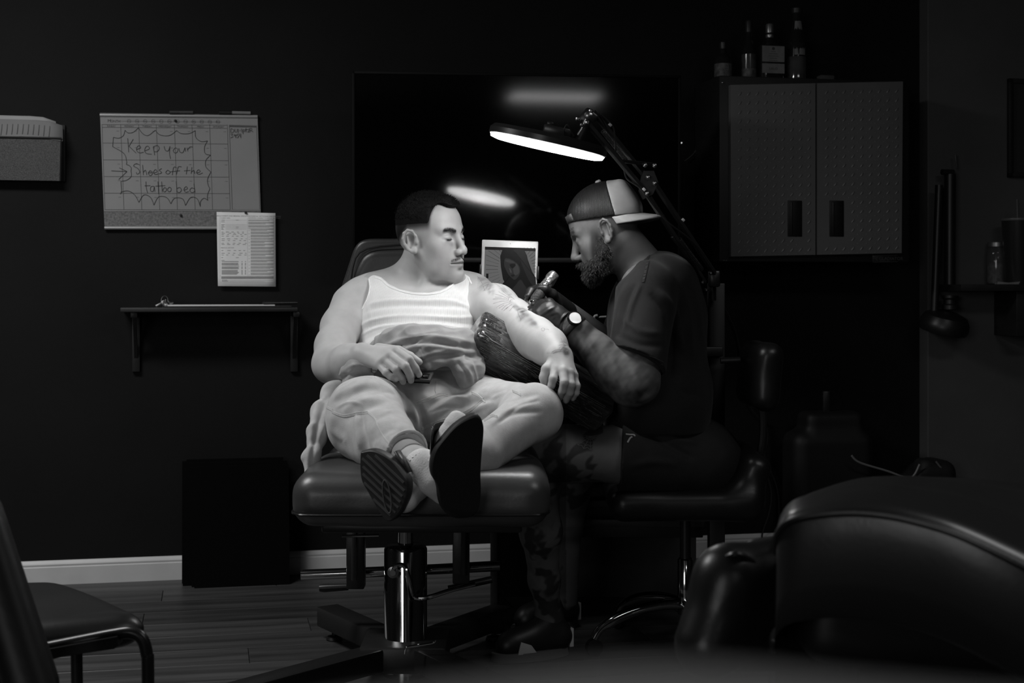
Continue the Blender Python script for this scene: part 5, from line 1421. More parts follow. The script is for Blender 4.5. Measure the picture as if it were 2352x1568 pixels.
if len(idx):
    V_, F_ = strands(P, N, idx, 380, .006, .0006, rng, lambda p, n: n * .25 + hR[:, 2][None] * .3 + np.sign(((p - hO) @ hR)[:, :1]) * hR[:, 0][None], .25)
    o = link('eyebrows', mesh_from(V_, F_), mat('black_hair_strand', .007, .7, spec=.1), CL, False, None); tag(o, kind='stuff')

idx = np.nonzero(lash > .45)[0]
if len(idx):
    V_, F_ = strands(P, N, idx, 170, .0055, .0006, rng, lambda p, n: n * .7 - hR[:, 2][None] * .45, .2)
    tag(link('eyelashes', mesh_from(V_, F_), mat('black_hair_strand', .007, .7, spec=.1), CL, False, None), kind='stuff')

# tank top
T = Solid(); torso_c(T, .0065)
T.u(rc(A(870, 652, 4.14), A(850, 690, 4.06), .040, .04), .03); T.u(rc(A(1070, 648, 4.15), A(1090, 690, 4.09), .040, .04), .03)
tank_line = poly_cut([(842, 634), (858, 630), (876, 636), (893, 652), (918, 664), (950, 671), (985, 672), (1012, 667), (1030, 657), (1045, 642), (1052, 630), (1066, 628), (1082, 637), (1095, 665), (1106, 695), (1108, 722), (1100, 745), (1096, 800), (1100, 900), (960, 915), (812, 900), (812, 800), (814, 745), (828, 712), (845, 680), (850, 655)], 1)
T.cut(tank_line, .003)
Pt, Qt = T.mesh(A(790, 960, 3.7) - [0, .12, .05], A(1130, 600, 4.3) + [.03, .15, .05], .0026, 1)
tf = [([(818, 712), (850, 698), (900, 690), (967, 690), (1040, 692), (1095, 716)], 4.8, 0.0048), ([(818, 724), (860, 708), (920, 701), (1000, 702), (1070, 706), (1098, 728)], 5.4, -0.0034),
      ([(816, 752), (858, 735), (910, 727), (967, 727), (1050, 730), (1098, 727)], 4.4, 0.0048), ([(816, 763), (870, 745), (940, 738), (1000, 737), (1070, 744), (1096, 745)], 4.4, -0.0034),
      ([(818, 776), (870, 752), (935, 746), (1000, 746), (1060, 754)], 3.7, 0.0042), ([(820, 790), (880, 762), (950, 755), (1010, 757), (1060, 764)], 4.1, -0.0028),
      ([(825, 800), (880, 772), (940, 765), (985, 764)], 4.1, 0.0034), ([(880, 683), (940, 680), (1010, 681), (1060, 678)], 4.1, 0.0022), ([(830, 805), (900, 782), (960, 775)], 3.4, -0.0022),
      ([(835, 690), (850, 720), (852, 745)], 5.4, 0.0017), ([(1080, 690), (1070, 715), (1080, 740)], 5.4, 0.0017), ([(905, 665), (960, 676), (1010, 676)], 3.4, 0.0012)]
Pt = folds(Pt, Qt, tf, weight=sstep(.004, .03, -tank_line(Pt.astype(np.float32))))
m_tank = mat('white_rib_knit', .70, .85, noise=(20, .03), wave=(140, .5, 'X'), sheen=.1)
link('tank_top', mesh_np(Pt, Qt), m_tank, CL, True, None)
castT = Caster(Pt, Qt)
def trace_tube(c, pts, r, n=6, lift=0.0, mb=None):
    run = []
    for p in spl2(pts, n):
        h_ = c.hit(*p)
        if h_ is not None and (not run or (h_[0] - run[-1]).length < .04): run.append(h_[0] + h_[1] * lift)
    if len(run) > 2: mb.tube(run, r, 7)
q = MB()
trace_tube(castT, [(861, 638), (876, 643), (893, 658), (920, 669), (950, 675.5), (985, 676.5), (1013, 671.5), (1032, 661), (1047, 646), (1054, 636)], .0028, 6, .0005, q)
q.build('neck_binding', mat('white_binding', .82, .8), CL)
q = MB(); trace_tube(castT, [(1076, 639), (1088, 662), (1099, 690), (1103, 716), (1099, 735)], .0026, 6, .0003, q); q.build('armhole_binding', mat('white_binding', .82, .8), CL)
q = MB(); trace_tube(castT, [(848, 642), (850, 662), (843, 688), (828, 718), (818, 745)], .0024, 6, .0003, q); q.build('armhole_binding', mat('white_binding', .82, .8), CL)

# coveralls worn down round the waist
m_cot = mat('grey_cotton', .48, .85, noise=(40, .10), bump=(380, .35, .0012), attr=False, sheen=.25)
Pn = Solid()
Pn.u(ell(A(962, 926, 3.89), (.182, .14, .116), TR), 0)
Pn.u(rc(A(890, 918, 3.92), A(838, 955, 3.60), .100, .092), .05)
cufc = A(917, 1030, 3.40); cufd = A(985, 1085, 3.26) - cufc; cufd /= np.linalg.norm(cufd)
f1 = rc(A(838, 955, 3.60), A(940, 1050, 3.35), .092, .050); f2 = plane(A(936, 1036, 3.365), cufd)
Pn.u(lambda p: np.maximum(f1(p), f2(p)), .03)
Pn.u(rc(A(815, 985, 3.66), A(870, 1030, 3.50), .062, .050), .05)
Pn.u(rc(A(1045, 930, 3.93), A(1226, 949, 3.625), .098, .068), .05)
Pn.u(rc(A(1226, 949, 3.625), A(1085, 1050, 3.43), .068, .056), .035)
Pn.u(rc(A(1085, 1050, 3.43), A(1000, 1088, 3.37), .056, .046), .03)
Pn.u(ell(A(972, 940, 3.80), (.115, .10, .088)), .05)
Pn.disp(lambda p: (.0022 * vnoise(p, 34)).astype(np.float32))
P, Q = Pn.mesh([-.62, 3.15, .52], [.3, 4.15, 1.02], .0030, 1)
pf_ = [([(770, 890), (800, 872), (840, 868)], 4, .004), ([(775, 935), (800, 925), (830, 930)], 4, .004), ([(856, 905), (895, 900), (925, 915)], 4, -.004), ([(880, 950), (905, 940), (930, 950)], 4, .004), ([(900, 1000), (930, 985), (960, 992)], 4, -.004), ([(1130, 915), (1160, 902), (1200, 898)], 4, .003), ([(1150, 968), (1190, 935), (1235, 920)], 4, -.004), ([(1010, 925), (1040, 912), (1075, 915)], 4, .004), ([(985, 950), (1020, 935), (1060, 935)], 4, -.004), ([(1000, 985), (1040, 965), (1085, 955)], 4, .003), ([(760, 900), (800, 880), (850, 875), (900, 885)], 10, .006), ([(765, 925), (820, 900), (880, 895), (930, 910)], 9, -.006), ([(768, 912), (820, 888), (870, 884)], 7, .005), ([(790, 945), (830, 920), (890, 918), (940, 945)], 8, .006),
       ([(800, 962), (850, 935), (900, 935), (945, 962)], 8, -.005), ([(905, 890), (935, 920), (955, 950), (965, 990)], 9, .009), ([(920, 880), (955, 925), (972, 970), (970, 1000)], 9, -.014), ([(760, 950), (765, 985), (790, 1010)], 9, .006), ([(830, 950), (832, 985), (838, 1020), (845, 1045)], 7, -.010), ([(818, 950), (820, 985), (826, 1025)], 6, .006),
       ([(850, 990), (890, 965), (940, 975), (980, 1005)], 8, .005), ([(860, 1012), (900, 985), (950, 998)], 7, -.004), ([(870, 960), (910, 945), (950, 965)], 7, -.005), ([(965, 905), (1000, 915), (1040, 900)], 7, .005), ([(985, 935), (1030, 905), (1080, 900)], 8, -.007), ([(975, 960), (1040, 915), (1100, 905)], 8, .006), ([(975, 985), (1050, 935), (1120, 915)], 7, -.006), ([(985, 1000), (1060, 955), (1130, 925)], 7, .005),
       ([(1120, 960), (1150, 935), (1180, 915), (1230, 905)], 7, -.007), ([(1125, 975), (1165, 945), (1220, 925)], 7, .006), ([(1140, 970), (1180, 950), (1240, 945)], 6, -.004), ([(1100, 895), (1150, 893), (1200, 888)], 8, .004), ([(1180, 900), (1170, 925), (1150, 950)], 6, .004), ([(880, 1020), (900, 1035), (912, 1055)], 6, .003)]
P = folds(P, Q, pf_)
link('trousers', mesh_np(P, Q), m_cot, CL, True, None)
castP = Caster(P, Q)
q = MB(); m_seam = mat('cotton_seam', .52, .85)
seams = [[(763, 946), (790, 955), (820, 950), (845, 947)], [(845, 947), (860, 960), (868, 980), (885, 1008), (903, 1028)], [(953, 928), (985, 915), (1012, 905), (1028, 908)], [(968, 985), (1010, 968), (1050, 955), (1085, 938), (1112, 915)], [(1084, 902), (1098, 908), (1114, 922)], [(1178, 898), (1190, 903), (1196, 907)], [(1112, 966), (1130, 955), (1142, 957)], [(750, 935), (765, 942)],
         [(1003, 877), (1001, 890), (1000, 900)], [(964, 990), (976, 1005), (990, 1015)]]
for L in seams:
    for d_ in (-2.4, 0, 2.4): trace_tube(castP, [(a_ + d_ * .3, b_ + d_) for a_, b_ in L], .0013, 5, .0002, q)
q.build('seams', m_seam, CL, smooth=False); tag(bpy.data.objects['seams'], kind='stuff')
# trouser hem and the thin inner layer at the ankle
def ring_tube(c, axis, r, w, name, m):
    axis = axis / np.linalg.norm(axis); u_ = np.cross(axis, [0, 0, 1.]); u_ /= np.linalg.norm(u_); v_ = np.cross(axis, u_)
    q = MB(); q.tube([c + u_ * r * math.cos(t * .262) + v_ * r * math.sin(t * .262) for t in range(24)], w, 8, True); return q.build(name, m, CL)
ring_tube(A(934, 1036, 3.366), cufd, .0505, .0040, 'trouser_hem', m_cot)
S2 = Solid(); f3 = rc(A(905, 1018, 3.42), A(962, 1070, 3.29), .036, .043); f4 = plane(A(948, 1056, 3.325), cufd)
S2.u(lambda p: np.maximum(f3(p), f4(p)), 0)
Pi, Qi = S2.mesh(A(905, 1018, 3.42) - .12, A(948, 1056, 3.32) + .12, .003, 1); link('inner_cuff', mesh_np(Pi, Qi), mat('grey_jersey', .27, .85, bump=(500, .3)), CL, True, None)
# the upper half of the coveralls bunched at the waist
Bn = Solid()
chain(Bn, [(A(872, 800, 3.86), .030), (A(905, 786, 3.80), .036), (A(950, 782, 3.78), .040), (A(1010, 790, 3.79), .040), (A(1060, 790, 3.82), .036), (A(1098, 795, 3.88), .030)], .03)
chain(Bn, [(A(930, 806, 3.76), .030), (A(985, 815, 3.75), .036), (A(1040, 810, 3.78), .034), (A(1085, 822, 3.84), .034)], .02)
chain(Bn, [(A(1070, 815, 3.82), .034), (A(1082, 850, 3.80), .036), (A(1090, 885, 3.82), .035)], .02)
chain(Bn, [(A(1040, 820, 3.77), .022), (A(1062, 850, 3.76), .024), (A(1072, 880, 3.78), .026)], .012)
Bn.u(rc(A(955, 812, 3.735), A(962, 792, 3.73), .020, .008), .012); Bn.u(rc(A(962, 800, 3.73), A(982, 842, 3.72), .010, .012), .008); Bn.u(rc(A(925, 812, 3.72), A(955, 796, 3.725), .008, .009), .006)
chain(Bn, [(A(795, 852, 3.72), .016), (A(815, 845, 3.70), .022), (A(842, 850, 3.70), .020)], .012)
chain(Bn, [(A(800, 868, 3.72), .020), (A(830, 872, 3.69), .018), (A(856, 862, 3.70), .012)], .012)
Bn.sub(rc(A(826, 848, 3.665), A(850, 861, 3.67), .010, .008), .004)
Bn.disp(lambda p: (.004 * vnoise(p, 48) + .007 * (np.abs(vnoise(p * _f([.6, 1, 1.7]), 40)) - .3)).astype(np.float32))
Pb, Qb = Bn.mesh([-.52, 3.55, .72], [-.02, 4.02, 1.03], .0028, 1)
bf = [([(880, 800), (920, 780), (980, 772), (1050, 780), (1100, 790)], 5, .006), ([(885, 810), (930, 790), (980, 783), (1040, 792), (1095, 800)], 5, -.009), ([(900, 815), (950, 797), (1000, 797), (1060, 805)], 5, .006), ([(960, 830), (1010, 818), (1070, 815), (1100, 822)], 5, -.008), ([(990, 830), (1030, 832), (1070, 828)], 5, .005),
      ([(1050, 830), (1068, 850), (1075, 880)], 5, -.007), ([(1075, 825), (1088, 850), (1096, 885)], 5, .006), ([(1062, 835), (1080, 862), (1086, 890)], 4, .005), ([(790, 850), (815, 838), (845, 842)], 4, .004), ([(795, 862), (825, 858), (852, 864)], 4, -.006), ([(960, 795), (972, 815), (984, 838)], 3.5, .004)]
Pb = folds(Pb, Qb, bf)
link('bunched_top', mesh_np(Pb, Qb), mat('grey_cotton_darker', .31, .85, noise=(40, .10), bump=(380, .35, .0012), sheen=.25), CL, True, None)  # darker copy of the trouser cotton
# one empty sleeve hanging beside the seat
Sl = Solid(); chain(Sl, [(A(800, 892, 3.76), .026), (A(764, 908, 3.72), .026), (A(742, 950, 3.66), .026), (A(729, 1005, 3.60), .024), (A(717, 1050, 3.56), .019), (A(708, 1088, 3.53), .012)], .02, ((.6, -.8, 0), .62))
Sl.disp(lambda p: (.003 * vnoise(p, 55)).astype(np.float32))
Ps, Qs = Sl.mesh([-.66, 3.36, .52], [-.38, 3.86, .92], .003, 1)
Ps = folds(Ps, Qs, [([(738, 905), (722, 950), (712, 1010), (706, 1070)], 6, .004), ([(750, 915), (735, 960), (724, 1010), (712, 1075)], 5, -.005), ([(758, 930), (745, 970), (732, 1010)], 5, .003)])
link('hanging_sleeve', mesh_np(Ps, Qs), m_cot, CL, True, None)

# slides and socks
m_sock = mat('white_sock', .72, .9, bump=(260, .5, .002))
m_sole = mat('black_rubber_sole', .006, .6, bump=(90, .2))
m_sole2 = mat('grey_rubber_sole', .030, .5, noise=(30, .2))
def slide(label, poly, c, nrm, upv, thick, msole, sock, strap):
    nrm = np.array(nrm, float); nrm /= np.linalg.norm(nrm); up = np.array(upv, float); up -= nrm * (up @ nrm); up /= np.linalg.norm(up); rt = np.cross(up, nrm)
    t = thing('slide_sandal', label, 'sandal', Vector(c) , 'slide sandals')
    def onp(px, py, lift=0.0):
        d = np.array(at(px, py, 1.0)) - np.array([0, 0, CAMZ]); o_ = np.array([0, 0, CAMZ]); pc = c + nrm * lift
        return o_ + d * (((pc - o_) @ nrm) / (d @ nrm))
    pl = spl2(poly, 5, True); pts = [onp(*p) for p in pl]; cen = sum(pts) / len(pts)
    q = MB(); n = len(pts)
    rings = [[cen + (p - cen) * f + nrm * l for p in pts] for f, l in ((.955, 0), (.985, -.003), (1.0, -.008), (1.0, -thick + .004), (.985, -thick), (.93, -thick - .004))]
    vs_ = [v for r in rings for v in r]; fs_ = [(i * n + k, i * n + (k + 1) % n, (i + 1) * n + (k + 1) % n, (i + 1) * n + k) for i in range(5) for k in range(n)]
    q.add(vs_, fs_ + [tuple(range(n)), tuple(5 * n + k for k in range(n))])
    q.build('sole', msole, t, True, 40)
    return t, onp, nrm, up, rt, cen
poly1 = [(1088, 954), (1103, 957), (1111, 974), (1112, 995), (1108, 1041), (1105, 1087), (1106, 1128), (1103, 1161), (1094, 1181), (1075, 1191), (1040, 1190), (1014, 1165), (1004, 1115), (993, 1093), (991, 1067), (1000, 1034), (1022, 1004), (1052, 973)]
t1, onp1, n1, u1, r1, c1 = slide('black soled slide sandal with its sole turned to the camera, toes up', poly1, A(1055, 1075, 3.22), (.30, -.92, -.22), (0, 0, 1), .024, m_sole, None, None)
poly2 = [(826, 1044), (832, 1036), (858, 1034), (896, 1054), (922, 1084), (936, 1108), (933, 1144), (917, 1179), (898, 1197), (884, 1195), (867, 1170), (845, 1132), (828, 1098)]
t2, onp2, n2, u2, r2, c2 = slide('grey striped sole slide sandal hanging below the crossed ankle', poly2, A(882, 1115, 3.225), (-.42, -.88, -.10), (0, 0, 1), .026, m_sole2, None, None)
for k in range(9):                                                        # tread bars of the striped sole
    off_ = -50 + 12.5 * k; a0 = (882 - .69 * off_, 1116 + .725 * off_); q = MB()
    L = [(a0[0] - 2, a0[1] - 4), (a0[0] + 30, a0[1] + 24), (a0[0] + 58, a0[1] + 52)]
    pin_ = np.asarray(spl2(poly2, 5, True)); pc = pin_.mean(0); pin2 = pc + (pin_ - pc) * .88
    def inside(p):
        c_ = False; j = len(pin2) - 1
        for i in range(len(pin2)):
            if (pin2[i][1] > p[1]) != (pin2[j][1] > p[1]) and p[0] < (pin2[j][0] - pin2[i][0]) * (p[1] - pin2[i][1]) / (pin2[j][1] - pin2[i][1]) + pin2[i][0]: c_ = not c_
            j = i
        return c_
    seg = [p for p in [(a0[0] + s_, a0[1] + .95 * s_) for s_ in range(-80, 81, 2)] if inside(p)]
    if len(seg) > 3:
        w0 = .0026
        side = np.cross(np.array(onp2(*seg[-1])) - np.array(onp2(*seg[0])), n2); side /= np.linalg.norm(side)
        a_, b_ = onp2(*seg[0]), onp2(*seg[-1])
        q.prism([a_ - side * w0 + n2 * -.001, b_ - side * w0 + n2 * -.001, b_ + side * w0 + n2 * -.001, a_ + side * w0 + n2 * -.001], n2 * .0035); q.build('tread_bar', mat('grey_tread_rubber', .085, .5), t2)
q = MB(); ov = [(889 + 9 * math.cos(t) - 7 * math.sin(t) * -.2 + 6 * math.sin(t) * -1.0, 1140 + 38 * -math.sin(t) + 3 * math.cos(t)) for t in [i * .3142 for i in range(21)]]
q.tube([onp2(px, py, .003) for px, py in ov], .0018, 6); q.build('sole_emblem', mat('grey_tread_rubber', .085, .5), t2)
# foot in sock 1
f = Solid()
hl1 = onp1(1040, 1140) - n1 * .062; to1 = onp1(1062, 985) - n1 * .040; ba1 = onp1(1050, 1030) - n1 * .046
f.u(rc(A(968, 1073, 3.285), hl1 - n1 * .0, .040, .036), 0); f.u(rc(hl1, ba1, .037, .036, (n1, .85)), .02); f.u(rc(ba1, to1, .036, .027), .02)
tl = (onp1(1030, 995) - n1 * .045)
for px, py in ((1036, 1000), (1046, 984), (1058, 970)): f.u(rc(ba1, onp1(px, py) - n1 * .043, .020, .0135), .006)
f.u(rc(A(966, 1072, 3.29), A(1000, 1100, 3.27), .043, .041), .012)
f.cut(lambda p: -((p - _f(A(962, 1072, 3.295))) @ _f(cufd)), .003)
Pf, Qf = f.mesh(hl1 - .22, hl1 + .24, .0026, 1); link('sock', mesh_np(Pf, Qf), m_sock, CL, True, None)
def vfold(nm, cx):  # ribbed sock cuff
    q = MB(); ax_ = cufd; u_ = np.cross(ax_, [0, 0, 1.]); u_ /= np.linalg.norm(u_); v_ = np.cross(ax_, u_)
    for k in range(30):
        an = 2 * math.pi * k / 30; rr = .0425; d = u_ * math.cos(an) + v_ * math.sin(an); c0 = A(962, 1072, 3.295)
        q.tube([c0 + d * rr, c0 + d * (rr + .0012) + ax_ * .010, c0 + d * rr + ax_ * .022], .0028, 6)
    return q.build(nm, m_sock, CL)
tag(vfold('sock_ribbing', 0), kind='stuff')
q = MB(); st = []                                                          # sandal strap over the instep
for i in range(9):
    u_ = i / 8; an = math.pi * u_
    c0 = onp1(1050, 1020 + 0) - n1 * (.02 + .062 * math.sin(an)) + r1 * (.055 * math.cos(an)); st.append([c0 - u1 * .035, c0 + u1 * .030])
q.grid(st); o = q.build('strap', m_leather, t1); o.modifiers.new('thickness', 'SOLIDIFY').thickness = .004
f = Solid(); hl2 = onp2(903, 1150) - n2 * .046; to2 = onp2(862, 1075) - n2 * .036
f.u(rc(hl2, to2, .032, .030, (n2, .8)), 0); f.u(rc(A(985, 1092, 3.35), hl2, .036, .034), .02)
Pf, Qf = f.mesh(hl2 - .2, hl2 + .2, .0028, 1); link('sock', mesh_np(Pf, Qf), m_sock, CL, True, None)
q = MB(); st = []
for i in range(11):
    u_ = i / 10; an = math.pi * u_; a2 = onp2(893, 1062); 
    c0 = onp2(880, 1088) - n2 * (.018 + .062 * math.sin(an)) + (r2 * .75 + u2 * .5) * (.052 * math.cos(an)); st.append([c0 - (u2 * .8 - r2 * .5) * .030, c0 + (u2 * .8 - r2 * .5) * .030])
q.grid(st); o = q.build('strap', mat('dark_slide_strap', .03, .4), t2); o.modifiers.new('thickness', 'SOLIDIFY').thickness = .004

# phone under the right hand
PHM = Matrix.Translation(at(938, 862, 3.70)) @ rot(14, 3, -4).to_4x4()
ph = thing('phone', 'black smartphone under the hand of the reclining man', 'phone', at(938, 866, 3.70))
q = MB(PHM); q.span((-.088, -.036, -.006), (.062, .036, .0035), .0038, 3); q.build('case', mat('phone_case', .05, .4), ph)
q = MB(PHM); q.span((-.087, -.0366, -.0075), (.061, .0366, -.0055), .001); q.build('glass', mat('phone_glass', .004, .08), ph)
q = MB(PHM); q.span((.022, -.030, .003), (.056, .006, .0062), .004, 3); q.build('camera_bump', mat('phone_glass', .004, .08), ph)
for x_, y_ in ((.031, -.02), (.047, -.02), (.031, -.004)):
    q = MB(PHM); q.lathe([(.0068, 0), (.0072, .002), (.006, .0034), (.004, .0026), (0, .0024)], (x_, y_, .006), seg=20); q.build('lens', mat('lens_rim', .3, .1, metal=.9), ph)

# ================================================================== artist
AT = thing('person', 'tattooing man in a backwards cap and dark shirt', 'person', (.5, 4.15, .5))
aO = A(1395, 531, 4.08); aR = head_frame(aO, (-math.cos(math.radians(9)), math.sin(math.radians(9))), 22.5, 0); aS = 1.06
def al(x, y, z): return aO + aR @ (np.array([x, y, z]) * aS)
B = Solid()
B.u(ell(A(1505, 760, 4.15), (.115, .17, .20)), 0)
B.u(ell(A(1510, 900, 4.15), (.13, .16, .14)), .05)
B.u(rc(A(1495, 660, 3.98), A(1490, 665, 4.32), .07, .07), .05)
B.u(rc(al(0, -.022, -.03), A(1492, 645, 4.14), .060, .075), .03)
chain(B, [(A(1485, 668, 3.95), .075), (A(1476, 780, 3.87), .062), (A(1466, 880, 3.83), .052), (A(1446, 882, 3.82), .053), (A(1408, 848, 3.83), .052), (A(1365, 803, 3.84), .044), (A(1328, 765, 3.85), .034), (A(1308, 748, 3.85), .033)], .03)
chain(B, [(A(1480, 670, 4.32), .07), (A(1430, 790, 4.36), .055), (A(1400, 800, 4.30), .05), (A(1300, 715, 4.08), .032)], .03)
B.u(ell(A(1590, 1050, 4.15), (.12, .16, .11)), .05)
chain(B, [(A(1600, 1052, 4.06), .075), (A(1440, 1042, 3.99), .080), (A(1300, 1042, 3.96), .076), (A(1240, 1052, 3.96), .066), (A(1236, 1110, 3.98), .058), (A(1242, 1220, 4.06), .056), (A(1250, 1330, 4.14), .042), (A(1262, 1420, 4.20), .036), (A(1262, 1465, 4.20), .034)], .03)
chain(B, [(A(1600, 1052, 4.30), .098), (A(1330, 1035, 4.40), .075), (A(1300, 1200, 4.48), .05), (A(1300, 1380, 4.52), .036)], .03)
head(B, aO, aR, aS, nose=1.02, mouth=False)
P, Q = B.mesh([.0, 3.7, .06], [.78, 4.66, 1.32], .0025, 1)
N = normals_of(P, Q); loc = ((P - aO) @ aR) / aS; x, y, z = loc.T; U = proj(P); sh = np.ones(len(P))
inh = (np.abs(x) < .12) & (np.abs(y) < .14) & (z > -.14) & (z < .15)
ear = (np.abs(x) > .0735) & (y < .016) & (y > -.035) & (np.abs(z) < .042)
side = sstep(.0, .022, -(y - .022) * 0 + (.040 - np.abs(y - .030)) * .9) * sstep(-.02, .0, -(z - .030)) * (np.abs(x) > .045) * (y > .012) * (y < .058) * (z < .034) * (z > -.09)
fadeb = sstep(.008, .026, y) * (1 - sstep(.036, .052, y + .35 * z)) * sstep(-.034, .012, -z) * (np.abs(x) > .04) * inh
sh *= 1 - .80 * fadeb * (~ear)
for sx in (-1, 1):
    t = (np.abs(x) - .012) / .036
    zc_ = .0235 + .008 * np.sin(np.clip(t, 0, 1) * 2.2) - .004 * np.clip(t - .6, 0, 1)
    sh *= 1 - .8 * np.exp(-((z - zc_) / .0042) ** 2) * sstep(-.05, .12, t) * (1 - sstep(.92, 1.15, t)) * (np.sign(x) == sx) * (y > .055)
lash = np.exp(-((z - (-.0065)) / .0018) ** 2) * np.exp(-((np.abs(x) - .033) / .0135) ** 4) * (y > .066) * inh
sh *= 1 - .85 * lash
sh *= 1 - .45 * sstep(-.005, .03, z) * (y < .0) * inh * (~ear)             # cropped hair under the cap
# sleeve tattoo on the forearm and thigh
arm = (U[:, 0] > 1280) & (U[:, 0] < 1520) & (U[:, 1] > 720) & (U[:, 1] < 960) & (P[:, 1] < 4.05)
tx_ = np.clip(vnoise(P, 55) * 1.1 + .6 * vnoise(P, 130), -1.2, 1.2)
sh = np.where(arm, sh * np.clip(.80 + .5 * tx_, .2, 1.5), sh)
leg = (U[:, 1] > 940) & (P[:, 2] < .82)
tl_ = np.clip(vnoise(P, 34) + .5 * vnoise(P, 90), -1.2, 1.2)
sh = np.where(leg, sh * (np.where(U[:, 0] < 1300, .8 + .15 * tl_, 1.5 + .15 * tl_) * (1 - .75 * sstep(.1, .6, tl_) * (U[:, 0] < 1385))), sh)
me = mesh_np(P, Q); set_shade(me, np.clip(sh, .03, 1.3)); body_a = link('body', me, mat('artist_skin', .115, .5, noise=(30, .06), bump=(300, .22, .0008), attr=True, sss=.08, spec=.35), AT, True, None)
castA = Caster(P, Q, (1200, 950, 1460, 1150))
q = MB(); web = (1356, 1002)                                              # spider web tattoo above the knee
for k in range(9):
    an = math.radians(-10 + 25 * k); castA.trace([web, (web[0] + 38 * math.cos(an), web[1] + 30 * math.sin(an))], q, .0016, .0008, 4)
for r_ in (10, 19, 29, 38):
    pts = []
    for k in range(9):
        an = math.radians(-10 + 25 * k); pts.append((web[0] + r_ * math.cos(an), web[1] + r_ * .8 * math.sin(an)))
        if k < 8: am = math.radians(-10 + 25 * k + 12.5); pts.append((web[0] + r_ * .86 * math.cos(am), web[1] + r_ * .8 * .86 * math.sin(am)))
    castA.trace(pts, q, .0014, .0008, 3)
tag(q.build('web_tattoo', m_tat, AT, smooth=False), kind='stuff')
rng = np.random.RandomState(9)
idx = np.nonzero(inh & (y > .055) & (np.abs(z - .03) < .012) & (np.abs(x) > .012) & (np.abs(x) < .048))[0]
V_, F_ = strands(P, N, idx, 320, .006, .0006, rng, lambda p, n: n * .25 + aR[:, 2][None] * .3 + np.sign(((p - aO) @ aR)[:, :1]) * aR[:, 0][None], .25)
tag(link('eyebrows', mesh_from(V_, F_), mat('black_hair_strand', .012, .5), AT, False, None), kind='stuff')
# beard
Bd = Solid()
def bu(fn, k): Bd.u(in_frame(fn, aO, aR, aS), k * aS)
for s_ in (-1, 1):
    bu(rc((s_ * .062, .022, -.018), (s_ * .058, .026, -.055), .010, .018), .012)
    bu(rc((s_ * .058, .026, -.052), (s_ * .044, .046, -.080), .019, .021), .02)
    bu(rc((s_ * .044, .046, -.080), (s_ * .014, .080, -.100), .021, .019), .02)
    bu(rc((s_ * .040, .062, -.068), (s_ * .020, .088, -.090), .018, .016), .02)
    bu(rc((s_ * .034, .080, -.068), (s_ * .004, .100, -.056), .010, .010), .008)
bu(rc((0, .086, -.098), (0, .092, -.112), .018, .010), .012)
bu(rc((0, .094, -.084), (0, .092, -.094), .012, .014), .008)
Bd.disp(lambda p: (.0022 * vnoise(p, 170) + .0016 * vnoise(p, 340)).astype(np.float32))
Pb, Qb = Bd.mesh(aO - .22, aO + .17, .0026, 0)
beard = link('beard', mesh_np(Pb, Qb), mat('dark_beard', .016, .7, noise=(160, .4), bump=(420, .8, .003), spec=.2), AT, True, None)
Nb = normals_of(Pb, Qb)
bl = ((Pb - aO) @ aR) / aS
dn = -aR[:, 2] * .75 + aR[:, 1] * .15
V_, F_ = strands(Pb, Nb, np.arange(len(Pb)), 6500, .010, .0006, rng, lambda p, n: n * .55 + dn[None], .35)
tag(link('beard_strands', mesh_from(V_, F_), mat('beard_strand', .035, .55), beard, False, None), kind='stuff')
# cap worn backwards
def capfn(p):
    d = ell((0, -.008, .040), (.087, .104, .094))(p)
    d = smin(d, rbx((0, -.050, .062), (.060, .052, .050), .022, np.array(rot(-4, 0, 0)))(p), .02)
    return np.maximum(d, -(p[:, 2] - (_f(.0365) + p[:, 1] * _f(.262)))).astype(np.float32)
def seam(p): return (p[:, 1] + _f(.046) + _f(.10) * (p[:, 2] - _f(.08))).astype(np.float32)
m_net = mat('dark_cap_mesh', .010, .45, noise=(420, .5), wave=(100, .7, 'X'), spec=.3)
m_foam = mat('pale_cap_panel', .22, .7, noise=(30, .06))
cp_ = Solid(); cp_.u(in_frame(lambda p: np.maximum(capfn(p), -seam(p)), aO, aR, aS), 0)
Pc, Qc = cp_.mesh(aO - .2, aO + .2, .0026, 1); crown = link('cap_mesh', mesh_np(Pc, Qc), m_net, AT, True, None)
cp_ = Solid(); cp_.u(in_frame(lambda p: np.maximum(capfn(p) - _f(.0008), seam(p)), aO, aR, aS), 0)
Pc, Qc = cp_.mesh(aO - .2, aO + .2, .0026, 1); link('cap_panel', mesh_np(Pc, Qc), m_foam, crown, True, None)
q = MB(); rows = []
for i in range(13):                                                       # bill, pointing behind
    u_ = i / 12; an = math.pi * (u_ - .5) * .98; r = []
    for j in range(7):
        v_ = j / 6; yy = -.030 - .066 * math.cos(an) - .062 * v_ * (math.cos(an) ** .8 if math.cos(an) > 0 else 0); xx = .084 * math.sin(an) * (1 + .0 * v_)
        zz = .0365 + .262 * yy - .008 * (xx / .08) ** 2 + .005 - .020 * v_
        r.append(al(xx, yy, zz))
    rows.append(r)
q.grid(rows); o = q.build('cap_bill', mat('cap_bill', .3, .6), crown); o.modifiers.new('thickness', 'SOLIDIFY').thickness = .005
q = MB(); q.lathe([(.009, -.002), (.0085, .002), (.006, .0045), (0, .005)], al(0, -.028, .1335), tuple(aR[:, 2]), 16); q.build('cap_button', m_foam, crown)
q = MB(); rows = []
for i in range(9):
    an = -.7 + 1.4 * i / 8
    rows.append([al(.090 * math.sin(an), .098 * math.cos(an) - .006, .062 + h_) for h_ in (-.004, .006, .016)])
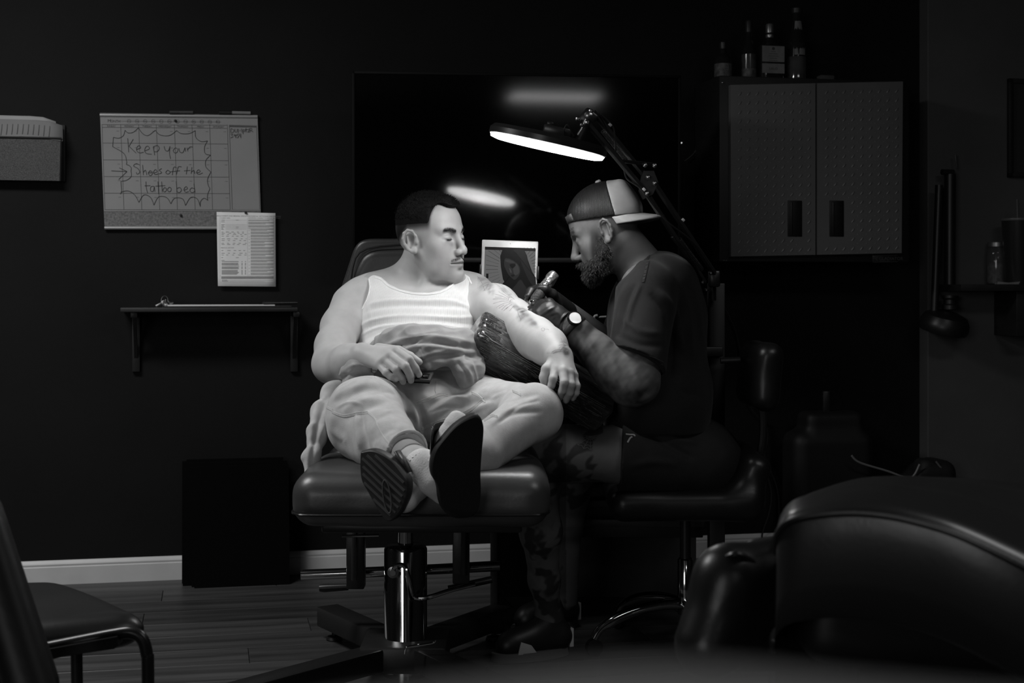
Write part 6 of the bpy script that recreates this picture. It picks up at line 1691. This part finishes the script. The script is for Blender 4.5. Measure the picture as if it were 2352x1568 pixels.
q.grid(rows); o = q.build('cap_strap', mat('cap_strap', .05, .5), crown); o.modifiers.new('thickness', 'SOLIDIFY').thickness = .003
q = MB(); rows = []
for i in range(9):
    for_an = 2 * math.pi * i / 8
pts_ = []
q.lathe([(.0, .0022), (.024, .0022), (.026, .001), (.0265, -.003)], al(0, -.1005, .068), tuple(-aR[:, 1] * .94 + aR[:, 2] * .34), 28); q.build('cap_patch', mat('cap_patch', .15, .6), crown)
# T-shirt
Ts = Solid()
Ts.u(ell(A(1508, 735, 4.15), (.146, .205, .19)), 0)
Ts.u(ell(A(1508, 885, 4.15), (.158, .20, .17)), .06)
Ts.u(rc(A(1525, 648, 4.02), A(1520, 650, 4.28), .082, .082), .05)
Ts.u(rc(A(1508, 940, 4.05), A(1508, 950, 4.25), .155, .155), .04)
sl_a, sl_b = A(1484, 668, 3.945), A(1462, 850, 3.835)
f5 = rc(sl_a, sl_b, .086, .080); hemp = A(1463, 827, 3.84); hemn = (sl_b - sl_a) / np.linalg.norm(sl_b - sl_a) * .8 + np.array([-.30, 0, -.15]); f6 = plane(hemp, hemn)
Ts.u(lambda p: np.maximum(f5(p), f6(p)), .028)
Ts.u(rc(A(1480, 672, 4.34), A(1440, 770, 4.36), .085, .078), .04)
Ts.cut(plane(A(1450, 610, 4.1), (-.72, 0, .69)), .006)
Ts.cut(lambda p: _f(CAMZ - (985 - HZ) / FPX * 4.1) - p[:, 2], .006)
Ts.disp(lambda p: (.0022 * vnoise(p, 26)).astype(np.float32))
Pt, Qt = Ts.mesh([.17, 3.68, .62], [.76, 4.66, 1.26], .0035, 1)
Pt = folds(Pt, Qt, [([(1440, 650), (1420, 700), (1408, 760), (1402, 800)], 7, .007), ([(1455, 660), (1435, 710), (1420, 770)], 7, -.007), ([(1470, 655), (1452, 700), (1440, 750)], 6, .005), ([(1500, 680), (1530, 720), (1545, 790), (1540, 860)], 9, -.010), ([(1515, 670), (1550, 715), (1565, 800)], 8, .007), ([(1430, 730), (1470, 760), (1510, 765)], 9, .005), ([(1420, 770), (1465, 790), (1520, 795)], 8, -.004), ([(1600, 660), (1610, 740), (1622, 830)], 6, .005), ([(1560, 640), (1580, 720), (1590, 820)], 9, .005), ([(1545, 870), (1570, 900), (1610, 910)], 9, -.006), ([(1400, 720), (1392, 800), (1388, 880)], 6, .005)])
m_tee = mat('washed_black_cotton', .0032, .85, noise=(9, .35), bump=(300, .3, .0012), sheen=.06)
tee = link('t_shirt', mesh_np(Pt, Qt), m_tee, AT, True, None)
castS = Caster(Pt, Qt)
m_st = mat('washed_seam', .05, .85); m_st2 = mat('dark_seam', .005, .85)
q = MB(); sm_ = [(1491, 578), (1488, 600), (1482, 626), (1477, 648)]
castS.trace(sm_, q, .0085, .0012, 6); q.build('shoulder_seam', m_st2, tee, smooth=False)
q = MB()
for k in range(15):
    u_ = (k + .5) / 15; pl = spl2(sm_, 8); i = min(len(pl) - 2, int(u_ * (len(pl) - 1))); pp = pl[i]; castS.trace([(pp[0] - 2.4, pp[1] + .6), (pp[0] + 2.4, pp[1] - .6)], q, .0022, .0022, 2)
tag(q.build('seam_stitches', m_st, tee, smooth=False), kind='stuff')
q = MB()
for L in ([(1404, 797), (1430, 801), (1465, 808), (1500, 820), (1524, 832)], [(1403, 803), (1430, 807), (1465, 814), (1500, 827), (1522, 838)]): castS.trace(L, q, .0016, .0012, 6)
tag(q.build('hem_stitching', m_st, tee, smooth=False), kind='stuff')
q = MB(); trace_tube(castS, [(1486, 583), (1462, 603), (1440, 625), (1420, 646)], .005, 6, 0, q); q.build('collar', m_tee, tee)
# shorts
So = Solid()
So.u(ell(A(1595, 1055, 4.16), (.14, .18, .125)), 0)
g1 = rc(A(1600, 1050, 4.05), A(1400, 1043, 3.98), .112, .100); g2 = plane(A(1424, 1043, 3.985), (-1, 0, .05))
So.u(lambda p: np.maximum(g1(p), g2(p)), .03)
g3 = rc(A(1600, 1050, 4.32), A(1380, 1038, 4.38), .112, .095); g4 = plane(A(1430, 1043, 4.38), (-1, 0, .0))
So.u(lambda p: np.maximum(g3(p), g4(p)), .03)
So.disp(lambda p: (.003 * vnoise(p, 24)).astype(np.float32))
Ph, Qh = So.mesh([.25, 3.8, .38], [.78, 4.56, .8], .004, 1)
Ph = folds(Ph, Qh, [([(1520, 990), (1560, 1010), (1600, 1015)], 8, .007), ([(1500, 1000), (1550, 1030), (1590, 1050)], 8, -.007), ([(1450, 1070), (1500, 1060), (1550, 1065)], 9, .005)])
shorts = link('shorts', mesh_np(Ph, Qh), mat('dark_grey_shorts', .012, .8, noise=(20, .2), bump=(260, .3)), AT, True, None)
castH = Caster(Ph, Qh)
q = MB(); castH.trace([(1437, 997), (1446, 998), (1456, 998.5), (1457, 1002)], q, .0045, .0015, 4); castH.trace([(1452, 1003), (1447, 1006), (1441, 1016)], q, .0045, .0015, 4); q.build('shorts_emblem', mat('pale_emblem', .35, .6), shorts, smooth=False)
# shoes
def shoe(label, heel, toe, parent=None):
    t = thing('sneaker', label, 'shoe', Vector((float((heel[0] + toe[0]) / 2), float((heel[1] + toe[1]) / 2), 0)), 'artist sneakers')
    d = toe - heel; L = np.linalg.norm(d); d /= L; s_ = np.array([-d[1], d[0], 0])
    f = Solid(); h0 = np.array([heel[0], heel[1], 0.0])
    f.u(rc(h0 + d * .035 + [0, 0, .055], h0 + d * (L - .05) + [0, 0, .045], .040, .036), 0); f.u(rc(h0 + d * .04 + [0, 0, .07], h0 + d * .06 + [0, 0, .11], .036, .038), .03); f.u(rc(h0 + d * .09 + [0, 0, .085], h0 + d * .17 + [0, 0, .06], .034, .03), .03)
    f.cut(lambda p: _f(.022) - p[:, 2], .004)
    P_, Q_ = f.mesh(np.minimum(heel, toe) * [1, 1, 0] - [.1, .1, -.0], np.maximum(heel, toe) * [1, 1, 0] + [.1, .1, .18], .004, 2)
    link('upper', mesh_np(P_, Q_), mat('black_shoe_leather', .012, .45, bump=(120, .2)), t, True, None)
    q = MB(); n = 28; pts = []
    for k in range(n):
        an = 2 * math.pi * k / n; c_, s2 = math.cos(an), math.sin(an); pts.append(h0 + d * (L / 2 + c_ * L / 2) + s_ * s2 * (.046 + .004 * c_) + np.array([0, 0, .002]))
    q.prism(pts, (0, 0, .026)); so = q.build('sole', mat('pale_shoe_sole', .10, .6), t)
    for nm, a_, w_ in (('heel_tab', .012, .030), ('side_patch', L * .62, .032)):
        q = MB(); sd_ = -s_ if s_[1] > 0 else s_
        if nm == 'heel_tab': pp = [h0 + d * (-.004) + s_ * e * .026 + np.array([0, 0, zz]) for e, zz in ((-1, .028), (1, .028), (1, .082), (-1, .082))]; q.prism(pp, d * .012)
        else: pp = [h0 + d * (a_ + dx) + sd_ * .040 + np.array([0, 0, zz]) for dx, zz in ((-.03, .026), (.03, .026), (.02, .062), (-.012, .050))]; q.prism(pp, sd_ * .004)
        q.build(nm, mat('white_shoe_leather', .42, .5), t)
    return t
shoe('black sneaker with white heel and side patch in front on the floor', np.array(at(1306, 1490, 4.22)) * [1, 1, 0], np.array([at(1130, 1500, 4.12).x, 4.12, 0]))
shoe('black sneaker with white heel set further back by the stool leg', np.array([at(1322, 1400, 4.56).x, 4.56, 0]), np.array([at(1175, 1400, 4.44).x, 4.44, 0]))
# gloves
m_glove = mat('black_nitrile', .011, .42, bump=(60, .25, .003), spec=.55)
G = Solid()
wl = A(1322, 762, 3.85)
fg = rc(wl, A(1262, 720, 3.86), .0385, .036, ((.35, -.9, -.1), .8)); 
G.u(fg, 0)
for (x_, y_, Yk), r_ in zip(((1246, 700, 3.88), (1240, 708, 3.87), (1238, 718, 3.855), (1242, 730, 3.845)), (.014, .0145, .014, .012)):
    G.u(rc(A(1275, 726, 3.86), A(x_, y_, Yk), .024, r_), .014)
finger(G, [A(1245, 700, 3.88), A(1228, 700, 3.90), A(1217, 712, 3.91), A(1212, 722, 3.905)], .0125, .0095, .006)
finger(G, [A(1240, 708, 3.87), A(1222, 716, 3.875), A(1213, 726, 3.885)], .0128, .010, .006)
finger(G, [A(1238, 718, 3.855), A(1224, 728, 3.865), A(1220, 736, 3.88)], .0125, .010, .006)
finger(G, [A(1242, 730, 3.845), A(1232, 738, 3.86), A(1230, 743, 3.875)], .011, .009, .006)
finger(G, [A(1290, 722, 3.89), A(1262, 698, 3.91), A(1246, 697, 3.92), A(1232, 706, 3.925)], .018, .010, .006)
G.disp(lambda p: (.0009 * vnoise(p, 120)).astype(np.float32))
Pg, Qg = G.mesh(A(1270, 730, 3.87) - .13, A(1270, 730, 3.87) + .13, .0024, 1)
Pg = folds(Pg, Qg, [([(1290, 735), (1300, 722), (1312, 716)], 2.2, .0028), ([(1284, 750), (1292, 730), (1306, 718)], 2.2, .0025), ([(1282, 760), (1288, 742), (1300, 728)], 2.2, -.0025), ([(1240, 728), (1260, 712), (1275, 705)], 3, .002), ([(1250, 745), (1262, 730), (1278, 722)], 3, -.0018)])
link('glove', mesh_np(Pg, Qg), m_glove, AT, True, None)
G = Solid(); pr = A(1268, 700, 4.0)
G.u(rc(A(1298, 716, 4.07), A(1268, 694, 4.0), .034, .034), 0)
finger(G, [A(1278, 700, 3.98), A(1268, 676, 3.95), A(1252, 664, 3.935), A(1241, 661, 3.935)], .017, .0095, .008)       # thumb along the grip
finger(G, [A(1262, 690, 4.0), A(1240, 662, 4.0), A(1220, 668, 3.97), A(1213, 680, 3.955)], .0145, .0098, .008)
finger(G, [A(1262, 700, 4.01), A(1232, 688, 4.0), A(1214, 692, 3.97), A(1212, 701, 3.955)], .0145, .010, .008)
finger(G, [A(1264, 708, 4.0), A(1236, 704, 3.99), A(1222, 709, 3.97)], .014, .010, .008)
finger(G, [A(1268, 714, 3.99), A(1244, 714, 3.97), A(1232, 717, 3.955)], .013, .009, .008)
Pg, Qg = G.mesh(pr - .13, pr + .13, .0024, 1); link('glove', mesh_np(Pg, Qg), m_glove, AT, True, None)
# watch
WT = thing('wrist_watch', 'round bright-faced watch on the gloved wrist of the artist', 'watch', Vector(A(1311, 745, 3.81)))
wax = A(1345, 783, 3.845) - A(1290, 730, 3.86); wax /= np.linalg.norm(wax); wn = np.array([-.08, -.72, .69]); wn -= wax * (wax @ wn); wn /= np.linalg.norm(wn); wsd = np.cross(wn, wax)
wc = A(1315, 752, 3.85)
q = MB(); q.tube([wc + (wn * math.cos(t * .314) * .0385 + wsd * math.sin(t * .314) * .0385) for t in range(20)], .010, 8, True, flat=.4); q.build('strap', mat('watch_strap', .012, .5), WT)
fcen = A(1311, 745, 3.845) + wn * .036
q = MB(); q.lathe([(.019, -.004), (.0205, 0), (.0205, .006), (.0185, .0085), (.0165, .0075)], fcen, tuple(wn), 40, cap=False); q.build('case', mat('watch_case', .03, .25, metal=.7), WT)
q = MB(); q.lathe([(.0168, .0070), (.012, .0074), (0, .0075)], fcen, tuple(wn), 40); q.build('face', mat('watch_glass_glare', .82, .12, metal=0, coat=1.0), WT)  # white base colour paints in the lamp's reflection on the glass
# tattoo machine
TMt = thing('tattoo_machine', 'film-wrapped tattoo machine held by the black glove', 'tattoo machine', Vector(A(1208, 716, 3.92)))
tip, top = A(1208, 717, 3.915), A(1273, 631, 3.96); md = top - tip; ML = np.linalg.norm(md); md /= ML
q = MB(); q.lathe([(.0006, 0), (.0008, .012), (.0022, .013), (.003, .022), (.0055, .024), (.006, .03)], tip, tuple(md), 16); q.build('needle_tip', m_steel, TMt)
q = MB(); q.lathe([(.006, .026), (.011, .031), (.0125, .036), (.011, .040)], tip, tuple(md), 24); q.build('tip_collar', m_chrome, TMt)
q = MB(); q.lathe([(.0125, .038), (.0155, .046), (.016, .07), (.0145, .078)], tip, tuple(md), 24); q.build('wrapped_grip', mat('grip_tape', .03, .6, bump=(240, .8, .003)), TMt)
q = MB(); q.lathe([(.0135, .078), (.0145, .080), (.0145, .083)], tip, tuple(md), 24); q.build('grip_ring', m_chrome, TMt)
f = Solid(); f.u(rc(tip + md * .086, tip + md * (ML - .004), .0150, .0165), 0); f.cut(plane(tip + md * (ML + .004), md), .002); f.disp(lambda p: (.0014 * vnoise(p, 140) + .0010 * np.sign(vnoise(p, 90))).astype(np.float32))
Pm, Qm = f.mesh(tip - .05, top + .06, .0022, 0); link('film_wrapped_body', mesh_np(Pm, Qm), mat('film_over_metal', .3, .14, metal=.7, coat=1.0, noise=(60, .9), bump=(70, .8, .004)), TMt, True, None)

# ------------------------------------------------------------------ chair at the lower left
LCh = thing('side_chair', 'black padded side chair with tube legs at the photo edge', 'chair', (-.86, 2.85, 0))
m_seatv = mat('black_vinyl_seat', .020, .33, bump=(120, .15), noise=(6, .15), spec=.5)
zs = .457
def g3(px, py, zz):  # point at height zz showing at a pixel
    Y = (CAMZ - zz) * FPX / (py - HZ); return np.array(at(px, py, Y))
c0, c1_, c2_, c3_ = g3(362, 1413, zs), g3(150, 1333, zs), g3(-260, 1345, zs), g3(-190, 1475, zs)
S = Solid(); S.u(rbx(((c0 + c1_ + c2_ + c3_) / 4)[0:3] - [0, 0, .03], (1, 1, .034), .02), 0)
cen = (c0 + c1_ + c2_ + c3_) / 4; Lp = [c0, c1_, c2_, c3_]
for i in range(4):
    p, p2 = Lp[i], Lp[(i + 1) % 4]; e = p2 - p; nn = np.array([-e[1], e[0], 0]); nn /= np.linalg.norm(nn)
    if nn @ (cen - p) > 0: nn = -nn
    S.cut(plane(p, nn), .06)
S.disp(lambda p: (-.010 * np.exp(-((p[:, 0] - cen[0]) ** 2 + (p[:, 1] - cen[1]) ** 2) / .03)).astype(np.float32))
P, Q = S.mesh(np.min(Lp, 0) - [.03, .03, .09], np.max(Lp, 0) + [.03, .03, .04], .006, 2); link('seat', mesh_np(P, Q), m_seatv, LCh, True, None)
m_tube = mat('black_tube_steel', .014, .3, spec=.6)
zf = zs - .075
fr_ = g3(275, 1452, zs - .07)
q = MB(); q.tube(spline([at(90, 1490, 2.62), at(200, 1468, 2.62), at(262, 1456, 2.62), at(300, 1452, 2.62), at(325, 1465, 2.62), at(337, 1500, 2.62), at(340, 1560, 2.62), Vector((at(342, 1600, 2.62).x, 2.62, .01))], 6), .0115, 12); q.build('leg', m_tube, LCh)
q = MB(); q.tube(spline([at(120, 1500, 2.75), at(165, 1490, 2.75), at(176, 1510, 2.75), Vector((at(178, 1560, 2.75).x, 2.75, .01))], 6), .0115, 12); q.build('leg', m_tube, LCh)
q = MB(); q.prism([at(60, 1500, 2.6), at(268, 1462, 2.6), at(272, 1482, 2.6), at(262, 1490, 2.6), at(60, 1520, 2.6)], (0, .03, 0)); q.build('seat_frame', m_tube, LCh)
S = Solid(); pa, pb_ = A(-40, 1215, 2.35), A(75, 1600, 2.30)
S.u(rc(pa, pb_, .035, .04), 0); S.u(rc(pa + [-.10, .12, .05], pb_ + [-.10, .15, .0], .04, .04), .03); S.u(rc(pa + [-.02, .05, .02], pb_ + [-.02, .07, 0], .035, .04), .03)
P, Q = S.mesh(np.minimum(pa, pb_) - [.2, .1, .06], np.maximum(pa, pb_) + [.06, .25, .12], .007, 1); link('backrest', mesh_np(P, Q), mat('black_vinyl_back', .008, .5), LCh, True, None)

# ------------------------------------------------------------------ second tattoo chair, lower right
RC = thing('empty_tattoo_chair', 'empty black leather tattoo chair with piping at the photo edge', 'tattoo chair', (.95, 2.3, 0))
near = [(1782, 1262, 2.02), (1784, 1222, 2.0), (1812, 1190, 1.98), (1880, 1174, 1.96), (1960, 1169, 1.94), (2040, 1176, 1.92), (2120, 1194, 1.90), (2200, 1220, 1.88), (2290, 1262, 1.86), (2400, 1318, 1.84), (2560, 1400, 1.82)]
far = [(1795, 1240, 2.3), (1815, 1205, 2.4), (1850, 1165, 2.46), (1905, 1135, 2.5), (1980, 1108, 2.52), (2060, 1098, 2.54), (2140, 1095, 2.55), (2220, 1098, 2.56), (2300, 1105, 2.56), (2400, 1118, 2.56), (2560, 1150, 2.55)]
nn_ = spline([at(*p) for p in near], 4); ff_ = spline([at(*p) for p in far], 4)
q = MB(); rows = []
for a_, b_ in zip(nn_, ff_):
    r = []
    r.append(a_ + Vector((0, .06, -.16))); r.append(a_ + Vector((0, .008, -.15))); r.append(a_ + Vector((0, 0, -.10))); r.append(a_ + Vector((0, -.006, -.04))); r.append(a_ + Vector((0, -.002, -.012)))
    for j in range(13):
        v = j / 12; p = a_.lerp(b_, v); p.z += .030 * math.sin(math.pi * min(1, v * 1.15)) - .018 * math.exp(-((v - .45) / .12) ** 2)
        r.append(p)
    r.append(b_ + Vector((0, .02, -.02))); r.append(b_ + Vector((0, .02, -.12))); r.append(b_ + Vector((0, -.03, -.15)))
    rows.append(r)
q.grid(rows); n = len(rows[0])
q.add(rows[0], [tuple(range(n))]); q.add(rows[-1], [tuple(range(n))])
o = q.build('seat_cushion', mat('glossy_black_leather', .02, .3, bump=(120, .12, .001), spec=.6), RC, True, None)
q = MB(); q.tube([p + Vector((0, -.004, -.004)) for p in nn_], .0055, 8); q.build('piping', m_leather, RC)
S = Solid(); e = [A(1800, 1300, 2.06), A(1795, 1400, 2.06)]
S.u(rbx(A(2150, 1400, 2.22), (.24, .18, .06), .04, np.array(rot(0, 4, 0))), 0)
P, Q = S.mesh(A(2090, 1370, 2.22) - .5, A(2090, 1370, 2.22) + .5, .010, 1); link('under_frame', mesh_np(P, Q), mat('black_frame_plastic', .008, .5), RC, True, None)
S = Solid(); a_, b_ = A(1690, 1296, 2.1), A(1800, 1300, 2.3)
S.u(rc(A(1672, 1330, 2.14), A(1800, 1296, 2.2), .048, .045), 0); S.u(rc(A(1672, 1330, 2.14), A(1625, 1480, 2.12), .046, .05), .03); S.u(rc(A(1745, 1300, 2.3), A(1800, 1290, 2.4), .045, .045), .04); S.u(rc(A(1700, 1420, 2.2), A(1800, 1420, 2.25), .08, .08), .05)
P, Q = S.mesh(A(1600, 1560, 2.2) - [.09, .2, .09], A(1830, 1200, 2.3) + [.05, .25, .05], .007, 1); link('side_bolster', mesh_np(P, Q), m_leather, RC, True, None)
q = MB(); q.tube(spline([A(1662, 1284, 2.115), A(1690, 1272, 2.10), A(1720, 1284, 2.11), A(1742, 1306, 2.12)], 5), .005, 8); q.build('bolster_piping', m_leather, RC)
q = MB(); q.lathe([(.02, 0), (.022, .004), (.022, .02), (.014, .024), (0, .024)], at(1902, 1288, 1.99), (0, -1, 0), 18); q.build('adjust_knob', m_chrome, RC)
q = MB(); q.lathe([(.09, .0), (.09, .44), (.05, .46)], (.64, 2.25, 0.04), seg=28); q.build('column', m_dmetal, RC)
q = MB(); q.lathe([(.33, 0), (.33, .02), (.12, .05)], (.64, 2.25, 0), seg=40); q.build('base_plate', m_dmetal, RC)
for px, px2 in ((2225, 2160),):
    q = MB(); q.prism([at(1780, 1420, 2.3), at(2070, 1370, 2.3), at(2020, 1500, 2.3), at(1990, 1640, 2.3), at(1780, 1640, 2.3)], (0, .06, 0)); q.build('side_panel', mat('black_frame_plastic', .008, .5), RC, smooth=False)
    q = MB(); q.prism([at(2078, 1370, 2.3), at(2420, 1400, 2.3), at(2420, 1640, 2.3), at(2060, 1640, 2.3), at(2046, 1480, 2.3), at(2088, 1450, 2.3)], (0, .06, 0)); q.build('side_panel', mat('black_frame_plastic', .008, .5), RC, smooth=False)

# ------------------------------------------------------------------ pale chair back close to the lens
FC = thing('pale_chair', 'pale rounded chair back blurred right in front of the photographer', 'chair', (.03, .1, 0))
m_pale = mat('pale_vinyl', .42, .6)
arc = [(-.17, 1568 + 150), (-.10, 1568 + 160), (-.05, 1660), (-.012, 1590), (.022, 1532), (.05, 1548), (.09, 1568), (.15, 1590), (.2, 1650)]
pts = spline([Vector((x_, .215 - .10 * x_ * x_ / .04, CAMZ - (y_ - HZ) / FPX * .215 - .016)) for x_, y_ in arc], 6)
q = MB(); q.tube(pts, .016, 16); q.build('top_roll', m_pale, FC)
q = MB(); rows = [[p, p + Vector((0, -.012, -.10)), p + Vector((0, -.02, -.30))] for p in pts]; q.grid(rows); o = q.build('backrest', m_pale, FC); o.modifiers.new('thickness', 'SOLIDIFY').thickness = .018
q = MB(); q.span((-.2, -.36, .58), (.24, .18, .64), .03, 3); q.build('seat', m_pale, FC)
for x_ in (-.17, .21):
    for y_ in (-.32, .15):
        q = MB(); q.tube([(x_, y_, .6), (x_, y_, 0)], .014, 12); q.build('leg', m_tube, FC)
for x_ in (-.13, .17):
    q = MB(); q.tube([(x_, .17, .62), (x_, .19, .85)], .012, 12); q.build('back_post', m_tube, FC)
